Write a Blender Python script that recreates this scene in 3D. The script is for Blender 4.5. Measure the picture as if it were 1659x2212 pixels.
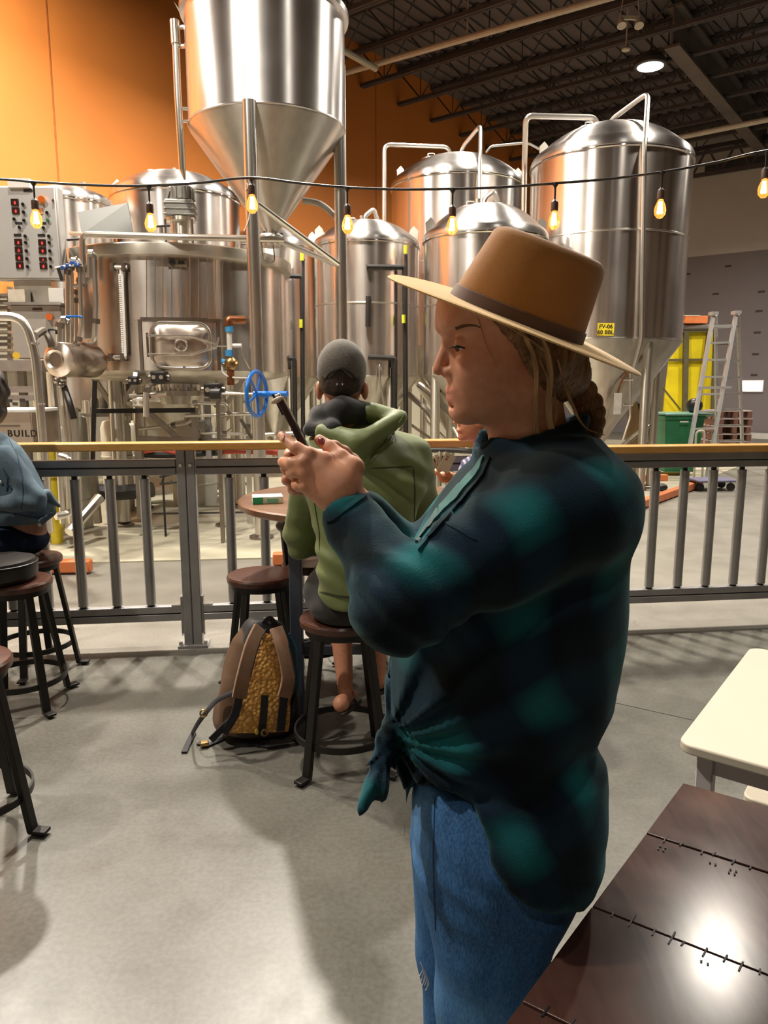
import bpy, bmesh, math, random
import numpy as np
from mathutils import Vector, Matrix, Quaternion, noise as mnoise

random.seed(7)
sc = bpy.context.scene
COL = sc.collection
for _o in list(bpy.data.objects):
    bpy.data.objects.remove(_o)

# ------------------------------------------------------------------ camera
F = 1600.0; CX = 829.5; CY = 1106.0; CAMH = 1.5
PITCH = math.atan(276.0 / F)
cd = bpy.data.cameras.new('camera'); cam = bpy.data.objects.new('camera', cd); COL.objects.link(cam)
cam.location = (0, 0, CAMH); cam.rotation_euler = (math.pi / 2 - PITCH, 0, 0)
cd.sensor_fit = 'VERTICAL'; cd.sensor_height = 36.0; cd.lens = F / 2212.0 * 36.0
cd.clip_start = 0.05; cd.clip_end = 200
sc.camera = cam

# ------------------------------------------------------------------ world + exposure
w = bpy.data.worlds.new('world'); sc.world = w; w.use_nodes = True
w.node_tree.nodes['Background'].inputs[0].default_value = (1.0, 0.86, 0.72, 1)
w.node_tree.nodes['Background'].inputs[1].default_value = 0.0
sc.view_settings.view_transform = 'Standard'; sc.view_settings.look = 'None'
sc.view_settings.gamma = 1.0; sc.view_settings.use_curve_mapping = False
sc.view_settings.exposure = 0.02
sc.cycles.sample_clamp_indirect = 4.0; sc.cycles.caustics_reflective = False; sc.cycles.caustics_refractive = False

# building axes: AX runs along the orange wall, BX is perpendicular to it
TH = math.radians(37.5)
AX = Vector((math.sin(TH), math.cos(TH), 0)); BX = Vector((-math.cos(TH), math.sin(TH), 0))
def ab(a, b, z=0.0): return AX * a + BX * b + Vector((0, 0, z))
CEIL = 8.5; WALL_B = 10.74; WALL_A = 23.3

def lamp_light(name, loc, watts, color=(1.0, 0.92, 0.80), size=0.34, spread=150):
    l = bpy.data.lights.new(name, 'AREA'); l.shape = 'DISK'; l.size = size
    l.energy = watts; l.color = color; l.spread = math.radians(spread)
    o = bpy.data.objects.new(name, l); COL.objects.link(o); o.location = loc
    return o
LAMPS = [(3.6, 8.7, 660, 'above the control cabinet'), (6.0, 5.9, 800, 'above the kettle with the manway'), (2.6, 4.4, 300, 'above the railing post'), (9.9, 5.6, 260, 'above the dark-tubed fermenters'),
         (9.6, 1.8, 330, 'above the white epoxy floor'), (15.5, 5.4, 300, 'above the tall labelled fermenter'), (15.5, 0.6, 330, 'above the yellow curtain frame'),
         (19.5, -1.5, 200, 'by the grey end wall'), (4.0, -0.6, 60, 'above the white table'), (-2.6, -2.2, 50, 'behind the dark plank table'),
         (-7.5, 4.5, 430, 'by the taproom end wall'), (-7.5, 0.0, 430, 'over the taproom bar'), (-7.5, -5.0, 430, 'over the taproom corner'), (-1.6, 4.9, 380, 'over the taproom beside the orange wall')]
LAMP_Z = 7.55
# the one lamp the photograph shows hangs above the tall fermenter; the others hang under the same roof outside the picture
LAMP_KEYS = ['control_cabinet', 'kettle', 'railing', 'dark_tube_fermenter', 'epoxy_floor', None, 'curtain_frame', 'end_wall', 'white_table', 'plank_table', 'taproom_end', 'taproom_bar', 'taproom_corner', 'taproom_side']
for (a_, b_, w_, _l), k_ in zip(LAMPS, LAMP_KEYS):
    lamp_light('high_bay_light' if k_ is None else k_ + '_high_bay_light_offscreen', ab(a_, b_, LAMP_Z - 0.03), w_, spread=95 if a_ < -2 else (178 if b_ > 8 else 150))

# ------------------------------------------------------------------ pixel helpers
CP, SP = math.cos(PITCH), math.sin(PITCH)
def ray(px, py):
    u = (px - CX) / F; v = (CY - py) / F
    return Vector((u, CP + v * SP, -SP + v * CP))
def at_y(px, py, y):
    d = ray(px, py); return Vector((0, 0, CAMH)) + d * (y / d.y)
def at_z(px, py, z):
    d = ray(px, py); return Vector((0, 0, CAMH)) + d * ((z - CAMH) / d.z)
def at_floor(px, py): return at_z(px, py, 0.0)

# ------------------------------------------------------------------ materials
MATS = {}
def new_mat(name):
    m = bpy.data.materials.new(name); m.use_nodes = True
    nt = m.node_tree; b = nt.nodes['Principled BSDF']
    return m, nt, b
def hexc(h):
    h = h.lstrip('#'); v = [int(h[i:i + 2], 16) / 255 for i in (0, 2, 4)]
    return tuple((c / 12.92 if c <= .04045 else ((c + .055) / 1.055) ** 2.4) for c in v)
def N(nt, kind, **kw):
    n = nt.nodes.new(kind)
    for k, v in kw.items(): setattr(n, k, v)
    return n
def coords(nt, scale=(1, 1, 1), kind='Object', rot=(0, 0, 0)):
    tc = N(nt, 'ShaderNodeTexCoord'); mp = N(nt, 'ShaderNodeMapping')
    mp.inputs['Scale'].default_value = scale; mp.inputs['Rotation'].default_value = rot
    nt.links.new(tc.outputs[kind], mp.inputs['Vector']); return mp.outputs['Vector']
def noise_n(nt, vec, scale=5, detail=4, rough=.55, dist=0):
    n = N(nt, 'ShaderNodeTexNoise'); n.inputs['Scale'].default_value = scale; n.inputs['Detail'].default_value = detail
    n.inputs['Roughness'].default_value = rough; n.inputs['Distortion'].default_value = dist
    if vec is not None: nt.links.new(vec, n.inputs['Vector'])
    return n.outputs['Fac']
def ramp(nt, fac, stops, interp='LINEAR'):
    r = N(nt, 'ShaderNodeValToRGB'); r.color_ramp.interpolation = interp
    el = r.color_ramp.elements
    while len(el) < len(stops): el.new(0.5)
    for e, (p, c) in zip(el, stops):
        e.position = p; e.color = tuple(c) + (1,) if len(c) == 3 else c
    nt.links.new(fac, r.inputs['Fac']); return r.outputs['Color']
def mixc(nt, fac, a, b, mode='MIX'):
    m = N(nt, 'ShaderNodeMix', data_type='RGBA', blend_type=mode)
    for s, v in ((m.inputs[0], fac), (m.inputs[6], a), (m.inputs[7], b)):
        if hasattr(v, 'links') or hasattr(v, 'is_linked'): nt.links.new(v, s)
        elif isinstance(v, (int, float)): s.default_value = v
        else: s.default_value = tuple(v) + (1,) if len(v) == 3 else v
    return m.outputs[2]
def math_n(nt, op, a, b=None):
    m = N(nt, 'ShaderNodeMath', operation=op)
    for i, v in enumerate((a, b)):
        if v is None: continue
        if isinstance(v, (int, float)): m.inputs[i].default_value = v
        else: nt.links.new(v, m.inputs[i])
    return m.outputs[0]
def bump(nt, b, height, strength=.2, dist=.01):
    n = N(nt, 'ShaderNodeBump'); n.inputs['Strength'].default_value = strength; n.inputs['Distance'].default_value = dist
    nt.links.new(height, n.inputs['Height']); nt.links.new(n.outputs['Normal'], b.inputs['Normal'])

def plain(name, col, rough=.5, metal=0.0, var=.12, scale=12, bmp=0.0, spec=.5, emit=None, coat=0, kind='Object', vs=(1, 1, 1)):
    if name in MATS: return MATS[name]
    m, nt, b = new_mat(name)
    if isinstance(col, str): col = hexc(col)
    v = coords(nt, vs, kind); f = noise_n(nt, v, scale, 4)
    lo = tuple(max(0, c * (1 - var)) for c in col); hi = tuple(min(1, c * (1 + var)) for c in col)
    nt.links.new(ramp(nt, f, [(.3, lo), (.7, hi)]), b.inputs['Base Color'])
    b.inputs['Roughness'].default_value = rough; b.inputs['Metallic'].default_value = metal
    b.inputs['Specular IOR Level'].default_value = spec; b.inputs['Coat Weight'].default_value = coat
    if bmp: bump(nt, b, noise_n(nt, v, scale * 6, 3), bmp, .004)
    if emit:
        b.inputs['Emission Color'].default_value = tuple(emit[0]) + (1,); b.inputs['Emission Strength'].default_value = emit[1]
    MATS[name] = m; return m

def steel(name, col=(.80, .735, .685), rough=.235, wav=.10, streak=True):
    if name in MATS: return MATS[name]
    m, nt, b = new_mat(name)
    v = coords(nt, (9, 9, .12)); f = noise_n(nt, v, 1.0, 1)
    nt.links.new(ramp(nt, f, [(.3, tuple(c * .88 for c in col)), (.7, tuple(min(1, c * 1.06) for c in col))]), b.inputs['Base Color'])
    b.inputs['Metallic'].default_value = 1
    v2 = coords(nt, (1, 1, 1)); f2 = noise_n(nt, v2, 2.2, 3)
    mr = N(nt, 'ShaderNodeMapRange'); nt.links.new(f2, mr.inputs[0])
    mr.inputs[3].default_value = rough * .8; mr.inputs[4].default_value = rough * 1.25
    nt.links.new(mr.outputs[0], b.inputs['Roughness'])
    b.inputs['Anisotropic'].default_value = .82; b.inputs['Anisotropic Rotation'].default_value = .25
    tg = N(nt, 'ShaderNodeTangent', direction_type='RADIAL', axis='Z'); nt.links.new(tg.outputs[0], b.inputs['Tangent'])
    MATS[name] = m; return m

def concrete(name, base, dark, gloss=.42, crack=True):
    m, nt, b = new_mat(name); v = coords(nt)
    f1 = noise_n(nt, v, .55, 6, .6, .6); f2 = noise_n(nt, v, 3.2, 5, .6); f3 = noise_n(nt, v, 60, 3)
    c = ramp(nt, f1, [(.3, dark), (.68, base)])
    c = mixc(nt, .28, c, ramp(nt, f2, [(.3, tuple(x * .75 for x in base)), (.7, tuple(min(1, x * 1.2) for x in base))]))
    if crack:
        vo = N(nt, 'ShaderNodeTexVoronoi', feature='DISTANCE_TO_EDGE'); vo.inputs['Scale'].default_value = .42
        vd = N(nt, 'ShaderNodeVectorMath', operation='ADD'); nt.links.new(v, vd.inputs[0])
        nz = N(nt, 'ShaderNodeTexNoise'); nz.inputs['Scale'].default_value = 2.5; nz.inputs['Detail'].default_value = 6; nt.links.new(v, nz.inputs['Vector'])
        sv = N(nt, 'ShaderNodeVectorMath', operation='SCALE'); sv.inputs['Scale'].default_value = .55
        nt.links.new(nz.outputs['Color'], sv.inputs[0]); nt.links.new(sv.outputs[0], vd.inputs[1])
        nt.links.new(vd.outputs[0], vo.inputs['Vector'])
        k = ramp(nt, vo.outputs['Distance'], [(.0, (1, 1, 1)), (.0022, (0, 0, 0))])
        gate = ramp(nt, noise_n(nt, v, .8, 2), [(.52, (0, 0, 0)), (.6, (.6, .6, .6))])
        k = mixc(nt, 1.0, k, gate, 'MULTIPLY')
        c = mixc(nt, k, c, (.09, .075, .06))
    c = mixc(nt, .05, c, ramp(nt, f3, [(.35, (.25, .22, .19)), (.65, (.85, .8, .72))]))
    nt.links.new(c, b.inputs['Base Color'])
    rr = ramp(nt, f2, [(.3, (gloss * .8,) * 3), (.7, (gloss * 1.25,) * 3)]); nt.links.new(rr, b.inputs['Roughness'])
    bump(nt, b, f3, .05, .004); MATS[name] = m; return m

def wood(name, c1, c2, scale=6, rough=.45, stretch=(1, 12, 1), coat=0.0, rot=(0, 0, 0)):
    if name in MATS: return MATS[name]
    m, nt, b = new_mat(name); v = coords(nt, stretch, rot=rot)
    f = noise_n(nt, v, scale, 5, .6, 1.2); f2 = noise_n(nt, coords(nt), 2.0, 3)
    c = ramp(nt, f, [(.3, c1), (.7, c2)]); c = mixc(nt, .35, c, ramp(nt, f2, [(.3, tuple(x * .6 for x in c1)), (.7, c2)]))
    nt.links.new(c, b.inputs['Base Color']); b.inputs['Roughness'].default_value = rough; b.inputs['Coat Weight'].default_value = coat
    b.inputs['Coat Roughness'].default_value = .2
    bump(nt, b, f, .08, .004); MATS[name] = m; return m

def emitter(name, col, strength):
    m, nt, b = new_mat(name); b.inputs['Base Color'].default_value = tuple(col) + (1,)
    b.inputs['Emission Color'].default_value = tuple(col) + (1,); b.inputs['Emission Strength'].default_value = strength
    MATS[name] = m; return m

M_steel = steel('brushed_stainless'); M_steel2 = steel('polished_stainless', (.70, .66, .62), .14, .0)
M_dome = steel('dome_stainless', (.70, .67, .65), .30, .0)
M_cone = steel('satin_stainless', (.60, .56, .49), .36, .04)
M_pipe = plain('pipe_stainless', (.74, .70, .64), .30, 1.0, .06, 4)
M_dkpipe = plain('dark_fitting_steel', (.28, .25, .22), .35, 1.0, .2, 6)
M_black = plain('black_rubber', (.016, .014, .013), .45, 0, .2, 8)
M_blackmetal = plain('black_powder_coat', (.011, .009, .008), .42, 0, .2, 10, spec=.35)
M_strut = plain('galvanised_strut', (.34, .33, .33), .42, .5, .16, 5)
M_baluster = plain('grey_tube_steel', (.36, .35, .34), .38, .6, .12, 5)
M_white = plain('white_paint', (.80, .77, .72), .45, 0, .05, 5)
M_red = plain('red_plastic', (.55, .05, .03), .4, 0, .1, 8)
M_blue = plain('blue_enamel', (.010, .16, .62), .28, 0, .12, 8, coat=.3)
M_bluepl = plain('pale_blue_plastic', (.05, .30, .62), .4, 0, .1, 8)
M_yellow = plain('yellow_vinyl', (.78, .62, .01), .5, 0, .1, 3)
M_orange_p = plain('orange_paint', (.66, .19, .06), .5, 0, .12, 6)
M_green = plain('green_plastic', (.02, .17, .07), .42, 0, .15, 6)
M_brass = plain('aged_brass', (.38, .24, .10), .35, 1.0, .25, 20)
M_copper = plain('copper_pipe', (.36, .15, .075), .35, 1.0, .25, 16)
M_glass_clear = plain('clear_tube', (.75, .68, .62), .15, 0, .05, 5)

# ------------------------------------------------------------------ mesh builder
WM = {}
class MB:
    def __init__(s): s.v = []; s.f = []
    def add(s, vs, fs):
        o = len(s.v); s.v += [Vector(p) for p in vs]; s.f += [tuple(i + o for i in f) for f in fs]; return s
    def box(s, c, size, rot=None, taper=None):
        c = Vector(c); hx, hy, hz = (x / 2 for x in size)
        P = [Vector((x * hx, y * hy, z * hz)) for z in (-1, 1) for y in (-1, 1) for x in (-1, 1)]
        if taper: P = [Vector((p.x * (taper if p.z > 0 else 1), p.y * (taper if p.z > 0 else 1), p.z)) for p in P]
        if rot is not None:
            R = rot if isinstance(rot, Matrix) else Matrix.Rotation(rot, 3, 'Z'); P = [R @ p for p in P]
        return s.add([p + c for p in P], [(0, 2, 3, 1), (4, 5, 7, 6), (0, 1, 5, 4), (2, 6, 7, 3), (0, 4, 6, 2), (1, 3, 7, 5)])
    def bar(s, p0, p1, wd, dp, up=(0, 0, 1)):
        p0, p1 = Vector(p0), Vector(p1); d = (p1 - p0); L = d.length; d.normalize(); up = Vector(up)
        if abs(d.dot(up)) > .98: up = Vector((0, 1, 0))
        x = d.cross(up).normalized(); y = x.cross(d).normalized()
        R = Matrix((x, y, d)).transposed()
        return s.box((p0 + p1) / 2, (wd, dp, L), R)
    def cyl(s, p0, p1, r0, r1=None, n=16, caps=True):
        p0, p1 = Vector(p0), Vector(p1); r1 = r0 if r1 is None else r1
        d = (p1 - p0).normalized(); a = d.orthogonal().normalized(); b = d.cross(a)
        vs = []; fs = []
        for p, r in ((p0, r0), (p1, r1)):
            for i in range(n):
                t = 2 * math.pi * i / n; vs.append(p + (a * math.cos(t) + b * math.sin(t)) * r)
        for i in range(n): fs.append((i, (i + 1) % n, n + (i + 1) % n, n + i))
        if caps: fs += [tuple(range(n))[::-1], tuple(range(n, 2 * n))]
        return s.add(vs, fs)
    def tube(s, pts, r, n=8, closed=False, radii=None, caps=True, flat=None):
        P = [Vector(p) for p in pts]; m = len(P); vs = []; fs = []
        def tan(i):
            a = P[(i - 1) % m] if (closed or i > 0) else P[i]; b = P[(i + 1) % m] if (closed or i < m - 1) else P[i]
            t = (b - a); return t.normalized() if t.length > 1e-9 else Vector((0, 0, 1))
        t0 = tan(0); x = t0.orthogonal().normalized(); prev = t0
        for i in range(m):
            t = tan(i); q = prev.rotation_difference(t); x = (q @ x); x = (x - t * x.dot(t)).normalized(); prev = t
            y = t.cross(x); rr = radii[i] if radii else r
            for k in range(n):
                a = 2 * math.pi * k / n; fl = flat or 1.0
                vs.append(P[i] + x * (math.cos(a) * rr) + y * (math.sin(a) * rr * fl))
        for i in range(m if closed else m - 1):
            j = (i + 1) % m
            for k in range(n): fs.append((i * n + k, i * n + (k + 1) % n, j * n + (k + 1) % n, j * n + k))
        if not closed and caps: fs += [tuple(range(n))[::-1], tuple(range((m - 1) * n, m * n))]
        return s.add(vs, fs)
    def lathe(s, prof, c=(0, 0, 0), n=48, M=None, caps=True):
        c = Vector(c); vs = []; fs = []; m = len(prof)
        for (r, z) in prof:
            for i in range(n):
                t = 2 * math.pi * i / n; p = Vector((r * math.cos(t), r * math.sin(t), z))
                vs.append((M @ p if M is not None else p) + c)
        for j in range(m - 1):
            for i in range(n): fs.append((j * n + i, j * n + (i + 1) % n, (j + 1) * n + (i + 1) % n, (j + 1) * n + i))
        if caps:
            if prof[0][0] > 1e-6: fs.append(tuple(range(n))[::-1])
            if prof[-1][0] > 1e-6: fs.append(tuple(range((m - 1) * n, m * n)))
        return s.add(vs, fs)
    def prism(s, poly, d, M=None):
        """poly: list of 2D/3D points; d: extrusion vector"""
        P = [Vector((p[0], p[1], p[2] if len(p) > 2 else 0)) for p in poly]; d = Vector(d); n = len(P)
        vs = P + [p + d for p in P]
        if M is not None: vs = [M @ p for p in vs]
        return s.add(vs, [tuple(range(n))[::-1], tuple(range(n, 2 * n))] + [(i, (i + 1) % n, n + (i + 1) % n, n + i) for i in range(n)])
    def ell(s, c, r, n=14, m=9, R=None):
        c = Vector(c); vs = []; fs = []
        if isinstance(r, (int, float)): r = (r, r, r)
        for j in range(m + 1):
            ph = math.pi * j / m
            for i in range(n):
                t = 2 * math.pi * i / n
                p = Vector((r[0] * math.sin(ph) * math.cos(t), r[1] * math.sin(ph) * math.sin(t), r[2] * math.cos(ph)))
                vs.append((R @ p if R is not None else p) + c)
        for j in range(m):
            for i in range(n): fs.append((j * n + i, (j + 1) * n + i, (j + 1) * n + (i + 1) % n, j * n + (i + 1) % n))
        return s.add(vs, fs)
    def ring(s, c, R, r, n=40, k=8, axis=(0, 0, 1)):
        ax = Vector(axis).normalized(); a = ax.orthogonal().normalized(); b = ax.cross(a); c = Vector(c)
        return s.tube([c + (a * math.cos(2 * math.pi * i / n) + b * math.sin(2 * math.pi * i / n)) * R for i in range(n)], r, k, True)
    def grid(s, fn, nu, nv, close_u=False):
        vs = [fn(i / (nu if close_u else nu - 1), j / (nv - 1)) for j in range(nv) for i in range(nu)]
        fs = [(j * nu + i, j * nu + (i + 1) % nu, (j + 1) * nu + (i + 1) % nu, (j + 1) * nu + i) for j in range(nv - 1) for i in range(nu if close_u else nu - 1)]
        return s.add(vs, fs)
    def build(s, name, mat, parent=None, world=True, smooth=35, bevel=0, segs=2, recalc=True):
        me = bpy.data.meshes.new(name)
        vs = s.v
        Mp = WM.get(parent) if parent is not None else None
        if parent is not None and world and Mp is not None:
            inv = Mp.inverted(); vs = [inv @ p for p in vs]
        me.from_pydata([tuple(p) for p in vs], [], s.f)
        bm = bmesh.new(); bm.from_mesh(me)
        bmesh.ops.remove_doubles(bm, verts=bm.verts, dist=1e-6)
        if recalc: bmesh.ops.recalc_face_normals(bm, faces=bm.faces)
        bm.to_mesh(me); bm.free()
        if smooth:
            me.polygons.foreach_set('use_smooth', [True] * len(me.polygons)); me.set_sharp_from_angle(angle=math.radians(smooth))
        if mat is not None: me.materials.append(mat)
        o = bpy.data.objects.new(name, me); COL.objects.link(o)
        if parent is not None: o.parent = parent; WM[o] = Mp if Mp is not None else Matrix.Identity(4)
        else: WM[o] = Matrix.Identity(4)
        if bevel:
            bv = o.modifiers.new('bevel', 'BEVEL'); bv.width = bevel; bv.segments = segs; bv.limit_method = 'ANGLE'; bv.angle_limit = math.radians(40)
        return o

def tag(o, label, cat, group=None):
    o['label'] = label; o['category'] = cat
    if group: o['group'] = group
    return o
def thing(name, label, cat, loc=(0, 0, 0), rz=0.0, group=None):
    o = bpy.data.objects.new(name, None); COL.objects.link(o); o.empty_display_size = .1
    o.location = loc; o.rotation_euler = (0, 0, rz)
    WM[o] = Matrix.Translation(Vector(loc)) @ Matrix.Rotation(rz, 4, 'Z')
    return tag(o, label, cat, group)
def struct(o): o['kind'] = 'structure'; return o
def dup(root, loc, rz, label=None, group=None):
    r = root.copy(); COL.objects.link(r); r.location = loc; r.rotation_euler = (0, 0, rz)
    WM[r] = Matrix.Translation(Vector(loc)) @ Matrix.Rotation(rz, 4, 'Z')
    if label: r['label'] = label
    if group: r['group'] = group
    def rec(src, dst):
        for ch in list(src.children):
            c = ch.copy(); COL.objects.link(c); c.parent = dst; WM[c] = WM[r]; rec(ch, c)
    rec(root, r)
    return r
def text_mesh(body, size, mat, name, parent, M, depth=.002, bold=False, spacing=1.0):
    cu = bpy.data.curves.new('txt', 'FONT'); cu.body = body; cu.size = size; cu.extrude = depth
    cu.align_x = 'CENTER'; cu.align_y = 'CENTER'; cu.space_character = spacing
    if bold: cu.offset = size * .02
    t = bpy.data.objects.new('txt', cu); COL.objects.link(t)
    bpy.context.view_layer.update()
    me = bpy.data.meshes.new_from_object(t); bpy.data.objects.remove(t)
    inv = WM[parent].inverted() if parent is not None else Matrix.Identity(4)
    me.transform(inv @ M); me.materials.append(mat); me.name = name
    o = bpy.data.objects.new(name, me); COL.objects.link(o); o.parent = parent; WM[o] = WM.get(parent, Matrix.Identity(4))
    return o
def arc_pts(c, R, a0, a1, n, z=0.0):
    return [Vector((c[0] + R * math.cos(a0 + (a1 - a0) * i / (n - 1)), c[1] + R * math.sin(a0 + (a1 - a0) * i / (n - 1)), z)) for i in range(n)]
def fillet(pts, r, n=5):
    """round the corners of a 3D polyline"""
    P = [Vector(p) for p in pts]; out = [P[0]]
    for i in range(1, len(P) - 1):
        a, b, c = P[i - 1], P[i], P[i + 1]
        d1 = (a - b); d2 = (c - b); k = min(r, d1.length * .45, d2.length * .45)
        p = b + d1.normalized() * k; q = b + d2.normalized() * k
        for j in range(n + 1):
            t = j / n; out.append((1 - t) ** 2 * p + 2 * t * (1 - t) * b + t * t * q)
    out.append(P[-1]); return out
def smooth_path(pts, n=8):
    """Catmull-Rom through points"""
    P = [Vector(p) for p in pts]; out = []
    for i in range(len(P) - 1):
        p0 = P[max(i - 1, 0)]; p1 = P[i]; p2 = P[i + 1]; p3 = P[min(i + 2, len(P) - 1)]
        for j in range(n):
            t = j / n; out.append(.5 * ((2 * p1) + (p2 - p0) * t + (2 * p0 - 5 * p1 + 4 * p2 - p3) * t * t + (3 * p1 - p0 - 3 * p2 + p3) * t ** 3))
    out.append(P[-1]); return out
# ================================================================== building shell
def plane(name, pts, mat, uvs=None):
    o = MB().add(pts, [tuple(range(len(pts)))]).build(name, mat, smooth=0, recalc=False); return struct(o)

M_floor = concrete('taproom_concrete', (.112, .108, .090), (.072, .069, .058), .34)
M_floor2 = concrete('brewery_concrete', (.195, .178, .148), (.15, .137, .113), .5)
M_pad = concrete('white_epoxy', (.56, .52, .40), (.42, .385, .27), .38, crack=False)
# rail line
RP0 = Vector((-1.107, 4.13, 0)); RD = Vector((math.cos(math.radians(7.1)), math.sin(math.radians(7.1)), 0)); RN = Vector((RD.y, -RD.x, 0))
e0 = RP0 + RN * .08
L0 = e0 - RD * 9; L1 = e0 + RD * 22
def slab(name, poly, mat, z=0.0, th=.12):
    m = MB().prism([(p[0], p[1], z - th) for p in poly], (0, 0, th)); return struct(m.build(name, mat, smooth=0))
slab('floor', [L0, (-12, L0.y, 0), (-12, -9, 0), (L1.x, -9, 0), L1], M_floor)
slab('floor_brewery', [L0, L1, (30, 30, 0), (-14, 30, 0), (-14, L0.y, 0)], M_floor2)
# control joints sawn in the taproom slab (thin dark recess strips)
M_joint = plain('joint_dark', (.06, .05, .045), .8)
for i, (p, q) in enumerate([((1300, 1512), (1659, 1592))]):
    a = at_floor(*p); b = at_floor(*q); d = (b - a).normalized()
    o = MB().bar(a - d * .6 + Vector((0, 0, .0005)), b + d * 2 + Vector((0, 0, .0005)), .004, .002).build('trim_%d' % (i + 1), M_joint); struct(o)

# white epoxy pad behind the rail with its orange painted kerb
k0 = at_floor(1352, 1112); k1 = at_floor(1512, 1052); kd = AX.copy()
padF = Vector((1.15, 6.55, 0)); padR = padF + AX * 14
pad_poly = [padF, padR, padR + BX * 9, Vector((-9, 14, 0)), Vector((-9, 5.35, 0))]
slab('floor_epoxy', pad_poly, M_pad, z=.012, th=.012)
def kerb(p, q, label, wd=.10, h=.10):
    p = Vector(p); q = Vector(q); t = thing('floor_kerb', label, 'kerb', (p + q) / 2, 0)
    MB().bar(p + Vector((0, 0, .012 + h / 2)), q + Vector((0, 0, .012 + h / 2)), wd, h).build('kerb_block', M_orange_p, t, bevel=.012)
kerb(at_floor(1300, 1130), at_floor(1512, 1052), 'long orange painted kerb beside the tall fermenter')
kerb(at_floor(1340, 1042), at_floor(1440, 1040), 'short orange kerb behind the long kerb')
kerb(at_floor(60, 1240), at_floor(198, 1238), 'orange painted kerb block behind the occupied left stool')
kerb(at_floor(590, 1222), at_floor(700, 1220), 'orange painted kerb block behind the round table')

# walls
RA0 = Matrix((-BX, AX, Vector((0, 0, 1)))).transposed()
def wallmat(name, c1, c2, rough=.6):
    m, nt, b = new_mat(name); v = coords(nt)
    nt.links.new(ramp(nt, noise_n(nt, v, .7, 5), [(.3, c1), (.7, c2)]), b.inputs['Base Color']); b.inputs['Roughness'].default_value = rough
    bump(nt, b, noise_n(nt, v, 40, 3), .06, .004); MATS[name] = m; return m
M_orangewall = wallmat('orange_wall_paint', (.64, .198, .034), (.70, .228, .042))
M_wwall = wallmat('white_wall_paint', (.52, .49, .46), (.60, .57, .53)); M_gwall = wallmat('grey_wall_paint', (.215, .19, .20), (.25, .22, .225))
def wall(name, p, q, z0, z1, mat, th=.2, inward=None):
    p = Vector(p); q = Vector(q); d = (q - p).normalized(); n = Vector((d.y, -d.x, 0)) if inward is None else -inward
    o = MB().prism([p + Vector((0, 0, z0)), q + Vector((0, 0, z0)), q + n * th + Vector((0, 0, z0)), p + n * th + Vector((0, 0, z0))], (0, 0, z1 - z0)).build(name, mat, smooth=0)
    return struct(o)
wall('wall_left', ab(-12, WALL_B), ab(WALL_A + .2, WALL_B), 2.7, CEIL + .2, M_orangewall, inward=-BX)
wall('wall_left_lower', ab(-12, WALL_B), ab(WALL_A + .2, WALL_B), -.1, 2.7, wallmat('cream_wall_paint', (.50, .46, .36), (.58, .53, .42)), inward=-BX)
ZB = 5.15
wall('wall_right', ab(WALL_A, WALL_B), ab(WALL_A, -14), -.1, ZB, M_gwall, inward=-AX)
wall('wall_right_upper', ab(WALL_A, WALL_B), ab(WALL_A, -14), ZB, CEIL + .2, M_wwall, inward=-AX)
# taproom walls behind and beside the camera
wall('wall_back', ab(-12, 12), ab(-12, -14), -.1, CEIL + .2, wallmat('taproom_wall_paint', (.72, .60, .48), (.78, .66, .53)), inward=AX)
wall('wall_front', ab(-12, -14), ab(WALL_A, -14), -.1, CEIL + .2, wallmat('taproom_wall_paint_grey', (.62, .55, .47), (.68, .60, .51)), inward=BX)
M_reflband = plain('reflection_band_dark', (.035, .03, .028), .6)  # unseen dark strips added to put dark bands into the tank reflections
for i_, b_ in enumerate((9.5, 6.4, 4.6, 1.9, -.6, -2.2, -4.8, -8.0, -11.0)):
    struct(MB().box(ab(-11.85, b_, 4.2), ((.5, 1.1, .35, .8, .3, 1.2, .4, 1.0, .6)[i_], .3, 8.6), RA0).build('trim_%d' % (10 + i_), M_reflband))
for i_, a_ in enumerate((-9.5, -6.8, -3.2, 0.5, 3.6, 8.0, 12.5, 17.0)):
    struct(MB().box(ab(a_, -13.85, 4.2), (.3, (.8, .4, 1.2, .5, .9, .6, 1.2, .8)[i_], 8.6), RA0).build('trim_%d' % (20 + i_), M_reflband))
# panel joints + tie holes on the grey wall
wr = [o for o in bpy.data.objects if o.name == 'wall_right'][0]; wru = [o for o in bpy.data.objects if o.name == 'wall_right_upper'][0]
WM[wr] = Matrix.Identity(4); WM[wru] = Matrix.Identity(4)
for b_ in (-1.2, 3.4):
    MB().box(ab(WALL_A - .004, b_, (ZB + CEIL) / 2), (.03, .012, CEIL - ZB), -TH).build('panel_joint', plain('joint_grey', (.30, .28, .27), .7), wru)
mb_tie = plain('tie_hole_dark', (.06, .05, .05), .7)
for px, py in [(1546, 635), (1645, 630), (1640, 672), (1636, 718), (1632, 765), (1629, 810), (1573, 575), (1485, 592), (1545, 800)]:
    d = ray(px, py); o = Vector((0, 0, CAMH)); t = WALL_A / d.dot(AX); p = o + d * t
    MB().box(p - AX * .004, (.17, .02, .05), Matrix.Rotation(TH - math.pi / 2 + math.pi / 2, 3, 'Z') if False else Matrix((-BX, AX, Vector((0, 0, 1)))).transposed()).build('tie_plate', mb_tie, wr)
def on_wall_a(px, py, off=0.0):
    d = ray(px, py); t = (WALL_A - off) / d.dot(AX); return Vector((0, 0, CAMH)) + d * t
RA = Matrix((-BX, AX, Vector((0, 0, 1)))).transposed()
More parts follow.
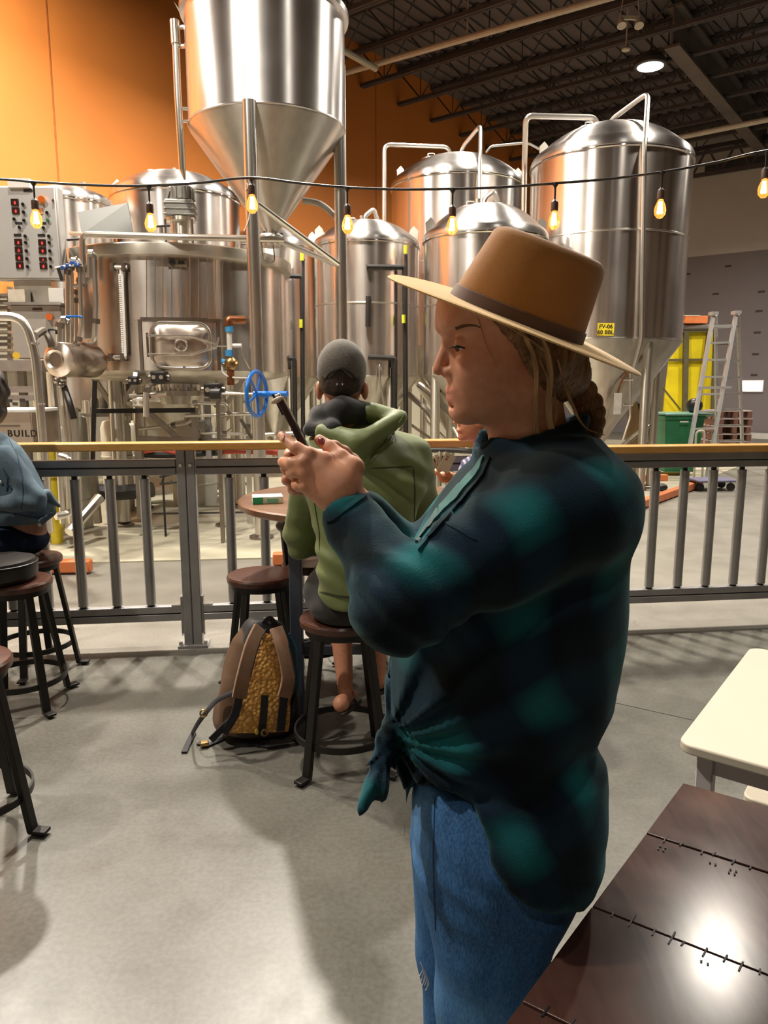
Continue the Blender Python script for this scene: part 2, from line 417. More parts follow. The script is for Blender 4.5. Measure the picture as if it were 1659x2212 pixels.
# small lit window in the roll door, sheet-metal door zone
p = on_wall_a(1624, 834, .03)
win = thing('window_1', 'small bright window in the grey end wall', 'window', p); win['kind'] = 'structure'
del win['label'], win['category']
MB().box(p, (.62, .06, .34), RA).build('window_frame', M_white, win, bevel=.01)
MB().box(p - AX * .035, (.54, .02, .27), RA).build('window_pane', emitter('daylit_pane', (.95, .98, 1.0), 3.0), win)
# dark slot sign on the white upper wall
p = on_wall_a(1595, 352, .03); tg_ = MB().box(p, (1.75, .06, .20), RA).build('wall_duct_slot', plain('dark_bar', (.05, .045, .045), .5)); tag(tg_, 'long dark bar fixed to the white upper end wall', 'wall bar')
# orange wall faint panel joints
wl = [o for o in bpy.data.objects if o.name == 'wall_left'][0]; WM[wl] = Matrix.Identity(4)
RB = Matrix((AX, BX, Vector((0, 0, 1)))).transposed()
for a_ in (6.2, 13.7):
    MB().box(ab(a_, WALL_B - .004, CEIL / 2), (.02, .012, CEIL), RB).build('panel_joint', plain('joint_orange', (.42, .12, .02), .7), wl)

# ceiling: corrugated deck, joists, girder
M_deck = plain('deck_paint', (.115, .095, .092), .7, 0, .15, 2); M_joist = plain('joist_paint', (.060, .048, .045), .65, 0, .2, 3)
ce = struct(MB().prism([ab(-12, WALL_B, CEIL + .02), ab(WALL_A, WALL_B, CEIL + .02), ab(WALL_A, -14, CEIL + .02), ab(-12, -14, CEIL + .02)], (0, 0, .1)).build('ceiling', M_deck, smooth=0))
WM[ce] = Matrix.Identity(4)
# deck ribs run along AX
ribs = MB(); nb = int((WALL_B + 14) / .30)
for i in range(nb):
    b0 = -14 + i * .30
    ribs.box(ab((WALL_A - 12) / 2, b0 + .15, CEIL), (35.3, .14, .05), RB)
rb = ribs.build('deck_ribs', M_deck, ce, smooth=0); rb['kind'] = 'stuff'
JZ0 = 7.72; JZ1 = 8.42
for k in range(13):
    a0 = 6.6 + k * 1.32
    if a0 > WALL_A - .3: break
    j = MB()
    for z, hh in ((JZ0, .07), (JZ1, .07)):
        for s in (-.035, .035): j.bar(ab(a0 + s, WALL_B - .02, z), ab(a0 + s, -9, z), .05, hh)
    j = j.build('roof_joist', M_joist, ce, smooth=0)
    wb = MB(); nseg = 16; step = (WALL_B + 9) / nseg
    for i in range(nseg):
        b0 = WALL_B - i * step
        wb.cyl(ab(a0, b0, JZ1), ab(a0, b0 - step / 2, JZ0), .016, n=6, caps=False)
        wb.cyl(ab(a0, b0 - step / 2, JZ0), ab(a0, b0 - step, JZ1), .016, n=6, caps=False)
        wb.cyl(ab(a0, b0 - step / 2, JZ0), ab(a0, b0 - step / 2, JZ1), .012, n=6, caps=False)
    wb.build('joist_web', M_joist, j, smooth=30)
# girder along AX (duct-like beam at upper right)
g = MB(); g0 = ab(9, -1.2, 7.9)
gb = 4.85
for z in (7.62, 8.3): g.bar(ab(15.0, gb, z), ab(WALL_A - .1, gb, z), .28, .05)
g.bar(ab(15.0, gb, 7.96), ab(WALL_A - .1, gb, 7.96), .03, .68)
g.build('roof_girder', plain('girder_paint', (.14, .115, .10), .6, 0, .15, 3), ce, smooth=0)
# eave truss strip by the end wall
tr = MB()
for z in (7.25, 7.95): tr.bar(ab(WALL_A - .5, WALL_B - .1, z), ab(WALL_A - .5, -9, z), .1, .1)
for i in range(26):
    b0 = WALL_B - .4 - i * .75; tr.bar(ab(WALL_A - .5, b0, 7.25), ab(WALL_A - .5, b0 - .37, 7.95), .05, .05); tr.bar(ab(WALL_A - .5, b0 - .37, 7.95), ab(WALL_A - .5, b0 - .75, 7.25), .05, .05)
tr.build('eave_truss', M_joist, ce, smooth=0)

# high-bay lamps
def high_bay(a_, b_, label, key):
    p = ab(a_, b_, 0); t = thing('high_bay_lamp' if key is None else key + '_high_bay_lamp_offscreen', label, 'ceiling lamp', (p.x, p.y, LAMP_Z), 0, 'high bay lamps')
    MB().lathe([(.30, .0), (.31, .02), (.29, .10), (.20, .16), (.12, .26), (.0, .27)], n=28).build('housing', plain('lamp_housing', (.08, .075, .07), .5), t, world=False)
    MB().lathe([(.0, -.004), (.24, -.004), (.25, .004)], n=28).build('lens' if key is None else key + '_lens_offscreen', MATS.get('lamp_lens') or emitter('lamp_lens', (1, .97, .92), 9), t, world=False)
    MB().cyl((0, 0, .25), (0, 0, CEIL - LAMP_Z), .02, n=8).build('hanger', M_joist, t, world=False)
for (a_, b_, w_, l_), k_ in zip(LAMPS, LAMP_KEYS):
    high_bay(a_, b_, 'round high bay lamp hung under the roof joists ' + l_, k_)

# ceiling pipes
def pipe_thing(name, label, cat, pts, r, mat, part='pipe', n=10, group=None):
    t = thing(name, label, cat, Vector(pts[0])); MB().tube(pts, r, n).build(part, mat, t); return t
M_wpipe = plain('cream_pipe', (.62, .57, .47), .5, 0, .08, 4)
zp = 7.45
pa = at_z(745, 157, zp); pb = at_z(1340, -12, zp); d = (pb - pa); 
sp = pipe_thing('sprinkler_pipe', 'cream sprinkler main running under the roof joists', 'pipe', [pa - d * .25, pb + d * .5], .055, M_wpipe)
for k in (.5, .86):
    q = pa + d * k; MB().cyl(q, q + Vector((0, 0, .9)), .012, n=6).build('hanger_rod', M_wpipe, sp)
zc = 7.32; pc = at_z(735, 105, zc); pd_ = at_z(812, 148, zc)
pipe_thing('sprinkler_branch', 'short cream pipe crossing over the sprinkler main by the orange wall', 'pipe', [pc - (pd_ - pc) * 1.2, pd_], .06, M_wpipe)
zq = 7.2; pa = at_z(1470, 296, zq); pb = at_z(1659, 258, zq)
pipe_thing('wall_pipe', 'cream pipe running along the end wall under the roof', 'pipe', [pa - (pb - pa) * 2.0, pb + (pb - pa) * 1.0], .06, M_wpipe)
# gas heater / camera bracket hanging in the joists
hp = at_z(1360, 38, 7.35)
t = thing('ceiling_floodlight', 'small cream twin floodlight hung from a joist by two rods', 'floodlight', hp)
MB().bar(hp + Vector((-.16, 0, 0)), hp + Vector((.16, -.02, -.02)), .05, .05).build('bar', M_wpipe, t)
for s in (-1, 1):
    MB().lathe([(.03, 0), (.07, .12), (.075, .16), (0, .16)], n=14, M=Matrix.Rotation(math.pi * .86, 3, 'X'), c=hp + Vector((s * .14, 0, -.01))).build('lamp_head', M_wpipe, t)
    MB().cyl(hp + Vector((s * .16, 0, 0)), hp + Vector((s * .1, 0, .42)), .008, n=6).build('rod', M_wpipe, t)
for px, py, lb in [(1352, 107, 'small cream sprinkler head hanging under the joists')]:
    q = at_z(px, py, 7.5); t = thing('fire_sprinkler', lb, 'sprinkler', q)
    MB().lathe([(0, -.03), (.07, -.02), (.08, .0), (.03, .03), (.012, .05), (.012, .9)], n=12, c=q).build('nozzle', M_wpipe, t)
# ================================================================== fermentation tanks
def tank(label, px, py, hw, R, top_px, zc0, cat='tank', name='fermenter_tank', lugs=(0.35, 2.6), seams=(), cone=True, leg_n=4, lug_s=1.0, dome_f=.40, group=None, rot=.5):
    """px,py: image point of the axis at the shoulder; hw: half width in px; R: radius in m"""
    d = R * F / hw; r = ray(px, py); c = Vector((0, 0, CAMH)) + r * d
    zs = c.z; base = Vector((c.x, c.y, 0)); t = thing(name, label, cat, base, 0, group)
    zt = at_y(px, top_px, c.y).z
    dh = zt - zs
    sh = MB().lathe([(R, zc0), (R, zs)], n=72, caps=False).build('shell', M_steel, t, world=False, smooth=60)
    for z in seams:
        MB().lathe([(R + .001, z - .012), (R + .006, z - .008), (R + .006, z + .008), (R + .001, z + .012)], n=72, caps=False).build('weld_seam', M_dkpipe if False else M_cone, sh, world=False)
    # dome: rolled shoulder then shallow cap
    pr = [(R, zs - .001), (R + .012, zs + .01), (R + .012, zs + .04)]
    for i in range(1, 7):
        a = i / 6 * math.pi / 2 * .72; pr.append((R + .012 - .17 * R * (1 - math.cos(a)), zs + .04 + .15 * R * math.sin(a)))
    rr, zz = pr[-1]
    for i in range(1, 10):
        q = i / 9; pr.append((rr * (1 - q), zz + (zt + .05 - zz) * (1 - (1 - q) ** 2.5)))
    dm = MB().lathe(pr, n=72, caps=False).build('dome', M_dome, t, world=False, smooth=60)
    MB().ring((0, 0, zs + .005), R + .008, .014, 72, 6).build('shoulder_ring', M_steel2, t, world=False)
    for a in lugs:
        ex = Vector((math.cos(a), math.sin(a), 0)); p = ex * R * .9 + Vector((0, 0, zs + .12)); side = Vector((-ex.y, ex.x, 0))
        s_ = .9 * lug_s
        poly = [p - ex * .10 * s_, p + ex * .06 * s_, p + ex * .07 * s_ + Vector((0, 0, .13 * s_)), p + Vector((0, 0, .20 * s_)), p - ex * .05 * s_ + Vector((0, 0, .15 * s_))]
        MB().prism([q - side * .012 for q in poly], side * .024).build('lifting_lug', M_cone, t, world=False)
    if cone:
        ztip = max(.45, zc0 - R * 1.35)
        MB().lathe([(R, zc0), (R + .005, zc0 - .03), (.09, ztip), (.09, ztip - .12)], n=60, caps=False).build('cone', M_cone, t, world=False, smooth=50)
        MB().lathe([(.11, ztip - .12), (.11, ztip - .16), (.05, ztip - .17), (.05, ztip - .3), (0, ztip - .3)], n=20).build('outlet', M_pipe, t, world=False)
    else: ztip = zc0
    for k in range(leg_n):
        a = rot + 2 * math.pi * k / leg_n; q = Vector((math.cos(a), math.sin(a), 0)) * (R * .93)
        lg = MB().cyl(q + Vector((0, 0, .03)), q + Vector((0, 0, zc0 + .1)), .06, n=14).build('leg', M_cone, t, world=False)
        MB().lathe([(.10, .012), (.10, .03), (.07, .05)], c=(q.x, q.y, 0), n=14).build('foot_pad', M_dkpipe, lg, world=False)
        q2 = q * .45
        MB().cyl(q + Vector((0, 0, .95)), q2 + Vector((0, 0, .62)), .022, n=8).build('brace', M_cone, t, world=False)
    return t, c, R, zs, zt
def top_fittings(t, c, zt, manway=-.18, spout=.1, gooseneck=False):
    z = zt - .02; b = Vector((c.x, c.y, 0))
    mw = MB().lathe([(.16, -.01), (.16, .035), (.13, .055), (0, .06)], n=22, c=b + Vector((manway, -.1, z - .03))).build('top_manway', M_dome, t)
    MB().tube(fillet([b + Vector((manway - .05, -.1, z)), b + Vector((manway - .05, -.1, z + .09)), b + Vector((manway + .05, -.1, z + .09)), b + Vector((manway + .05, -.1, z))], .02, 3), .010, 6).build('lid_handle', M_pipe, mw)
    MB().cyl(b + Vector((spout, 0, z - .05)), b + Vector((spout, 0, z + .14)), .035, n=12).build('vent_stub', M_pipe, t)
    if gooseneck:
        MB().tube(fillet([b + Vector((-.02, 0, z - .03)), b + Vector((-.02, 0, z + .14)), b + Vector((.10, 0, z + .23)), b + Vector((.16, 0, z + .05))], .04, 4), .030, 8).build('vent_elbow', M_pipe, t)
        MB().lathe([(.05, -.03), (.07, -.02), (.07, .02), (.05, .03)], c=b + Vector((.16, 0, z + .06)), n=14).build('clamp', M_pipe, t)

T6, c6, R6, zs6, zt6 = tank('tallest bright steel fermenter with a yellow plate on its shell', 1318, 366, 168, 1.03, 282, 2.08, seams=(3.35,), lugs=(.15, 3.3), rot=.35, group=None)
top_fittings(T6, c6, zt6, -.33, .18)
T5, c5, R5, zs5, zt5 = tank('tall steel fermenter standing behind the shorter tanks, two looped pipes on its dome', 988, 412, 142, 1.03, 346, 2.08, seams=(3.3,), lugs=(-.15, 3.4))
top_fittings(T5, c5, zt5, -.42, .10)
T4, c4, R4, zs4, zt4 = tank('short steel fermenter partly hidden behind the tan hat', 1048, 526, 132, .76, 452, 1.62, seams=(2.45,), lugs=(-.05, 3.2))
top_fittings(T4, c4, zt4, -.2, -.1, True)
T3, c3, R3, zs3, zt3 = tank('short steel fermenter with black tubes, standing right of the hopper post', 792, 540, 113, .72, 486, 1.62, seams=(2.55,), lugs=(-.1, 3.3))
top_fittings(T3, c3, zt3, -.2, -.06, True)
T2, c2, R2, zs2, zt2 = tank('short steel fermenter half hidden behind the kettle rim and the hopper outlet', 584, 545, 101, .72, 500, 1.62, lugs=(.0, 3.3))
T1, c1, R1, zs1, zt1 = tank('domed steel tank standing behind the gear motor on the kettle', 380, 440, 135, .85, 384, 1.3, lugs=(.1, 3.2), cone=True, name='liquor_tank')
top_fittings(T1, c1, zt1, -.28, .0)
T0, c0, R0, zs0, zt0 = tank('narrow domed steel tank standing behind the control cabinet', 145, 448, 95, .55, 416, 1.2, lugs=(2.2,), cone=False, name='liquor_tank')
top_fittings(T0, c0, zt0, .04, .22)

# looped pipes on the tall domes
def loop_pipe(t, c, pts, y, r=.032, name='dome_pipe'):
    P = [at_y(px, py, y if yy is None else yy) for (px, py, yy) in pts]
    return MB().tube(fillet(P, .10, 5), r, 10).build(name, M_pipe, t)
y = c5.y - .35
loop_pipe(T5, c5, [(976, 366, y), (970, 318, y), (830, 312, 11.65), (829, 760, 11.65)], y)
loop_pipe(T5, c5, [(990, 362, y), (998, 318, y), (1038, 270, y - .3), (1037, 335, y - .65), (1036, 480, c5.y - R5 - .08)], y)
loop_pipe(T5, c5, [(1050, 330, y + .6), (1060, 316, y + .6), (1140, 308, y + .6), (1172, 326, y + .6)], y, .02)
y = c6.y - .35
loop_pipe(T6, c6, [(1295, 312, y), (1288, 254, y), (1136, 250, y - .2), (1133, 355, 10.36), (1131, 500, 10.36)], y, .036)
loop_pipe(T6, c6, [(1310, 308, y), (1316, 262, y), (1400, 200, y - .4), (1392, 320, y - .72), (1386, 735, c6.y - R6 - .06), (1368, 800, c6.y - R6 - .02)], y, .030)
MB().ring(at_y(1294, 290, c6.y - .35), .055, .014, 20, 6).build('clamp', M_pipe, T6)

# yellow plate on FV-06, following the shell
yp = c6.y - R6
pc = at_y(1308, 712, yp + .06); nrm = Vector((pc.x - c6.x, pc.y - c6.y, 0)).normalized()
pos = Vector((c6.x, c6.y, 0)) + nrm * (R6 + .006); pos.z = pc.z; ux = Vector((-nrm.y, nrm.x, 0))
Mp = Matrix.Translation(pos) @ Matrix((ux, Vector((0, 0, 1)), nrm)).transposed().to_4x4() @ Matrix.Rotation(math.radians(-1.5), 4, 'Z')
pl = MB().prism([Mp @ Vector(q) for q in [(-.10, -.075, 0), (.10, -.075, 0), (.10, .075, 0), (-.10, .075, 0)]], nrm * .004).build('name_plate', plain('sign_yellow', (.80, .62, .02), .5, 0, .05), T6)
text_mesh('FV-06', .068, M_black, 'plate_text', pl, Mp @ Matrix.Translation((0, .034, .005)), .001, True)
text_mesh('60 BBL', .068, M_black, 'plate_text', pl, Mp @ Matrix.Translation((0, -.036, .005)), .001, True)
# valve, sample hose and paper tag on the FV-06 cone
yv = c6.y - R6 * .72
vv = at_y(1355, 772, yv)
MB().cyl(vv + Vector((-.06, 0, 0)), vv + Vector((.06, 0, 0)), .035, n=12).build('valve_body', M_dkpipe, T6)
MB().box(vv + Vector((-.07, -.02, .01)), (.035, .035, .05)).build('valve_cap', plain('teal_cap', (.02, .45, .33), .4), T6)
MB().tube(smooth_path([at_y(1360, 780, yv), at_y(1356, 800, yv - .03), at_y(1340, 830, yv), at_y(1334, 852, yv)]), .012, 7).build('sample_hose', M_copper, T6)
tgp = at_y(1334, 872, yv - .02)
MB().box(tgp, (.10, .004, .27)).build('paper_tag', plain('paper_white', (.72, .70, .66), .7), T6)
MB().tube(fillet([at_y(1362, 745, yv), at_y(1361, 900, yv + .05), at_y(1345, 950, yv + .2)], .04), .016, 8).build('drain_pipe', M_pipe, T6)
for py in (735, 820, 875): 
    q = at_y(1362, py, yv); MB().cyl(q + Vector((-.09, 0, 0)), q + Vector((.03, 0, 0)), .014, n=8).build('pipe_clip', M_pipe, T6)
    
# black insulated glycol tubes on the short fermenters
def glycol(t, c, R, P, part='glycol_tube', r=.034):
    # P: list of (px,py,dy) -> just proud of the shell front
    pts = [at_y(px, py, c.y - R - .05 + dy) for px, py, dy in P]
    return MB().tube(fillet(pts, .04, 3), r, 8).build(part, M_black, t)
M_hose = plain('yellow_ferrule', (.60, .60, .03), .5)
glycol(T3, c3, R3, [(792, 576, .02), (874, 577, .12), (877, 940, .12), (879, 1064, .12)])
glycol(T3, c3, R3, [(877, 940, .12), (877, 700, .12), (877, 550, .12)], r=.022)
glycol(T3, c3, R3, [(796, 640, .02), (795, 706, .02)], 'glycol_loop', .036)
glycol(T3, c3, R3, [(795, 771, .02), (853, 773, .08), (852, 960, .08)], r=.036)
for px, py in ((876, 530), (872, 680)): MB().cyl(at_y(px, py, c3.y - R3 + .02), at_y(px, py + 18, c3.y - R3 + .02), .025, n=8).build('yellow_ferrule', M_hose, T3)
MB().tube(smooth_path([at_y(826, 800, c3.y - R3 - .03), at_y(820, 790, c3.y - R3 - .04), at_y(822, 830, c3.y - R3 - .05), at_y(835, 900, c3.y - R3 - .02)]), .014, 8).build('sight_tube', M_pipe, T3)
glycol(T2, c2, R2, [(617, 596, .02), (652, 597, .1), (655, 960, .1), (656, 1042, .1)])
glycol(T2, c2, R2, [(655, 800, .1), (655, 560, .1)], r=.022)
glycol(T2, c2, R2, [(622, 773, .02), (636, 775, .06), (638, 940, .06)], r=.036)
for px, py in ((652, 545), (650, 690)): MB().cyl(at_y(px, py, c2.y - R2), at_y(px, py + 18, c2.y - R2), .028, n=8).build('yellow_ferrule', M_hose, T2)
MB().cyl(at_y(1149, 497, c4.y - R4 * .55), at_y(1149, 510, c4.y - R4 * .55), .03, n=8).build('yellow_ferrule', M_hose, T4)
glycol(T4, c4, R4, [(1152, 515, .32), (1153, 700, .32), (1154, 940, .32)], r=.03)
# oblique hoses under the fermenters
for t, c, R, P in ((T3, c3, R3, [(880, 850, .4), (925, 890, .25), (942, 930, .18), (946, 1000, .15), (948, 1050, .15)]), (T4, c4, R4, [(980, 900, .3), (930, 850, .5), (905, 830, .6)])):
    MB().tube(smooth_path([at_y(px, py, c.y - R * .6 + dy) for px, py, dy in P]), .04, 8).build('drain_hose', M_dkpipe, t)
# ================================================================== kettle
KY = 8.4; kc = at_y(388, 650, KY); KX = kc.x; KR = 1.15
KB = Vector((KX, KY, 0)); zb = at_y(390, 800, KY - KR).z; zr = at_y(390, 527, KY - KR).z
def kpt(px, py, proud=0.0):
    """point on the kettle shell seen at pixel (px,py), pushed out by proud"""
    o = Vector((0, 0, CAMH)); d = ray(px, py); R = KR + proud
    A = d.x ** 2 + d.y ** 2; B = 2 * (d.x * (o.x - KX) + d.y * (o.y - KY)); C = (o.x - KX) ** 2 + (o.y - KY) ** 2 - R * R
    disc = B * B - 4 * A * C
    t = (-B - math.sqrt(max(disc, 0))) / (2 * A); return o + d * t
kt = thing('brew_kettle', 'wide steel brew kettle with a square manway door and flat rim', 'kettle', KB)
sh = MB().lathe([(KR, zb), (KR, zr - .04)], n=90, caps=False).build('shell', M_steel, kt, world=False, smooth=60)
MB().lathe([(KR, zr - .10), (KR + .065, zr - .10), (KR + .07, zr - .09), (KR + .07, zr), (KR + .055, zr + .012), (KR - .02, zr + .012)], n=90, caps=False).build('rim', M_cone, kt, world=False, smooth=30)
MB().lathe([(KR + .0, zr), (KR * .7, zr + .07), (.2, zr + .14), (0, zr + .14)], n=64, caps=False).build('lid', M_cone, kt, world=False, smooth=60)
MB().lathe([(KR, zb), (KR - .02, zb - .05), (KR * .8, zb - .09), (.3, zb - .16), (.0, zb - .16)], n=64, caps=False).build('bottom', M_cone, kt, world=False, smooth=60)
# curved front panel around the manway
def shell_patch(px0, px1, py0, py1, proud, nm, mat, n=14, parent=None):
    pts0 = [kpt(px0 + (px1 - px0) * i / n, py0, proud) for i in range(n + 1)]; pts1 = [kpt(px0 + (px1 - px0) * i / n, py1, proud) for i in range(n + 1)]
    z0 = min(p.z for p in pts0 + pts1); z1 = max(p.z for p in pts0 + pts1)
    m = MB(); vs = []
    inn = lambda p, k: Vector((KX + (p.x - KX) * k, KY + (p.y - KY) * k, p.z))
    for p in pts0: vs += [Vector((p.x, p.y, z0)), Vector((p.x, p.y, z1))]
    k = (KR - .01) / (KR + proud); nn = len(vs)
    vs += [inn(p, k) for p in vs]
    fs = []
    for i in range(n):
        a = 2 * i; fs += [(a, a + 2, a + 3, a + 1), (a + nn, a + 1 + nn, a + 3 + nn, a + 2 + nn), (a + 1, a + 3, a + 3 + nn, a + 1 + nn), (a, a + nn, a + 2 + nn, a + 2)]
    fs += [(0, 1, 1 + nn, nn), (nn - 2, 2 * nn - 2, 2 * nn - 1, nn - 1)]
    return m.add(vs, fs).build(nm, mat, parent or kt, smooth=30)
pn = shell_patch(307, 476, 800, 690, .03, 'manway_panel', M_steel)
shell_patch(303, 310, 800, 690, .042, 'panel_frame', M_dkpipe, 3, pn); shell_patch(472, 479, 800, 690, .042, 'panel_frame', M_dkpipe, 3, pn); shell_patch(303, 479, 693, 689, .042, 'panel_frame', M_dkpipe, 14, pn)
shell_patch(288, 498, 690, 552, .012, 'front_cladding', M_steel, 20)
for px in (317, 335, 352, 371, 390, 410, 429, 447, 465, 481):  # thin ridges added to imitate lamp reflections as lines on the cladding
    MB().cyl(kpt(px, 688, .0095), kpt(px, 553, .0095), .005, n=6).build('reflection_ridge', M_dome, kt)
# manway door: dished rounded rectangle
dc = kpt(391, 747, .06); dn = Vector((dc.x - KX, dc.y - KY, 0)).normalized(); dx = Vector((-dn.y, dn.x, 0)); dz = Vector((0, 0, 1))
def rrect(w_, h_, r, n=6):
    P = []
    for cx, cy, a0 in ((w_ - r, h_ - r, 0), (-w_ + r, h_ - r, 90), (-w_ + r, -h_ + r, 180), (w_ - r, -h_ + r, 270)):
        for i in range(n + 1):
            a = math.radians(a0 + 90 * i / n); P.append((cx + r * math.cos(a), cy + r * math.sin(a)))
    return P
hw, hh = .255, .195
def dpt(x, y, n_): return dc + dx * x + dz * y + dn * n_
door = MB()
lev = [(1.0, .0, 1.0), (1.0, .035, 1.0), (.93, .045, .93), (.72, .07, .62), (.0, .075, 0.)]
vs = []; base = rrect(hw, hh, .10)
for kx, nn_, ky in lev: vs += [dpt(x * kx, y * ky, nn_) for x, y in base]
n_ = len(base); fs = [(j * n_ + i, j * n_ + (i + 1) % n_, (j + 1) * n_ + (i + 1) % n_, (j + 1) * n_ + i) for j in range(len(lev) - 1) for i in range(n_)]
dr = door.add(vs, fs).build('manway_door', steel('door_stainless', (.68, .58, .50), .25, 0), kt, smooth=25)
MB().tube([dpt(x, y, .03) for x, y in rrect(hw + .015, hh + .015, .11)], .016, 8, True).build('door_frame', M_pipe, dr)
MB().ring(dpt(0, 0, .085), .055, .010, 24, 6, dn).build('door_boss', M_pipe, dr)
MB().cyl(dpt(0, 0, .06), dpt(0, 0, .12), .016, n=10).build('boss_screw', M_pipe, dr)
arm = MB()
for s in (1, -1): arm.tube([dpt(-.30, s * .085, .09), dpt(.10, s * .085, .10), dpt(.33, s * .012, .09)], .009, 7)
arm.build('door_yoke', M_pipe, dr)
MB().cyl(dpt(-.30, -.11, .08), dpt(-.30, .11, .08), .012, n=8).build('hinge_pin', M_dkpipe, dr)
MB().tube([dpt(.33, .0, .09), dpt(.35, .08, .09)], .010, 7).build('latch_handle', M_pipe, dr)
MB().cyl(dpt(.28, 0, .08), dpt(.42, 0, .07), .008, n=7).build('latch_screw', M_pipe, dr)
# brand plate
bp = kpt(383, 567, .016); bn = Vector((bp.x - KX, bp.y - KY, 0)).normalized(); bx = Vector((-bn.y, bn.x, 0))
Mb = Matrix.Translation(bp) @ Matrix((bx, dz, bn)).transposed().to_4x4()
pl = MB().prism([Mb @ Vector(q) for q in [(-.085, -.04, 0), (.085, -.04, 0), (.085, .04, 0), (-.085, .04, 0)]], bn * .006).build('maker_plate', plain('brass_plate', (.30, .26, .18), .35, .8), kt)
MB().lathe([(.0, 0), (.030, 0), (.030, .004), (.022, .004), (.022, .002), (0, .002)], n=20, M=Mb.to_3x3() @ Matrix.Identity(3), c=Mb @ Vector((-.045, 0, .007))).build('plate_emblem', M_black, pl)
MB().box(Mb @ Vector((.035, 0.002, .007)), (.06, .004, .03), Mb.to_3x3() @ Matrix.Rotation(math.pi / 2, 3, 'X')).build('plate_emblem', M_black, pl)
# discharge neck and bolted flange
nb_ = Vector((at_y(396, 820, KY - .2).x, KY - .35, 0))
MB().lathe([(.25, zb - .02), (.25, zb - .20)], c=nb_, n=36, caps=False).build('discharge_neck', M_steel, kt)
fl = MB().lathe([(.25, zb - .20), (.36, zb - .20), (.36, zb - .25), (.22, zb - .25), (.20, zb - .34), (0, zb - .34)], c=nb_, n=36).build('discharge_flange', M_cone, kt)
for k in range(14):
    a = 2 * math.pi * k / 14; q = nb_ + Vector((math.cos(a) * .32, math.sin(a) * .32, zb - .195)); MB().cyl(q, q + Vector((0, 0, .03)), .016, n=6).build('flange_bolt', M_pipe, fl)
# legs
for px, dy, r in ((252, -.62, .075), (300, .55, .07), (478, -.62, .05), (512, .6, .07)):
    p = at_y(px, 880, KY + dy); p.z = 0
    lg = MB().cyl(p + Vector((0, 0, .06)), p + Vector((0, 0, zb + .02)), r, n=18).build('leg', M_cone, kt)
    MB().lathe([(.11, .012), (.11, .03), (.05, .06)], c=p, n=16).build('foot', M_dkpipe, lg)
    if dy < 0:
        for s in (-1, 1): MB().bar(p + Vector((s * .04, 0, zb - .36)), p + Vector((s * .26, .05, zb - .03)), .03, .05).build('gusset', M_cone, lg)
# gear motor on the lid
gm = at_y(391, 470, KY - .25); g0 = Vector((gm.x, gm.y, 0))
zg = lambda py: at_y(391, py, KY - .25).z
gt = thing('gear_motor', 'grey finned gear motor standing on the kettle lid', 'motor', g0 + Vector((0, 0, zr + .06)))
M_gm = plain('motor_grey', (.33, .32, .29), .45, .3, .12, 10)
MB().lathe([(.11, zr + .05), (.11, zg(482)), (.15, zg(480)), (.15, zg(472))], c=g0, n=24).build('mount_neck', M_cone, gt)
gb_ = MB().box(g0 + Vector((0, 0, (zg(472) + zg(435)) / 2)), (.29, .27, zg(435) - zg(472)), .1).build('gearbox', M_gm, gt, bevel=.02)
for k in range(3): MB().box(g0 + Vector((0, 0, zg(468) + k * .055)), (.305, .285, .016), .1).build('gearbox_rib', M_gm, gb_, bevel=.004)
mt = MB().lathe([(.105, zg(435)), (.115, zg(433)), (.115, zg(407)), (.09, zg(402)), (0, zg(402))], c=g0 + Vector((.02, 0, 0)), n=24).build('motor_can', M_gm, gt)
for k in range(14):
    a = 2 * math.pi * k / 14; q = g0 + Vector((.02 + math.cos(a) * .12, math.sin(a) * .12, (zg(433) + zg(408)) / 2)); MB().box(q, (.03, .008, zg(408) - zg(433)), a).build('cooling_fin', M_gm, mt)
for s in (-1, 1): MB().cyl(g0 + Vector((s * .14, -.1, zr + .05)), g0 + Vector((s * .14, -.1, zg(478))), .012, n=8).build('mount_bolt', M_dkpipe, gt)
MB().bar(g0 + Vector((-.13, -.06, zg(438))), g0 + Vector((-.09, -.06, zg(415))), .05, .02).build('motor_bracket', M_gm, gt)
# hinged lid plate leaning on the kettle
q = [at_y(168, 458, KY - .55), at_y(275, 438, KY - .2), at_y(287, 503, KY - .3), at_y(176, 506, KY - .65)]
t = thing('hatch_plate', 'flat grey steel hatch plate standing open on the kettle lid', 'hatch', q[3]); MB().prism(q, (0, .02, .0)).build('plate', plain('matte_steel', (.055, .054, .048), .6, 0, .08, 3), t)
MB().bar(q[3] + Vector((0, 0, -.01)), q[2] + Vector((0, 0, -.01)), .03, .03).build('hinge_rod', M_dkpipe, t)
# ring pipe over the rim
t = thing('rinse_pipe', 'thin steel rinse pipe crossing above the kettle rim to the hopper outlet', 'pipe', at_y(178, 560, KY - 1.2))
MB().tube(fillet([at_y(179, 600, KY - 1.12), at_y(178, 506, KY - 1.12), at_y(390, 512, KY - 1.2), at_y(612, 517, KY - .8)], .07, 5), .030, 10).build('pipe', M_pipe, t)
MB().tube([at_y(152, 504, KY - .9), at_y(180, 505, KY - 1.1)], .018, 8).build('stub', M_pipe, t)
# black valve handles on the lid
for px, py, lb in ((348, 492, 'black lever valve beside the gear motor'), (160, 521, 'black lever valve at the left of the kettle rim')):
    p = at_y(px, py, KY - .6 if px > 200 else KY - .8); t = thing('lever_valve', lb, 'valve', p - Vector((0, 0, .1)))
    MB().cyl(Vector((p.x, p.y, zr + .006 if px < 200 else p.z - .12)), p, .022, n=10).build('stem', M_pipe, t); MB().bar(p + Vector((-.07, 0, .01)), p + Vector((.09, 0, .02)), .028, .02).build('lever', M_black, t, bevel=.005)

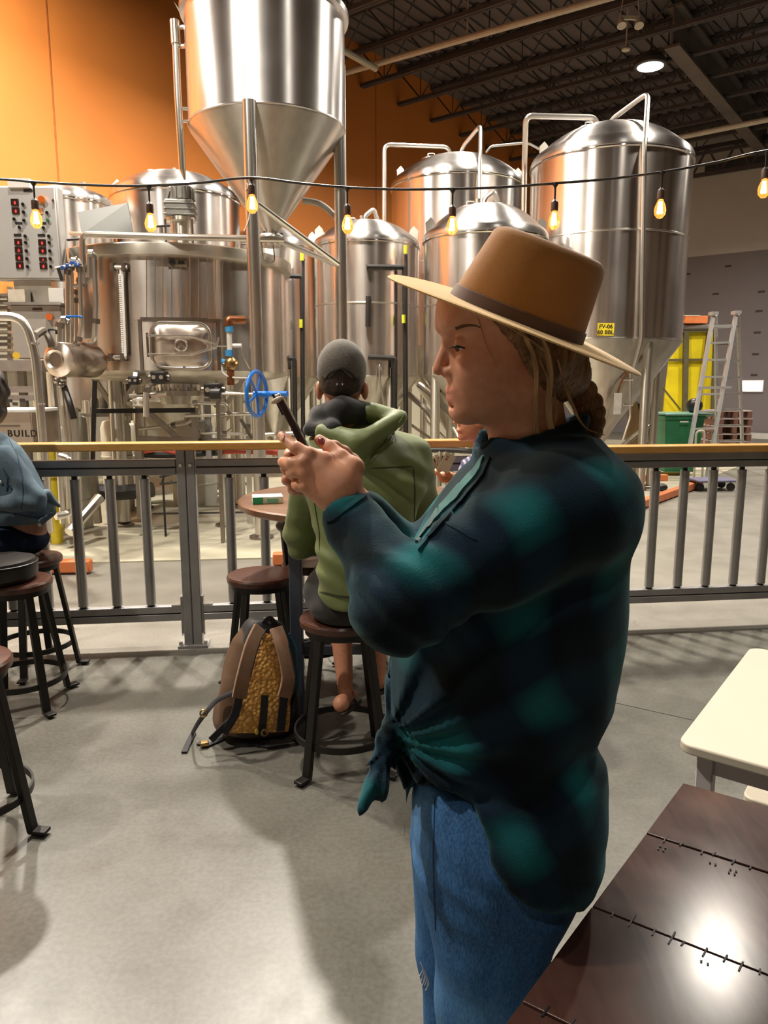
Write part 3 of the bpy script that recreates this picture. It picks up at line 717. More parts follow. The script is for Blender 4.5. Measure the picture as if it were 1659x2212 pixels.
# sight gauge on the left of the kettle
t = thing('sight_gauge', 'white serrated sight gauge strip running down the kettle shell', 'gauge', kpt(266, 770, .05))
P0 = kpt(262, 580, .05); P1 = kpt(270, 770, .05)
MB().bar(P0, P1, .035, .012, up=(0, 1, 0)).build('gauge_strip', M_white, t)
sg = MB(); d = P1 - P0
for k in range(38):
    c_ = P0 + d * (.08 + .9 * k / 38) + Vector((-.018, -.004, 0)); sg.ell(c_, (.016, .012, .013), 6, 4)
sg.build('gauge_teeth', M_white, t)
for px, py, w_ in ((258, 577, .15), (255, 772, .16)):
    c_ = kpt(px, py, .05); MB().cyl(c_ + Vector((-w_ / 2, 0, 0)), c_ + Vector((w_ / 2, 0, 0)), .022, n=10).build('gauge_fitting', M_pipe, t)
    for s in (-.4, .3): MB().cyl(c_ + Vector((s * w_, 0, -.035)), c_ + Vector((s * w_, 0, .035)), .03, n=10).build('clamp', M_dkpipe, t)
MB().cyl(kpt(205, 774, .07), kpt(245, 770, .06), .025, n=10).build('drain_stub', M_copper, t)

# brown elbow, clear tube and brass valve on the right of the manway
t = thing('sample_valve', 'brass valve with clear tube and blue collars right of the manway', 'valve', kpt(497, 820, .1))
yy = KY - KR - .02
MB().tube(fillet([at_y(528, 691, yy + .05), at_y(492, 690, yy - .05), at_y(495, 705, yy - .05)], .04, 4), .040, 12).build('elbow', M_copper, t)
MB().cyl(at_y(494, 700, yy - .05), at_y(497, 772, yy - .05), .026, n=14).build('clear_tube', M_glass_clear, t)
for py in (711, 763): MB().cyl(at_y(495, py - 7, yy - .05), at_y(495.5, py + 6, yy - .05), .038, n=14).build('blue_collar', M_bluepl, t)
MB().ell(at_y(498, 786, yy - .05), (.062, .055, .068), 14, 10).build('valve_body', M_brass, t)
for s in (-1, 1): MB().cyl(at_y(498 + s * 16, 786, yy - .05), at_y(498 + s * 8, 786, yy - .05), .03, n=8).build('valve_port', M_brass, t)
MB().cyl(at_y(479, 781, yy - .05), at_y(486, 783, yy - .05), .03, n=10).build('blue_cap', M_bluepl, t)
MB().cyl(at_y(498, 800, yy - .05), at_y(499, 832, yy - .05), .035, n=10).build('drop_pipe', M_copper, t)
MB().cyl(at_y(502, 747, yy - .03), at_y(522, 747, yy - .03), .022, n=10).build('side_port', M_white, t)
MB().tube(smooth_path([at_y(480, 786, yy - .05), at_y(482, 805, yy - .06), at_y(500, 815, yy - .07), at_y(540, 817, yy - .05)]), .010, 7).build('clear_hose', M_glass_clear, t)
MB().tube(smooth_path([at_y(521, 750, yy), at_y(528, 775, yy), at_y(540, 798, yy)]), .006, 6).build('wire', M_pipe, t)

# ------------------------------------------------------------------ hopper
HY = 7.93; hc = at_y(579, 285, HY); HX = hc.x; HR = .77
hz0 = at_y(579, 283, HY).z; hz1 = at_y(579, 34, HY).z; hzt = at_y(590, 508, HY).z
HB = Vector((HX, HY, 0))
ht = thing('grist_hopper', 'big steel cone-bottomed hopper held up above the kettle on posts', 'hopper', HB)
MB().lathe([(HR, hz0), (HR, hz1)], n=80, caps=False).build('barrel', steel('hopper_stainless', (.82, .79, .77), .32, 0), ht, world=False, smooth=60)
MB().lathe([(HR, hz1 - .05), (HR + .04, hz1 - .045), (HR + .045, hz1), (HR, hz1 + .01), (HR - .04, hz1)], n=80, caps=False).build('rim', M_dome, ht, world=False, smooth=40)
MB().lathe([(HR, hz1 - .02), (HR * .5, hz1 + .05), (0, hz1 + .06)], n=60, caps=False).build('cover', M_dome, ht, world=False, smooth=60)
MB().lathe([(HR, hz0), (HR - .005, hz0 - .03), (.08, hzt + .03), (.08, hzt)], n=80, caps=False).build('cone', M_cone, ht, world=False, smooth=40)
MB().lathe([(HR + .001, hz0 - .01), (HR + .008, hz0), (HR + .001, hz0 + .012)], n=80, caps=False).build('weld_band', M_dome, ht, world=False)
sv = MB().lathe([(.12, hzt), (.13, hzt - .015), (.13, hzt - .05), (.07, hzt - .06), (.07, hzt - .085), (.10, hzt - .09), (.10, hzt - .115), (0, hzt - .115)], n=22).build('slide_valve', M_pipe, ht, world=False)
for k in range(6):
    a = k * math.pi / 3; q = Vector((HX + math.cos(a) * .11, HY + math.sin(a) * .11, hzt - .03)); MB().cyl(q + Vector((0, 0, -.05)), q + Vector((0, 0, .05)), .014, n=6).build('clamp_bolt', M_dkpipe, sv)
# posts
pf = at_y(552, 700, HY - .80); pf.z = 0; pr_ = at_y(737, 600, HY + .05); pr_.z = 0
for p, ztop in ((pf, hz0 - .0), (pr_, hz0 + .62)):
    po = MB().cyl(p + Vector((0, 0, .03)), p + Vector((0, 0, ztop)), .062, n=18).build('post', M_pipe, ht)
    MB().lathe([(.12, .012), (.12, .035), (.07, .05)], c=p, n=16).build('foot_plate', M_dkpipe, po)
for q0, q1 in (((545, 432), (733, 572)), ((602, 520), (735, 574))):
    MB().cyl(at_y(q0[0], q0[1], HY - .8 if q0[0] < 560 else HY - .1), at_y(q1[0], q1[1], HY + .02), .028, n=10).build('brace', M_pipe, ht)
# conveyor drop pipe on the left side
dp = [at_y(378, 48, HY - .1), at_y(384, 200, HY - .1), at_y(394, 365, HY - .1), at_y(399, 388, HY - .1)]
MB().tube(dp, .04, 12, radii=[.036, .036, .034, .012]).build('drop_pipe', M_pipe, ht)
MB().cyl(at_y(377, 44, HY - .1), at_y(380, 95, HY - .1), .046, n=14).build('pipe_collar', M_cone, ht)
for py in (235, 262): MB().cyl(at_y(390, py, HY - .1), at_y(412, py, HY - .05), .016, n=8).build('pipe_bracket', M_pipe, ht)
MB().tube(fillet([at_y(386, 60, HY - .1), at_y(402, 58, HY - .2), at_y(404, 100, HY - .2), at_y(388, 100, HY - .1)], .05, 4), .02, 8).build('hose_loop', M_pipe, ht)
for px, py in ((390, 28),):
    p = at_y(px, py, HY); MB().prism([p + Vector((-.06, 0, .1)), p + Vector((.02, 0, -.06)), p + Vector((.06, 0, -.04)), p + Vector((.0, 0, .02))], (0, .03, 0)).build('lifting_lug', M_cone, ht)
# white transfer hose arcing behind the hopper
MB().tube(smooth_path([at_y(655, 433, HY + .6), at_y(690, 440, HY + .6), at_y(718, 462, HY + .6), at_y(733, 488, HY + .5), at_y(737, 560, HY + .4)], 8), .035, 10).build('transfer_hose', plain('cream_hose', (.72, .66, .58), .45), ht)
for P in ([(527, 500), (538, 470), (540, 420), (533, 395)], [(565, 525), (570, 560), (592, 563), (590, 530)], [(531, 412), (548, 385), (552, 350), (548, 300)]):
    MB().tube(smooth_path([at_y(px, py, HY - .86) for px, py in P]), .006, 6).build('control_cable', M_dkpipe if P[0][0] != 527 else M_white, ht)

# ------------------------------------------------------------------ blue hand wheel
WY = 6.8; wc = at_y(555, 851, WY)
t = thing('discharge_valve', 'bright blue spoked hand wheel valve on a long blue stem', 'valve', wc)
ax = Vector((.955, -.295, 0)); rad = 47 * WY / F
MB().ring(wc, rad, .018, 40, 10, ax).build('wheel_rim', M_blue, t)
e1 = ax.orthogonal().normalized(); e2 = ax.cross(e1)
for k in range(5):
    a = 2 * math.pi * k / 5 + .3; MB().cyl(wc, wc + (e1 * math.cos(a) + e2 * math.sin(a)) * rad, .012, n=8).build('spoke', M_blue, t)
MB().cyl(wc - ax * .03, wc + ax * .30, .026, n=14).build('stem', M_blue, t)
MB().cyl(wc - ax * .42, wc, .012, n=8).build('valve_shaft', M_pipe, t)
MB().cyl(wc - ax * .46, wc - ax * .36, .05, n=12).build('gland', M_black, t)
MB().tube([wc - ax * .36, wc - ax * .40 + Vector((0, 0, -.1)), Vector((wc.x - .38, wc.y + .1, .02))], .022, 8).build('support_leg', M_dkpipe, t)

# ------------------------------------------------------------------ plumbing under and beside the kettle
rng = random.Random(3)
def run(label, pts, y, r=.022, mat=None, clamps=0, name='pipe_run', cat='pipe', fl_=.05, ys=None):
    P = [at_y(px, py, (y if ys is None else ys[i])) for i, (px, py) in enumerate(pts)]
    low = min(P, key=lambda q: q.z); t = thing(name, label, cat, low)
    FP = fillet(P, fl_, 4) if len(P) > 2 else P
    MB().tube(FP, r, 9).build('pipe', mat or M_pipe, t)
    for k in range(clamps):
        i = int((k + .5) / clamps * (len(FP) - 1)); a_, b_ = FP[i], FP[min(i + 1, len(FP) - 1)]; d = (b_ - a_).normalized() if (b_ - a_).length else Vector((0, 0, 1)); c_ = a_.lerp(b_, .5)
        MB().cyl(c_ - d * .022, c_ + d * .022, r * 1.6, n=10).build('clamp', M_dkpipe, t)
    return t
fy = KY - KR - .28
run('steel pipe loop hugging the left of the kettle shell', [(193, 600), (193, 549), (203, 549), (208, 650), (204, 737), (168, 737)], fy, .026, clamps=2, ys=[fy] * 5 + [fy + .13])
run('tall steel pipe left of the kettle with blue valves', [(146, 780), (146, 580), (158, 560), (172, 575), (176, 700)], fy - .02, .020, clamps=5)
run('middle steel pipe of the left manifold', [(156, 790), (155, 575), (166, 556), (180, 580), (180, 615), (158, 618)], fy + .065, .018, clamps=4)
run('right steel pipe of the left manifold', [(166, 795), (164, 640), (172, 600), (184, 590)], fy + .13, .018, clamps=4)
run('short bent manifold pipe above the round pump', [(128, 745), (128, 700), (138, 690), (150, 695)], fy - .06, .024, clamps=2)
run('lower manifold pipe ending at the kettle', [(140, 755), (160, 750), (170, 738), (176, 690)], fy - .10, .018, clamps=3)
t = thing('valve_bank', 'row of blue butterfly valve handles on the left manifold', 'valve', at_y(145, 585, fy - .05))
for px, py in ((137, 578), (148, 574), (158, 568), (166, 572)):
    c_ = at_y(px, py, fy - .05); MB().box(c_, (.05, .03, .035), .4).build('blue_handle', plain('valve_blue', (.03, .09, .33), .4), t, bevel=.006)
MB().bar(at_y(126, 580, fy - .06), at_y(134, 606, fy - .06), .03, .02).build('black_lever', M_black, t)
MB().cyl(at_y(120, 579, fy - .05), at_y(170, 571, fy - .05), .014, n=8).build('valve_rod', M_pipe, t)
t = thing('blue_tie_bar', 'thin blue clamp bar across the left manifold pipes', 'clamp', at_y(158, 685, fy - .05))
MB().tube([at_y(142, 684, fy - .06), at_y(160, 683, fy - .07), at_y(178, 685, fy - .06)], .010, 7).build('bar', M_blue, t); MB().tube([at_y(148, 684, fy - .06), at_y(147, 700, fy - .06)], .012, 7).build('drop', M_blue, t)

# round-ended pump in front
PYd = 6.7; pc = at_y(124, 777, PYd); axp = Vector((.24, .97, 0)).normalized()
Rm = Matrix((axp.cross(Vector((0, 0, 1))).normalized() * -1, Vector((0, 0, 1)), axp)).transposed()
t = thing('heat_exchanger', 'round steel vessel end with a dark port left of the kettle', 'vessel', pc)
rp = 37 * PYd / F
MB().lathe([(rp * .45, -.03), (rp * .50, -.03), (rp * .97, .01), (rp, .03), (rp, .50), (rp * .8, .56), (0, .57)], c=pc, n=36, M=Rm).build('vessel_body', steel('vessel_stainless', (.68, .58, .50), .28, 0), t)
MB().lathe([(rp * .42, -.03), (rp * .55, -.05), (rp * .55, .0), (rp * .42, .0)], c=pc, n=30, M=Rm, caps=False).build('port_ring', M_pipe, t)
MB().lathe([(0, -.022), (rp * .44, -.022), (rp * .44, .0), (0, .0)], c=pc, n=24, M=Rm).build('dark_port', M_black, t)
for px, r in ((112, .03), (130, .026), (138, .018)):
    MB().tube([at_y(px, 810, PYd + .1), at_y(px + 14, 955, PYd + .1), at_y(px + 24, 1130, PYd + .1)], r, 10).build('stand_pipe', M_pipe, t)
for px, py in ((122, 822), (131, 832), (126, 812), (136, 818)):
    MB().ell(at_y(px, py, PYd + .05), (.035, .03, .035), 8, 6).build('clamp', M_dkpipe, t)
MB().tube(smooth_path([at_y(75, 725, PYd - .15), at_y(95, 715, PYd), at_y(108, 735, PYd), at_y(112, 750, PYd)]), .035, 9).build('cable_hose', M_dkpipe, t)
MB().tube(smooth_path([at_y(75, 738, PYd - .15), at_y(90, 716, PYd), at_y(118, 712, PYd), at_y(122, 722, PYd)]), .010, 6).build('black_wire', M_black, t)
MB().tube(smooth_path([at_y(138, 835, PYd + .1), at_y(150, 870, PYd), at_y(160, 905, PYd)]), .03, 8).build('black_hose', M_black, t)

# bent tube guard rail at the far left
t = thing('tube_guard', 'bent steel tube guard in front of the control cabinet', 'guard rail', at_y(100, 1080, 5.8))
MB().tube(fillet([at_y(-60, 683, 5.8), at_y(52, 684, 5.8), at_y(76, 760, 5.8), at_y(97, 1000, 5.8), at_y(106, 1150, 5.8)], .16, 6), .034, 12).build('tube', M_pipe, t)
for px, py in ((73, 742), (87, 873)): MB().cyl(at_y(px, py - 2, 5.8), at_y(px + .3, py + 2, 5.8), .040, n=12).build('weld_collar', M_dome, t)
t = thing('tube_guard', 'lower bent steel tube curling to the floor behind the denim jacket', 'guard rail', at_y(140, 1120, 6.0))
MB().tube(fillet([at_y(128, 985, 6.0), at_y(148, 990, 6.0), at_y(152, 1110, 6.0), at_y(120, 1115, 5.9)], .1, 5), .030, 10).build('tube', M_pipe, t)
run('thick oblique steel pipe near the floor left of the kettle leg', [(150, 1150), (215, 1075)], 6.9, .05, ys=[6.6, 7.0])
run('tall bent pipe standing behind the left balusters', [(140, 1150), (160, 1000), (158, 880)], 7.05, .05)

# ------------------------------------------------------------------ control cabinet
CYp = 7.35
def cp(px, py, off=0.0): return at_y(px, py, CYp - off)
ct = thing('control_cabinet', 'stainless control cabinet with red displays and rows of switches', 'control panel', at_y(60, 612, CYp))
fr = [cp(-12, 398), cp(124, 404), cp(134, 607), cp(17, 602)]
zt_, zb_ = (fr[1].z + fr[0].z) / 2, (fr[2].z + fr[3].z) / 2; x0_, x1_ = cp(0, 500).x - .10, (fr[1].x + fr[2].x) / 2
MB().box(((x0_ + x1_) / 2, CYp + .075, (zt_ + zb_) / 2), (x1_ - x0_, .14, zt_ - zb_)).build('cabinet_box', plain('cabinet_stainless', (.50, .48, .46), .42, .55, .06, 2), ct, bevel=.012)
door = MB().box(((x0_ + x1_) / 2, CYp, (zt_ + zb_) / 2), (x1_ - x0_ - .03, .03, zt_ - zb_ - .03)).build('cabinet_door', plain('cabinet_door_stainless', (.62, .60, .58), .42, .55, .06, 2), ct, bevel=.006)
M_disp = plain('display_black', (.03, .008, .008), .3); M_digit = emitter('display_red', (1, .05, .03), 2.2)
S = CYp / F
def disp(px, py, w_=15, h_=13):
    d_ = MB().box(cp(px, py, .02), (w_ * S, .02, h_ * S)).build('display', M_disp, door, bevel=.003)
    text_mesh(rng.choice(['8', '0']), h_ * S * .62, M_digit, 'digits', ct, Matrix.Translation(cp(px, py + 1.5, .032)) @ Matrix.Rotation(math.pi / 2, 4, 'X'), .001)
for px, py in ((32, 437), (34, 455), (39.5, 523), (40.5, 540), (41.6, 556.5), (43, 573.5), (91, 524), (92, 541), (94, 574.5)): disp(px, py)
disp(93, 560, 15, 8)
for px, py, w_, h_ in ((60.5, 411.5, 18, 5), (40.5, 482, 14, 4), (92, 482, 14, 4), (38, 507.5, 15, 5), (89.5, 508, 15, 5)):
    MB().box(cp(px, py, .018), (w_ * S, .008, h_ * S)).build('name_strip', M_black, door)
def knob(px, py, mat=M_blackmetal, r=3.2):
    MB().cyl(cp(px, py, .01), cp(px, py, .05), r * S, n=12).build('switch', mat, door)
for k, py in enumerate((510, 524, 542, 559, 576)): knob(54 + k * 1.3, py); knob(105 + k * 1.1, py)
for px, py in ((49, 441), (50.5, 458), (51.5, 476), (30, 473), (41.5, 491), (93.5, 492), (101, 459)): knob(px, py)
knob(103, 476, M_green); knob(114.5, 433, M_dkpipe, 2.5)
MB().cyl(cp(89, 432, .01), cp(89, 432, .03), 8.5 * S, n=24).build('stop_ring', plain('amber', (.85, .45, .12), .4), door); MB().cyl(cp(89, 430, .03), cp(89, 430, .07), 6.2 * S, n=20).build('stop_button', plain('stop_orange', (.75, .16, .03), .35), door)
MB().box(cp(88, 456, .018), (9 * S, .008, 12 * S)).build('warning_sticker', plain('sticker_orange', (.85, .32, .12), .5), door)
MB().box(cp(45, 398, .0), (.2, .1, .08)).build('top_box', M_white, ct)
# post and lower cabinet
MB().box(Vector((at_y(75, 628, CYp + .1).x, CYp + .115, at_y(52, 628, CYp + .1).z)), (.36, .11, .25)).build('cable_duct', M_cone, ct)
lb_ = thing('pump_cabinet', 'lower stainless cabinet with an orange button and yellow sticker', 'cabinet', at_y(80, 775, CYp))
c0_, c1_ = at_y(24, 660, CYp), at_y(142, 775, CYp)
MB().box(((c0_.x + c1_.x) / 2, CYp + .07, (c0_.z + c1_.z) / 2), (c1_.x - c0_.x, .20, c0_.z - c1_.z)).build('cabinet_box', plain('lower_stainless', (.58, .54, .49), .40, .55, .06, 2), lb_, bevel=.012)
MB().box(((c0_.x + c1_.x) / 2, CYp + .05, c0_.z + .012), (c1_.x - c0_.x + .06, .28, .025)).build('shelf_top', M_dome, lb_)
CYl = CYp - .04
MB().cyl(at_y(106, 684, CYl), at_y(106, 684, CYl - .05), .032, n=20).build('stop_button', plain('stop_orange', (.75, .16, .03), .35), lb_)
MB().cyl(at_y(35.5, 768, CYl + .008), at_y(35.5, 768, CYl - .004), .034, n=20).build('round_sticker', plain('sticker_yellow', (.85, .55, .05), .5), lb_)
MB().box(at_y(80, 668, CYl), (.085, .01, .022)).build('name_strip', plain('brown_strip', (.10, .03, .02), .5), lb_)
MB().box(at_y(42, 642, CYp - .02), (.16, .12, .13)).build('ledger_box', plain('cream_box', (.66, .58, .47), .6), lb_); MB().box(at_y(127, 640, CYp - .02), (.14, .12, .14)).build('white_box', M_white, lb_)
# slatted louvre stack left of the lower cabinet
t = thing('louvre_rack', 'dark slatted louvre rack behind the bent tube guard', 'rack', at_y(5, 790, CYp + .3))
for k in range(11):
    py = 640 + k * 13; MB().box(at_y(-4, py, CYp + .3), (.30, .22, .028)).build('slat', M_dkpipe if k % 3 else M_cone, t)
for px in (-35, 22): MB().bar(at_y(px, 620, CYp + .3), Vector((at_y(px, 780, CYp + .3).x, CYp + .3, at_y(60, 790, CYp - .2).z + .046)), .04, .04).build('upright', M_cone, t)
# working platform
zp_ = at_y(60, 790, CYp - .2).z
pf_ = thing('work_platform', 'raised steel working platform under the control cabinet', 'platform', Vector((at_y(60, 790, CYp).x, CYp, 0)))
for z, h_, dpt_ in ((zp_, .10, .62), (zp_ - .22, .06, .06), (zp_ - .30, .05, .05)):
    MB().box((at_y(10, 790, CYp).x - .2, CYp + .06 if dpt_ > .5 else CYp - .25, z), (1.35, dpt_, h_)).build('deck_beam', plain('platform_steel', (.36, .30, .27), .45, .4), pf_)
for px in (-40, 8, 50, 92):
    p = at_y(px, 840, CYp - .2); MB().bar(Vector((p.x, p.y, .012)), Vector((p.x, p.y, zp_)), .06, .06).build('upright', M_dkpipe, pf_)
for px in (20, 65): 
    p = at_y(px, 830, CYp + .34); MB().box((p.x, p.y, zp_ - .14), (.16, .05, .2)).build('back_panel', M_white, pf_)
# stainless box with knobs and stamped word
BY = 6.1; t = thing('burner_box', 'stainless box with stamped lettering and black knobs under the platform', 'box', at_y(30, 960, BY))
b0, b1 = at_y(-40, 890, BY), at_y(72, 962, BY)
MB().box(((b0.x + b1.x) / 2, BY + .25, (b0.z + b1.z) / 2), (b1.x - b0.x, .5, b0.z - b1.z)).build('box_body', steel('box_stainless', (.66, .56, .48), .3, 0), t, bevel=.01)
MB().box(((b0.x + b1.x) / 2, BY + .22, b0.z + .01), (b1.x - b0.x + .02, .56, .03)).build('box_lid', M_white, t, bevel=.008)
for px, py in ((21, 869), (33, 876), (8, 878), (48, 868)): MB().cyl(at_y(px, py, BY + .2), at_y(px, py - 7, BY + .2), .022, n=10).build('knob', M_black, t)
text_mesh('BUILD', .075, M_black, 'stamped_word', t, Matrix.Translation(at_y(48, 937, BY - .002)) @ Matrix.Rotation(math.pi / 2, 4, 'X'), .001, True, 1.25)
MB().box(at_y(16, 920, BY - .003), (.2, .006, .012)).build('seam_strip', M_dkpipe, t)
for px in (-30, 60): 
    p = at_y(px, 960, BY + .25); MB().bar(Vector((p.x, p.y, .012)), Vector((p.x, p.y, b1.z)), .05, .05).build('leg', M_dkpipe, t)

# ------------------------------------------------------------------ drums and jugs behind the kettle legs
def jug(label, px, py_top, w_px, y, cap=None, hgt=None, mat=None):
    top = at_y(px, py_top, y); wd = w_px * y / F; b = Vector((top.x, y, .012)); t = thing('chemical_drum', label, 'drum', b)
    h_ = top.z - .012
    pr = [(wd * .5, .0), (wd * .52, .03), (wd * .52, h_ - .10), (wd * .44, h_ - .03), (wd * .2, h_ - .01), (wd * .18, h_ + .02), (0, h_ + .02)]
    MB().lathe(pr, n=24).build('drum_body', mat or plain('drum_white', (.70, .67, .58), .5, 0, .06, 4), t, world=False)
    for z in (.25, .6): MB().ring((0, 0, h_ * z), wd * .52, .012, 24, 6).build('drum_rib', mat or plain('drum_white', (.70, .67, .58), .5), t, world=False)
    if cap: MB().cyl((0, 0, h_ + .0), (0, 0, h_ + .07), wd * .2, n=14).build('cap', cap, t, world=False)
jug('white drum with a red cap behind the front kettle leg', 248, 905, 60, 8.75, M_red)
jug('white drum standing between the kettle legs', 292, 912, 46, 9.25)
jug('pale drum behind the vessel stand pipes', 118, 918, 50, 7.6)
jug('slim white drum beside the vessel stand pipes', 172, 895, 26, 7.7)
jug('white plastic tote below the kettle discharge flange', 415, 905, 90, 9.3)
jug('small yellow jug behind the guard tube', 106, 930, 24, 6.9, M_black, None, plain('jug_yellow', (.80, .62, .03), .5))
for px, lb, cp_ in ((205, 'white detergent bottle with a red cap on the kettle frame', M_red), (225, 'white detergent bottle with a white cap on the kettle frame', M_white)):
    b = at_y(px, 882, 8.0); t = thing('detergent_bottle', lb, 'bottle', b)
    MB().lathe([(.035, 0), (.042, .01), (.042, .09), (.02, .125), (.016, .14), (0, .14)], n=16).build('bottle_body', M_white, t, world=False); MB().cyl((0, 0, .135), (0, 0, .17), .018, n=10).build('cap', cp_, t, world=False)
# kettle support frame below
t = thing('support_frame', 'dark steel frame with diagonal braces under the kettle', 'frame', Vector((KX, KY - .7, .012)))
def fb(a_, b_, y, w_=.05, mat=M_dkpipe, nm='brace'): MB().bar(at_y(a_[0], a_[1], y), at_y(b_[0], b_[1], y), w_, w_, up=(0, 1, 0)).build(nm, mat, t)
fb((312, 882), (402, 962), 7.62, .05); fb((420, 882), (424, 960), 7.5, .06, M_dkpipe, 'post'); fb((448, 860), (452, 1000), 7.6, .055, M_strut, 'post')
fb((205, 888), (422, 886), 7.485, .045, M_black, 'rail'); fb((520, 905), (545, 948), 7.5, .03); fb((300, 948), (530, 955), 7.6, .06, M_dkpipe, 'rail'); fb((536, 870), (540, 1130), 7.6, .05, M_cone, 'post')
fb((456, 960), (404, 905), 8.2, .05); fb((205, 822), (200, 1010), 7.52, .035, M_black, 'post'); fb((298, 833), (306, 1130), 8.0, .05, M_cone, 'post'); fb((200, 1000), (212, 1130), 7.2, .06, M_dkpipe, 'post'); fb((300, 960), (306, 1120), 7.2, .07, M_dkpipe, 'post')
p = at_y(200, 890, 8.0); MB().box(p + Vector((.1, 0, -.03)), (.5, .3, .03)).build('shelf', M_dkpipe, t)
for i, (P, y, r, lb) in enumerate([([(415, 880), (418, 870), (490, 872), (495, 895), (560, 893)], 7.455, .018, 'upper thin steel line under the discharge flange'), ([(400, 898), (480, 897), (500, 893)], 7.458, .016, 'middle thin steel line under the discharge flange'), ([(430, 935), (540, 938)], 7.562, .016, 'lower thin steel line near the rail cap'),
        ([(316, 900), (316, 840), (322, 825), (335, 822)], 7.17, .028, 'short bent pipe left of the discharge flange'), ([(445, 845), (470, 848), (528, 851)], 7.05, .014, 'valve shaft line leading to the blue wheel'), ([(280, 855), (360, 850)], 7.3, .022, 'pale horizontal pipe left of the discharge flange'),
        ([(300, 927), (350, 922), (400, 915), (420, 905)], 7.965, .02, 'thin pipe behind the diagonal brace'), ([(540, 940), (600, 938), (640, 935)], 7.6, .02, 'thin pipe behind the phone')]):
    run(lb, P, y, r, clamps=2 if i in (0, 3, 5) else 1)
for px, py, s_, lb in ((345, 815, .14, 'black valve actuator left of the discharge neck'), (462, 842, .16, 'black valve actuator right of the discharge flange'), (302, 868, .12, 'steel pump head left of the discharge flange'), (290, 822, .10, 'black solenoid under the kettle skirt')):
    c_ = at_y(px, py, {345: 7.10, 462: 7.05, 302: 7.25, 290: 7.22}[px]); t = thing('valve_actuator', lb, 'actuator', c_ - Vector((0, 0, s_ / 2)))
    m_ = M_cone if 'pump' in lb else M_black
    MB().box(c_, (s_, s_, s_ * .8)).build('actuator_body', m_, t, bevel=.015); MB().cyl(c_ + Vector((-s_ * .7, 0, 0)), c_ + Vector((s_ * .7, 0, 0)), s_ * .22, n=12).build('actuator_shaft', M_dkpipe, t)
    if px in (345, 290): MB().bar(c_ + Vector((0, s_ * .4, s_ * .3)), Vector((c_.x, kpt(px, 790).y + .03, zb + .01)), .04, .02).build('bracket', M_dkpipe, t)
    for sx in (-.25, .25): MB().cyl(c_ + Vector((sx * s_, -s_ * .5, .0)), c_ + Vector((sx * s_, -s_ * .56, 0)), s_ * .14, n=10).build('bolt_head', M_pipe, t)
# red and black hoses lying along the brewhouse floor behind the rail
for lb, P, y, r, m_ in (('red hose lying behind the rail left of the round table', [(420, 978), (520, 974), (600, 978)], 7.71, .03, plain('red_hose', (.62, .10, .06), .5)), ('red hose coil behind the rail post', [(300, 976), (345, 968), (390, 978)], 7.262, .03, MATS['red_hose']), ('black hose running behind the rail', [(300, 982), (360, 984), (480, 978)], 7.655, .03, M_black),
        ('dark suction hose on the floor under the kettle', [(210, 1062), (260, 1065), (330, 1058)], 7.6, .08, M_black), ('dark hose behind the hidden card player', [(880, 972), (960, 972), (1080, 978)], 9.2, .035, M_black)):
    run(lb, P, y, r, m_, 0, 'floor_hose', 'hose')
t = thing('hose_stand', 'low black hose stand on the white epoxy floor', 'stand', Vector(at_floor(370, 1128)))
for a_, b_ in (((345, 1030), (395, 1020)), ((355, 1026), (350, 1045)), ((388, 1022), (392, 1038)), ((345, 1045), (395, 1040))): MB().cyl(at_y(a_[0], a_[1], 7.2), at_y(b_[0], b_[1], 7.2), .012, n=6).build('rod', M_black, t)
for px in (352, 392): MB().cyl(at_y(px, 1040, 7.2), Vector((at_y(px, 1040, 7.2).x, 7.2, .012)), .012, n=6).build('rod', M_black, t)
dr0, dr1 = at_floor(330, 1112), at_floor(620, 1108)
t = thing('trench_drain', 'narrow black trench drain set in the white epoxy floor', 'drain', dr0); MB().bar(dr0 + Vector((0, 0, .013)), dr1 + Vector((0, 0, .013)), .10, .008).build('drain_grate', M_black, t)
# ================================================================== steel railing
def rail_at(px, py, off=0.0):
    d = ray(px, py); o = Vector((0, 0, CAMH)); n = RN
    t = (RP0 + RN * off - o).dot(n) / d.dot(n); return o + d * t
def rail_s(px, py=1150): return (rail_at(px, py) - RP0).dot(RD)
def rs(s, z=0.0, off=0.0): return RP0 + RD * s + RN * off + Vector((0, 0, z))
RAILANG = math.radians(7.1)
zA1 = rail_at(410, 991).z; zA0 = rail_at(410, 1025).z; zB1 = rail_at(410, 1306).z; zB0 = rail_at(410, 1338).z
zC1 = rail_at(410, 954).z; zC0 = rail_at(410, 971).z
S_mid = rail_s(1160); sL = rail_s(-330); sR = rail_s(1900)
rt = thing('guard_railing', 'grey strut guard railing with tube balusters and timber cap between taproom and brewery', 'railing', RP0)
def strut_rail(s0, s1, z0, z1):
    zm = (z0 + z1) / 2
    o = MB().box(rs((s0 + s1) / 2, (zm + z1) / 2 + .001), (s1 - s0, .05, z1 - zm - .004), RAILANG).build('strut_rail', M_strut, rt, bevel=.004)
    MB().box(rs((s0 + s1) / 2, (zm + z0) / 2 - .001), (s1 - s0, .05, zm - z0 - .004), RAILANG).build('strut_rail', M_strut, rt, bevel=.004)
    MB().box(rs((s0 + s1) / 2, zm), (s1 - s0, .036, .01), RAILANG).build('strut_gap', M_blackmetal, o)
PW = .052
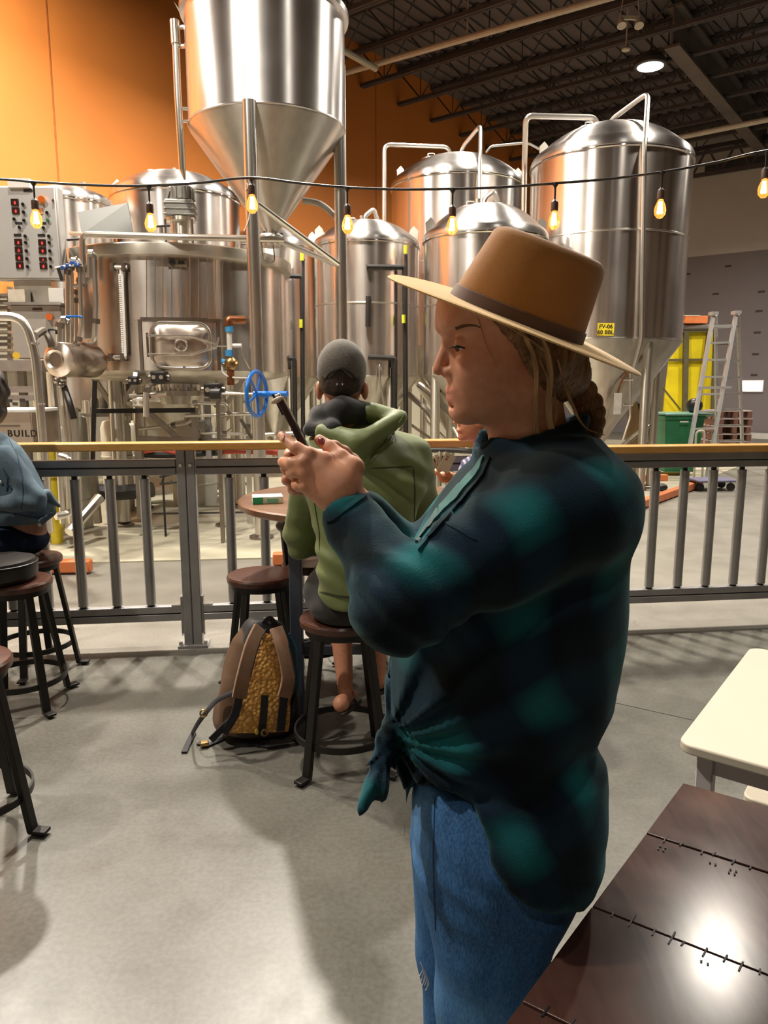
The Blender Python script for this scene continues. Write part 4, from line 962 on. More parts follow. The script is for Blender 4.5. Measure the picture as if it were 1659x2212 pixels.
def post(s):
    for k in (-1, 1):
        o = MB().box(rs(s + k * .0265, zC0 / 2 + .006, -.004), (.048, .075, zC0 - .012), RAILANG).build('post', M_strut, rt, bevel=.004)
        MB().cyl(rs(s + k * .026, (zA0 + zA1) / 2 + .012, .034), rs(s + k * .026, (zA0 + zA1) / 2 + .012, .048), .010, n=6).build('bolt', M_pipe, o)
    for z in (zB1 + .03, zB0 - .02, .07, .11, .15):
        for k in (-1, 1): MB().cyl(rs(s + k * .058, z, .0), rs(s + k * .066, z, .0), .010, n=6).build('bolt', M_pipe, o)
    for k in (-1, 1):
        MB().box(rs(s + k * .058, (zB1 + zB0) / 2 - .01), (.012, .05, .22), RAILANG).build('angle_bracket', M_strut, o)
        MB().box(rs(s + k * .085, zB1 + .004), (.06, .05, .008), RAILANG).build('angle_bracket', M_pipe, o)
    MB().box(rs(s, .008), (.17, .12, .012), RAILANG).build('base_plate', M_strut, rt)
    for kx in (-.07, .07): MB().cyl(rs(s + kx, .01, .04), rs(s + kx, .035, .04), .012, n=6).build('anchor_bolt', M_pipe, rt)
for s in (rail_s(-330), 0.0, S_mid, sR): post(s)
for s0, s1 in ((sL, -.055), (.055, S_mid - .055), (S_mid + .055, sR)):
    strut_rail(s0, s1, zA0, zA1); strut_rail(s0, s1, zB0, zB1)
def baluster(s):
    b = MB().cyl(rs(s, zB1 + .012), rs(s, zA0 - .018), .028, n=16).build('baluster', M_baluster, rt)
    MB().cyl(rs(s, zB1 - .002), rs(s, zB1 + .014), .020, n=12).build('end_cap', M_blackmetal, b); MB().cyl(rs(s, zA0 - .02), rs(s, zA0 + .002), .016, n=12).build('end_cap', M_blackmetal, b)
sp_ = rail_s(242) - rail_s(167)
s = rail_s(318)
while s > sL + .1: baluster(s); s -= sp_
s = rail_s(499)
while s < S_mid - .1: baluster(s); s += rail_s(573) - rail_s(499)
sp2 = (rail_s(1651.7) - rail_s(1346.5)) / 5; s = rail_s(1346.5) - 0
baluster(rail_s(1346.5) - sp2 * .22 - 0.02) if False else None
while s < sR - .1: baluster(s); s += sp2
s = rail_s(1346.5) - sp2
while s > S_mid + .1: baluster(s); s -= sp2
M_cap = wood('pine_cap', (.50, .235, .045), (.70, .38, .10), 5, .38, (.6, 14, 14), .3)
MB().box(rs((sL + S_mid) / 2, (zC0 + zC1) / 2, .01), (S_mid - sL, .13, zC1 - zC0), RAILANG).build('timber_cap', M_cap, rt, bevel=.006)
zD0 = zA1 + .006; pr = rail_at(1500, 961); zD1 = zD0 + (zC1 - zC0)
MB().box(rs((sR + S_mid) / 2 + .03, (zD0 + zD1) / 2, .01), (sR - S_mid, .13, zD1 - zD0), RAILANG).build('timber_cap', M_cap, rt, bevel=.006)

# ================================================================== bar stools
M_seat = wood('stained_seat', (.045, .014, .008), (.110, .036, .019), 5, .32, (1, 9, 1), .15)
SEATZ = .61
def make_stool(label):
    t = thing('bar_stool', label, 'stool', (0, 0, 0), 0, 'round-seat bar stools')
    R = .165
    MB().lathe([(0, SEATZ - .04), (R - .012, SEATZ - .04), (R - .002, SEATZ - .034), (R, SEATZ - .022), (R, SEATZ - .012), (R - .006, SEATZ - .003), (R - .018, SEATZ), (0, SEATZ - .004)], n=44).build('seat', M_seat, t, world=False, smooth=30)
    MB().lathe([(R - .035, SEATZ - .065), (R - .02, SEATZ - .065), (R - .02, SEATZ - .038), (R - .035, SEATZ - .038)], n=40).build('seat_ring', M_blackmetal, t, world=False)
    for k in range(4):
        a = math.pi / 4 + k * math.pi / 2; e = Vector((math.cos(a), math.sin(a), 0))
        p0 = e * .128 + Vector((0, 0, SEATZ - .04)); p1 = e * .215 + Vector((0, 0, .012))
        lg = MB().bar(p1, p0, .036, .022, up=e).build('leg', M_blackmetal, t, world=False, bevel=.003)
        MB().box(e * .238 + Vector((0, 0, .016)), (.062, .040, .012), a).build('foot_pad', M_blackmetal, lg, world=False, bevel=.003)
        MB().cyl(e * .238 + Vector((0, 0, .0)), e * .238 + Vector((0, 0, .012)), .014, n=10).build('foot_glide', M_black, lg, world=False)
    n = 44; zr_ = .135; ring = MB(); Ro, Ri, hh = .196, .188, .013
    ring.lathe([(Ri, zr_ - hh), (Ro, zr_ - hh), (Ro, zr_ + hh), (Ri, zr_ + hh), (Ri, zr_ - hh)], n=48, caps=False)
    ring.build('foot_ring', M_blackmetal, t, world=False, smooth=30)
    return t
st = make_stool('dark wooden bar stool the man in the green jacket sits on')
st.location = (-.165, 2.79, 0); st.rotation_euler = (0, 0, math.radians(8)); WM[st] = Matrix.Translation(st.location) @ Matrix.Rotation(math.radians(8), 4, 'Z')
dup(st, (-.585, 3.44, 0), math.radians(20), 'empty dark wooden bar stool standing beside the brown backpack')
sA = dup(st, (-1.715, 3.33, 0), math.radians(6), 'dark wooden bar stool carrying a black leather cushion')
dup(st, (-1.87, 3.80, 0), math.radians(-37), 'dark wooden bar stool under the person in the denim jacket')
dup(st, (-1.40, 2.31, 0), math.radians(38), 'dark wooden bar stool standing apart on open floor, nothing on its seat')
dup(st, (-.13, 4.02, 0), math.radians(15), 'dark bar stool pushed under the round table')
dup(st, (.52, 3.92, 0), math.radians(40), 'dark bar stool under the hidden card player')
# black cushion on stool A
t = thing('seat_cushion', 'round black leather cushion lying tilted on a stool seat', 'cushion', (-1.77, 3.31, SEATZ - .002))
cu_ = MB().lathe([(0, 0), (.145, .0), (.165, .02), (.170, .06), (.160, .095), (.11, .112), (0, .110)], n=36, M=Matrix.Rotation(math.radians(-3), 3, 'Y'))
cu_.build('cushion_body', plain('black_leather', (.018, .015, .014), .36, 0, .2, 20, .15), t, world=False)
MB().ring((0, 0, .085), .164, .005, 40, 6).build('piping', M_blackmetal, t, world=False)

# stool with a bent back band behind the round table
p = at_z(625, 1160, .80)
t = thing('bar_chair', 'black bar chair with a low bent back band beside the round table', 'chair', (-.36, 3.70, 0), 0)
c_ = Vector((-.36, 3.70, 0))
def cb(px, py): 
    q = at_y(px, py, 3.62); return q
zb1 = cb(610, 1140).z
arc = [Vector((-.36 + .17 * math.cos(a), 3.70 + .17 * math.sin(a), zb1)) for a in [math.radians(110 + i * 14) for i in range(11)]]
MB().tube(arc, .02, 8, flat=1.0).build('back_band', M_blackmetal, t)
MB().lathe([(0, SEATZ - .04), (.16, SEATZ - .04), (.165, SEATZ - .02), (.155, SEATZ), (0, SEATZ)], n=36, c=c_).build('seat', M_seat, t)
for a in (150, 210):
    e = Vector((math.cos(math.radians(a)), math.sin(math.radians(a)), 0)); MB().bar(c_ + e * .15 + Vector((0, 0, SEATZ - .03)), c_ + e * .168 + Vector((0, 0, zb1)), .026, .016, up=e).build('back_upright', M_blackmetal, t)
for k in range(4):
    a = k * math.pi / 2; e = Vector((math.cos(a), math.sin(a), 0)); MB().bar(c_ + e * .15 + Vector((0, 0, 0)), c_ + e * .13 + Vector((0, 0, SEATZ - .03)), .03, .02, up=e).build('leg', M_blackmetal, t)
MB().ring(c_ + Vector((0, 0, .14)), .134, .010, 36, 6).build('foot_ring', M_blackmetal, t)

# ================================================================== round bar table
TZ = at_y(530, 1080, 3.38).z
TC = Vector((-.13, 3.47, 0)); edge = at_z(523, 1092, TZ); TR = (Vector((edge.x, edge.y, 0)) - TC).length
t = thing('round_table', 'round dark-topped bar table the man leans on', 'table', TC)
MB().lathe([(0, TZ - .035), (TR - .01, TZ - .035), (TR, TZ - .028), (TR, TZ - .006), (TR - .008, TZ), (0, TZ)], n=60).build('table_top', wood('table_top_wood', (.10, .045, .022), (.22, .10, .045), 4, .35, (1, 8, 1), .3), t, world=False, smooth=30)
M_tleg = plain('blue_grey_steel', (.085, .10, .135), .45, .3, .1, 4)
lp = at_floor(640, 1400); lx = at_y(640, 1300, 3.24).x
lg = MB().box((lx, 3.24, TZ / 2 - .02), (.056, .056, TZ - .05)).build('leg', M_tleg, t, bevel=.004)
for q in ((-.02, 3.68), (.20, 3.25)): MB().box((q[0], q[1], TZ / 2 - .02), (.056, .056, TZ - .05)).build('leg', M_tleg, t, bevel=.004)
MB().bar((lx, 3.24, .30), (.20, 3.25, .30), .03, .04).build('stretcher', M_tleg, t); MB().bar((lx, 3.24, .30), (-.02, 3.68, .30), .03, .04).build('stretcher', M_tleg, t)
# card box
b = at_z(578, 1085, TZ); t = thing('card_box', 'white and green card game box lying on the round table', 'box', b, math.radians(12))
MB().box((0, 0, .016), (.135, .095, .032)).build('box_lid', plain('card_white', (.82, .84, .82), .5, 0, .03), t, world=False, bevel=.002)
MB().box((-.045, -.0485, .016), (.045, .002, .03)).build('green_label', plain('label_green', (.02, .42, .20), .5), t, world=False); MB().box((.02, -.0485, .014), (.05, .002, .020)).build('green_print', plain('label_green_pale', (.20, .55, .42), .5), t, world=False)

# ================================================================== tables at the right
def rect_table(name, label, corner, along, across, L, Wd, z, th, mat, planks=None, leg_mat=None, inset=.06, leg_w=.05, rot=None):
    """corner: world xy of the far-left corner, along: unit vector toward near end, across: unit to the right"""
    t = thing(name, label, 'table' if z > .6 else 'bench', (corner.x, corner.y, 0))
    return t
M_cream = plain('cream_laminate', (.52, .47, .375), .45, 0, .03, 3); M_edge = plain('white_edge', (.50, .46, .46), .5, 0, .03)
al = AX.copy(); ac = -BX
# white table
zW = .74; cW = at_z(1462, 1603, zW); 
th_w = math.atan2(1, 1)
cF = at_z(1622, 1396, zW); al_w = (cF - cW).normalized(); ac_w = Vector((al_w.y, -al_w.x, 0)); Lw = (cF - cW).length
t = thing('white_table', 'cream white rectangular table with rounded corners beyond the dark plank table', 'table', Vector((cW.x, cW.y, 0)))
def rr_top(c, al, ac, L, Wd, r, z, th):
    P = []
    for cx, cy, a0 in ((L - r, Wd - r, 0), (r, Wd - r, 90), (r, r, 180), (L - r, r, 270)):
        for i in range(7):
            a = math.radians(a0 + 90 * i / 6); q = c + al * (cx + r * math.cos(a)) + ac * (cy + r * math.sin(a)); P.append((q.x, q.y, z - th))
    return P
cW0 = Vector((cW.x, cW.y, 0))
MB().prism(rr_top(cW0, al_w, ac_w, Lw, .72, .035, zW, .022), (0, 0, .022)).build('table_top', M_cream, t, bevel=.004)
for a_, b_ in ((.06, .05), (.06, .66), (Lw - .06, .05), (Lw - .06, .66)):
    q = cW0 + al_w * a_ + ac_w * b_; MB().box((q.x, q.y, zW / 2 - .011), (.035, .035, zW - .022), math.atan2(al_w.y, al_w.x)).build('leg', M_edge, t, bevel=.003)
for b_ in (.05, .66): MB().bar(cW0 + al_w * .08 + ac_w * b_ + Vector((0, 0, zW - .05)), cW0 + al_w * (Lw - .08) + ac_w * b_ + Vector((0, 0, zW - .05)), .025, .05).build('apron', M_edge, t)
MB().bar(cW0 + al_w * .06 + ac_w * .05 + Vector((0, 0, zW - .05)), cW0 + al_w * .06 + ac_w * .66 + Vector((0, 0, zW - .05)), .025, .05).build('apron', M_edge, t)
q = cW0 + al_w * .30 + ac_w * .14; MB().box((q.x, q.y, zW - .035), (.03, .05, .03)).build('hinge_block', M_dkpipe, t)
# white bench
zN = .45; cN = at_z(1602, 1720, zN); cN0 = Vector((cN.x, cN.y, 0)); t = thing('white_bench', 'cream white bench pushed under the white table', 'bench', cN0)
MB().prism(rr_top(cN0, al_w, ac_w, .9, .32, .03, zN, .022), (0, 0, .022)).build('bench_top', M_cream, t, bevel=.004)
for a_, b_ in ((.06, .05), (.06, .27), (.84, .05), (.84, .27)):
    q = cN0 + al_w * a_ + ac_w * b_; MB().box((q.x, q.y, zN / 2 - .011), (.03, .03, zN - .022), math.atan2(al_w.y, al_w.x)).build('leg', M_edge, t)
# dark plank table: planks run across the table
zK = .76; k0 = at_z(1476, 1691, zK); k1 = at_z(1090, 2212, zK); kal = (k1 - k0).normalized(); Lk = 1.55
kend = at_z(1659, 1735, zK); kac = (kend - k0).normalized()
kperp = Vector((-kal.y, kal.x, 0)); kac = (kac * .5 + kperp * .5).normalized()
k00 = Vector((k0.x, k0.y, 0)); t = thing('plank_table', 'dark stained plank table with burnt ruler marks along its seams', 'table', k00)
def darkplank(name):
    m, nt, b = new_mat(name); v = coords(nt, (1, 1, 1)); f = noise_n(nt, coords(nt, (14, 2.2, 3), rot=(0, 0, -.9)), 3, 5, .6, .8); f2 = noise_n(nt, v, 3.5, 4)
    c = ramp(nt, f, [(.3, (.024, .011, .009)), (.72, (.062, .030, .024))]); c = mixc(nt, .4, c, ramp(nt, f2, [(.35, (.022, .014, .014)), (.7, (.12, .055, .040))]))
    sc_ = ramp(nt, noise_n(nt, coords(nt, (90, 3, 1), rot=(0, 0, .65)), 2.2, 6, .7), [(.72, (0, 0, 0)), (.78, (.22, .22, .22))])
    c = mixc(nt, sc_, c, (.20, .15, .13)); nt.links.new(c, b.inputs['Base Color'])
    nt.links.new(ramp(nt, f2, [(.3, (.15,) * 3), (.7, (.24,) * 3)]), b.inputs['Roughness']); b.inputs['Specular IOR Level'].default_value = .20; bump(nt, b, f, .03, .002); MATS[name] = m; return m
M_dark = darkplank('dark_stained_plank')
# seam positions along the left edge (far -> near)
def edge_s(px, py): 
    q = at_z(px, py, zK); return (q - k0).dot(kal)
ss = [0, edge_s(1405, 1803), edge_s(1278, 1957), edge_s(1130, 2165)]
while ss[-1] < Lk: ss.append(ss[-1] + .2)
Wk = .80
for i in range(len(ss) - 1):
    g = .0013; a0, a1 = ss[i] + (g if i else 0), ss[i + 1] - g; zt2 = zK - .0008 * (i % 2)
    c0 = k00 + kal * a0; c1 = k00 + kal * a1
    poly = [c0, c1, c1 + kac * Wk, c0 + kac * Wk]
    MB().prism([(q.x, q.y, zK - .04) for q in poly], (0, 0, .04 - .0008 * (i % 2))).build('plank', M_dark, t, bevel=.0016)
fr_ = MB(); e_in = k00 + kac * .05
MB().prism([(q.x, q.y, zK - .12) for q in (k00 + kal * .05 + kac * .06, k00 + kal * (Lk - .05) + kac * .06, k00 + kal * (Lk - .05) + kac * .10, k00 + kal * .05 + kac * .10)], (0, 0, .08)).build('apron', M_blackmetal, t)
for a_, b_ in ((.12, .10), (.12, .68), (Lk - .12, .10), (Lk - .12, .68)):
    q = k00 + kal * a_ + kac * b_; MB().box((q.x, q.y, zK / 2 - .02), (.06, .06, zK - .04), math.atan2(kal.y, kal.x)).build('leg', M_blackmetal, t, bevel=.004)
# burnt ruler marks: ticks and numerals on each seam
mk = random.Random(11)
M_burn = plain('burnt_mark', (.006, .005, .005), .6)
for i in range(1, 4):
    s0_ = ss[i]; x = .03
    while x < Wk - .05:
        ln = mk.choice([.010, .010, .014, .018, .026]); sd = mk.choice((-1, 1)); off = mk.uniform(-.004, .004)
        p0 = k00 + kal * (s0_ - ln * .5 + off) + kac * x + Vector((0, 0, zK + .0004)); p1 = k00 + kal * (s0_ + ln * .6 + off) + kac * (x + mk.uniform(-.002, .002)) + Vector((0, 0, zK + .0004))
        MB().bar(p0, p1, .0022, .0012).build('ruler_tick', M_burn, t)
        if mk.random() < .3:
            for j in range(mk.choice((2, 4))):
                q = k00 + kal * (s0_ + .022 + .009 * (j // 2)) + kac * (x + .008 * (j % 2)) + Vector((0, 0, zK + .0004)); MB().bar(q, q + kal * .0045 + kac * .0012, .0026, .0012).build('ruler_dot', M_burn, t)
        x += mk.uniform(.014, .034)

# ================================================================== string lights
SY = 4.6
cab = [(-1500, 240), (-700, 330), (-300, 372), (0, 387), (72, 393), (200, 400), (318, 401), (430, 395), (541, 384), (650, 396), (752, 405), (860, 409), (978, 408), (1090, 404), (1200, 396), (1320, 386), (1434, 371), (1550, 350), (1659, 325), (1900, 290), (2300, 330), (2800, 250)]
t = thing('string_lights', 'black cable of glowing amber bulbs strung across the brewery front', 'string lights', at_y(541, 384, SY))
MB().tube(smooth_path([at_y(px, py, SY) for px, py in cab], 5), .0075, 7).build('cable', M_black, t)
M_fil = emitter('filament_glow', (1.0, .62, .22), 60)
def bulbglass():
    m, nt, b = new_mat('amber_glass'); b.inputs['Base Color'].default_value = (1, .62, .30, 1); b.inputs['Transmission Weight'].default_value = 1.0; b.inputs['Roughness'].default_value = .05
    b.inputs['IOR'].default_value = 1.05; b.inputs['Emission Color'].default_value = (1, .33, .05, 1); b.inputs['Emission Strength'].default_value = .9; return m
M_bulb = bulbglass(); M_sock = plain('brown_socket', (.07, .032, .02), .45)
for px, py, dx in ((72, 393, 0), (319, 401, 2), (541, 384, 2), (751, 405, -1), (978, 408, 0), (1201, 396, -1), (1434, 371, -3), (1657, 326, 0)):
    p = at_y(px, py, SY); k = SY / F
    top = 6 if px == 541 else 27
    so = MB().lathe([(0, .004), (.016, .002), (.016, -.010), (.008, -.02), (.0055, -.03), (.0055, -top * k - .01), (.013, -top * k - .018), (.020, -(top + 9) * k), (.020, -(top + 24) * k), (.015, -(top + 26) * k), (0, -(top + 26) * k)], c=p + Vector((dx * k, 0, 0)), n=16).build('socket', M_black if px != 541 else M_sock, t)
    z0 = -(top + 24) * k; c_ = p + Vector((dx * k, 0, 0))
    MB().lathe([(.0205, -(top + 10) * k), (.0215, -(top + 12) * k), (.0215, -(top + 25) * k), (.017, -(top + 27) * k)], c=c_, n=16).build('socket_collar', M_sock, so)
    bl = MB().lathe([(.013, z0), (.017, z0 - .014), (.030, z0 - .045), (.034, z0 - .068), (.030, z0 - .092), (.016, z0 - .110), (0, z0 - .114)], c=c_, n=20, caps=False).build('bulb', M_bulb, so)
    fi = MB()
    for q in range(5):
        a = q * 2 * math.pi / 5; fi.tube([c_ + Vector((math.cos(a) * .006, math.sin(a) * .006, z0 - .02)), c_ + Vector((math.cos(a + .5) * .013, math.sin(a + .5) * .013, z0 - .085))], .0045, 5)
    fi.build('filament', M_fil, so)

# ================================================================== store area at the far right
# yellow curtain frame
YY = 16.5
t = thing('curtain_frame', 'tall frame with bright yellow vinyl panels behind the ladder', 'curtain frame', Vector((at_y(1495, 800, YY).x, YY, 0)))
def ypanel(a, b, c, d, y): MB().prism([at_y(*a, y), at_y(*b, y), at_y(*c, y), at_y(*d, y)], (0, .03, 0)).build('vinyl_panel', M_yellow, t)
ypanel((1452, 716), (1476, 716), (1474, 938), (1426, 938), YY); ypanel((1488, 716), (1532, 716), (1520, 938), (1482, 938), YY); ypanel((1534, 712), (1547, 712), (1534, 938), (1518, 938), YY + .2)
M_frm = plain('frame_brown', (.10, .085, .04), .5)
for a, b, w_ in (((1482, 712), (1478, 960), .10), ((1530, 712), (1500, 960), .05), ((1440, 778), (1528, 777), .05), ((1432, 838), (1470, 885), .03), ((1450, 714), (1545, 712), .10), ((1545, 712), (1535, 976), .06), ((1428, 800), (1425, 976), .06)):
    MB().bar(at_y(*a, YY - .06), at_y(*b, YY - .06), w_, w_, up=(0, 1, 0)).build('frame_bar', M_frm, t)
MB().box(at_y(1500, 708, YY + .1), (.85, .5, .12)).build('folded_tarp', plain('tarp_grey', (.16, .14, .12), .7), t, bevel=.04)
p = at_y(1494, 692, YY); t = thing('orange_crate', 'orange slotted crate lying on top of the yellow curtain frame', 'crate', p - Vector((0, 0, .1)))
MB().box(p, (.52, .40, .16), .15).build('crate_body', M_orange_p, t, bevel=.01); MB().box(p + Vector((-.1, -.05, .085)), (.36, .34, .012), .15).build('paper_sheet', M_white, t)
for k in range(8): MB().box(p + Vector((-.22 + k * .055, -.215 + k * .008, .0)), (.02, .02, .12), .15).build('crate_slot', plain('crate_dark', (.35, .07, .03), .5), t)
# green wheeled bin
GY = 12.4; p = at_y(1463, 900, GY); gw = .64; zt3 = at_y(1463, 897, GY).z
t = thing('wheeled_bin', 'green wheeled refuse bin beside the tall fermenter', 'bin', Vector((p.x, GY, 0)))
MB().prism([(-gw * .40, -.28, .08), (gw * .40, -.28, .08), (gw * .40, .28, .08), (-gw * .40, .28, .08)], (0, 0, .001)).build('bin_floor', M_green, t, world=False)
vs = []; 
for z, k in ((.08, .78), (zt3 - .05, 1.0), (zt3 - .05, 1.06), (zt3, 1.06)): vs += [(-gw / 2 * k, -.33 * k, z), (gw / 2 * k, -.33 * k, z), (gw / 2 * k, .33 * k, z), (-gw / 2 * k, .33 * k, z)]
MB().add(vs, [(j * 4 + i, j * 4 + (i + 1) % 4, (j + 1) * 4 + (i + 1) % 4, (j + 1) * 4 + i) for j in range(3) for i in range(4)] + [(0, 3, 2, 1)]).build('bin_body', M_green, t, world=False, bevel=.02)
MB().box((.06, 0, zt3 + .025), (gw * 1.22, .74, .04)).build('bin_lid', plain('lid_green', (.16, .33, .25), .4), t, world=False, bevel=.015)
for s in (-1, 1): MB().cyl((s * .26, .30, .10), (s * .32, .30, .10), .10, n=18).build('wheel', M_black, t, world=False)
MB().box((-.02, -.352, zt3 - .09), (.14, .004, .02)).build('bin_mark', M_white, t, world=False)
bg = at_y(1500, 880, GY); t = thing('rubbish_bag', 'black bag lump resting on the green bin lid', 'bag', Vector((bg.x, GY, zt3 + .045)))
MB().ell((0, 0, .11), (.13, .12, .13), 14, 8).build('bag_body', plain('black_bag', (.012, .012, .014), .35, 0, .2, 20, .3), t, world=False)
# aluminium ladder
LY = 12.0; t = thing('step_ladder', 'aluminium folding step ladder standing by the yellow panels', 'ladder', Vector((at_y(1540, 900, LY).x, LY, 0)))
M_alu = plain('aluminium', (.80, .79, .78), .35, .6, .05, 5)
zf = 0.02
def ldr(a, b, y0, y1, w_=.05, nm='rail'):
    return MB().bar(at_y(*a, y0), at_y(*b, y1), w_, .07, up=(0, 1, 0)).build(nm, M_alu, t)
def proj_floor(a, b, y0, y1):
    # extend segment a->b down to the floor
    p, q = at_y(*a, y0), at_y(*b, y1); d = q - p; k = (p.z - zf) / (p.z - q.z); return p, p + d * k
for a, b, y1_ in (((1541, 680), (1505, 880), LY), ((1590, 678), (1563, 830), LY + .09)):
    p, q = proj_floor(a, b, LY + .35, y1_); MB().bar(q, p, .045, .075, up=(0, 1, 0)).build('rail', M_alu, t)
for a, b in (((1546, 682), (1548, 900)), ((1594, 680), (1600, 860))):
    p, q = proj_floor(a, b, LY + .40, LY + .85); MB().bar(q, p, .04, .06, up=(0, 1, 0)).build('rear_rail', plain('aluminium_dull', (.5, .48, .47), .45, .6), t)
pA, qA = proj_floor((1541, 680), (1505, 880), LY + .35, LY); pB, qB = proj_floor((1590, 678), (1563, 830), LY + .35, LY + .09)
pC, qC = proj_floor((1546, 682), (1548, 900), LY + .40, LY + .85); pD, qD = proj_floor((1594, 680), (1600, 860), LY + .40, LY + .85)
for k in range(9):
    f = .07 + k * .105; MB().bar(pA.lerp(qA, f), pB.lerp(qB, f), .05, .03, up=(0, 0, 1)).build('rung', M_alu, t)
    MB().bar(pC.lerp(qC, f), pD.lerp(qD, f), .04, .03).build('rear_rung', MATS['aluminium_dull'], t)
for p in (pA, pB): MB().box(p + Vector((0, 0, .02)), (.10, .16, .05)).build('hinge', M_alu, t)
MB().bar(pA.lerp(qA, .45) + Vector((-.05, -.03, 0)), pB.lerp(qB, .45) + Vector((.12, -.03, 0)), .03, .04).build('lock_bar', M_alu, t)
# stacked brown pallets, upright pallet, dolly, trolley
for k in range(7):
    PYy = 14.5; p = at_y(1566, 945, PYy); t = thing('stacked_pallet', ('bottom', 'second lowest', 'third lowest', 'middle', 'third highest', 'second highest', 'topmost')[k] + ' pallet of the low brown stack behind the ladder', 'pallet', Vector((p.x + .02 * (k % 2), PYy, k * .145)), 0, 'pallets stacked behind the ladder')
    m_ = plain('pallet_brown', (.16, .07, .05), .7, 0, .2, 6)
    for q in (-.3, -.1, .1, .3): MB().box((0, q, .128), (.62, .14, .022)).build('deck_board', plain('pallet_grey', (.42, .34, .32), .7), t, world=False)
    for q in (-.27, 0, .27): MB().box((q, 0, .06), (.08, .75, .11)).build('bearer', m_, t, world=False)
UY = 10.9; t = thing('upright_pallet', 'pale wooden pallet standing on end beside the tall fermenter legs', 'pallet', Vector((at_y(1378, 960, UY).x, UY, 0)))
M_pine = wood('pale_pine', (.50, .33, .16), (.68, .48, .25), 5, .6, (9, 1, 1))
for k, px in enumerate((1362, 1373, 1385)):
    a = at_y(px, 868 + (1 - k % 2) * 8, UY); MB().box((a.x, UY, a.z / 2 + .006), (.075, .03, a.z - .012)).build('slat', M_pine, t)
for z in (.15, .45, .8): 
    a = at_y(1374, 900, UY); MB().box((a.x, UY + .05, z), (.26, .07, .09)).build('bearer', M_pine, t)
MB().bar(at_y(1380, 872, UY - .022), at_y(1397, 960, UY - .022), .03, .03).build('black_strap', M_black, t)
DY = 10.6; d0 = at_floor(1490, 1062); t = thing('floor_dolly', 'low blue-grey dolly on black castors by the orange kerb', 'dolly', Vector((at_y(1535, 1050, DY).x, DY, 0)))
MB().box((0, 0, .145), (.60, .42, .03), .1).build('deck', plain('dolly_blue', (.18, .17, .27), .5), t, world=False, bevel=.008)
for sx in (-.22, .22):
    for sy in (-.15, .15): MB().cyl((sx, sy - .02, .06), (sx, sy + .02, .06), .055, n=14).build('castor', M_black, t, world=False); MB().cyl((sx, sy, .06), (sx, sy, .14), .015, n=8).build('castor_stem', M_dkpipe, t, world=False)
p = at_floor(1428, 1062); t = thing('hose_pump', 'small black pump with a hose on the floor by the orange kerb', 'pump', p)
MB().ell((0, 0, .06), (.09, .07, .06), 12, 8).build('pump_body', M_black, t, world=False); MB().cyl((-.22, .05, .05), (-.05, 0, .06), .025, n=10).build('pump_pipe', M_dkpipe, t, world=False); MB().tube([(-.2, .05, .02), (-.6, .0, .02), (-1.1, .05, .02)], .014, 6).build('pump_hose', M_pipe, t, world=False)
p = at_y(1522, 945, 11.6); t = thing('hand_truck', 'cream tubular hand truck frame beside the green bin', 'hand truck', Vector((p.x, 11.6, 0)))
a, b, c, d = at_y(1502, 990, 11.6), at_y(1504, 932, 11.6), at_y(1522, 930, 11.6), at_y(1520, 990, 11.6)
MB().tube(fillet([Vector((a.x, 11.6, .02)), b, c, Vector((d.x, 11.6, .02))], .06, 4), .018, 8).build('tube_frame', M_wpipe, t); MB().box((p.x, 11.5, .03), (.3, .25, .02)).build('toe_plate', M_dkpipe, t)
for k, (px, py, w_, h_) in enumerate(((1600, 920, .5, .35), (1612, 935, .4, .2))):
    p = at_y(px, py, 15.5); t = thing('scrap_pile', ('grey timber offcuts leaning on the pallet stack', 'folded dust sheet lying by the end wall')[k], 'scrap', Vector((p.x, 15.5 + k * .4, 0)))
    for j in range(4): MB().box((.02 * j - .05, 0, .1 + j * .09 if not k else .04 + .05 * j), (w_ - .04 * j, .3, .05), .15 * j).build('offcut' if not k else 'fold', plain('scrap_grey', (.33, .28, .25), .7), t, world=False)
    MB().box((0, .0, .04 if not k else .012), (w_ * .9, .28, .08 if not k else .024)).build('base_piece', MATS['scrap_grey'], t, world=False)
p = on_wall_a(1640, 946, .25); t = thing('door_sill', 'white concrete sill at the foot of the end wall', 'sill', Vector((p.x, p.y, 0))); MB().box((p.x, p.y, .07), (2.6, .4, .14), RA).build('sill_block', M_white, t)
# ================================================================== distance-field modelling for people and soft goods
from mathutils.bvhtree import BVHTree
def V3(p): return np.array([p[0], p[1], p[2]], dtype=np.float32)
def f_cone(P, a, b, ra, rb):
    a = V3(a); b = V3(b); ab_ = b - a; L = float(ab_ @ ab_) + 1e-12
    t = np.clip(((P - a) @ ab_) / L, 0, 1); q = a + t[:, None] * ab_
    return np.linalg.norm(P - q, axis=1) - (ra + (rb - ra) * t)
def f_ell(P, c, r, R=None):
    Q = P - V3(c)
    if R is not None: Q = Q @ np.array(R, dtype=np.float32)      # columns of R are the ellipsoid axes
    r = np.array(r, dtype=np.float32); k0 = np.linalg.norm(Q / r, axis=1); k1 = np.linalg.norm(Q / (r * r), axis=1) + 1e-9
    return k0 * (k0 - 1) / k1
def f_box(P, c, h, rad, R=None):
    Q = P - V3(c)
    if R is not None: Q = Q @ np.array(R, dtype=np.float32)
    q = np.abs(Q) - (np.array(h, dtype=np.float32) - rad); return np.linalg.norm(np.maximum(q, 0), axis=1) + np.minimum(q.max(axis=1), 0) - rad
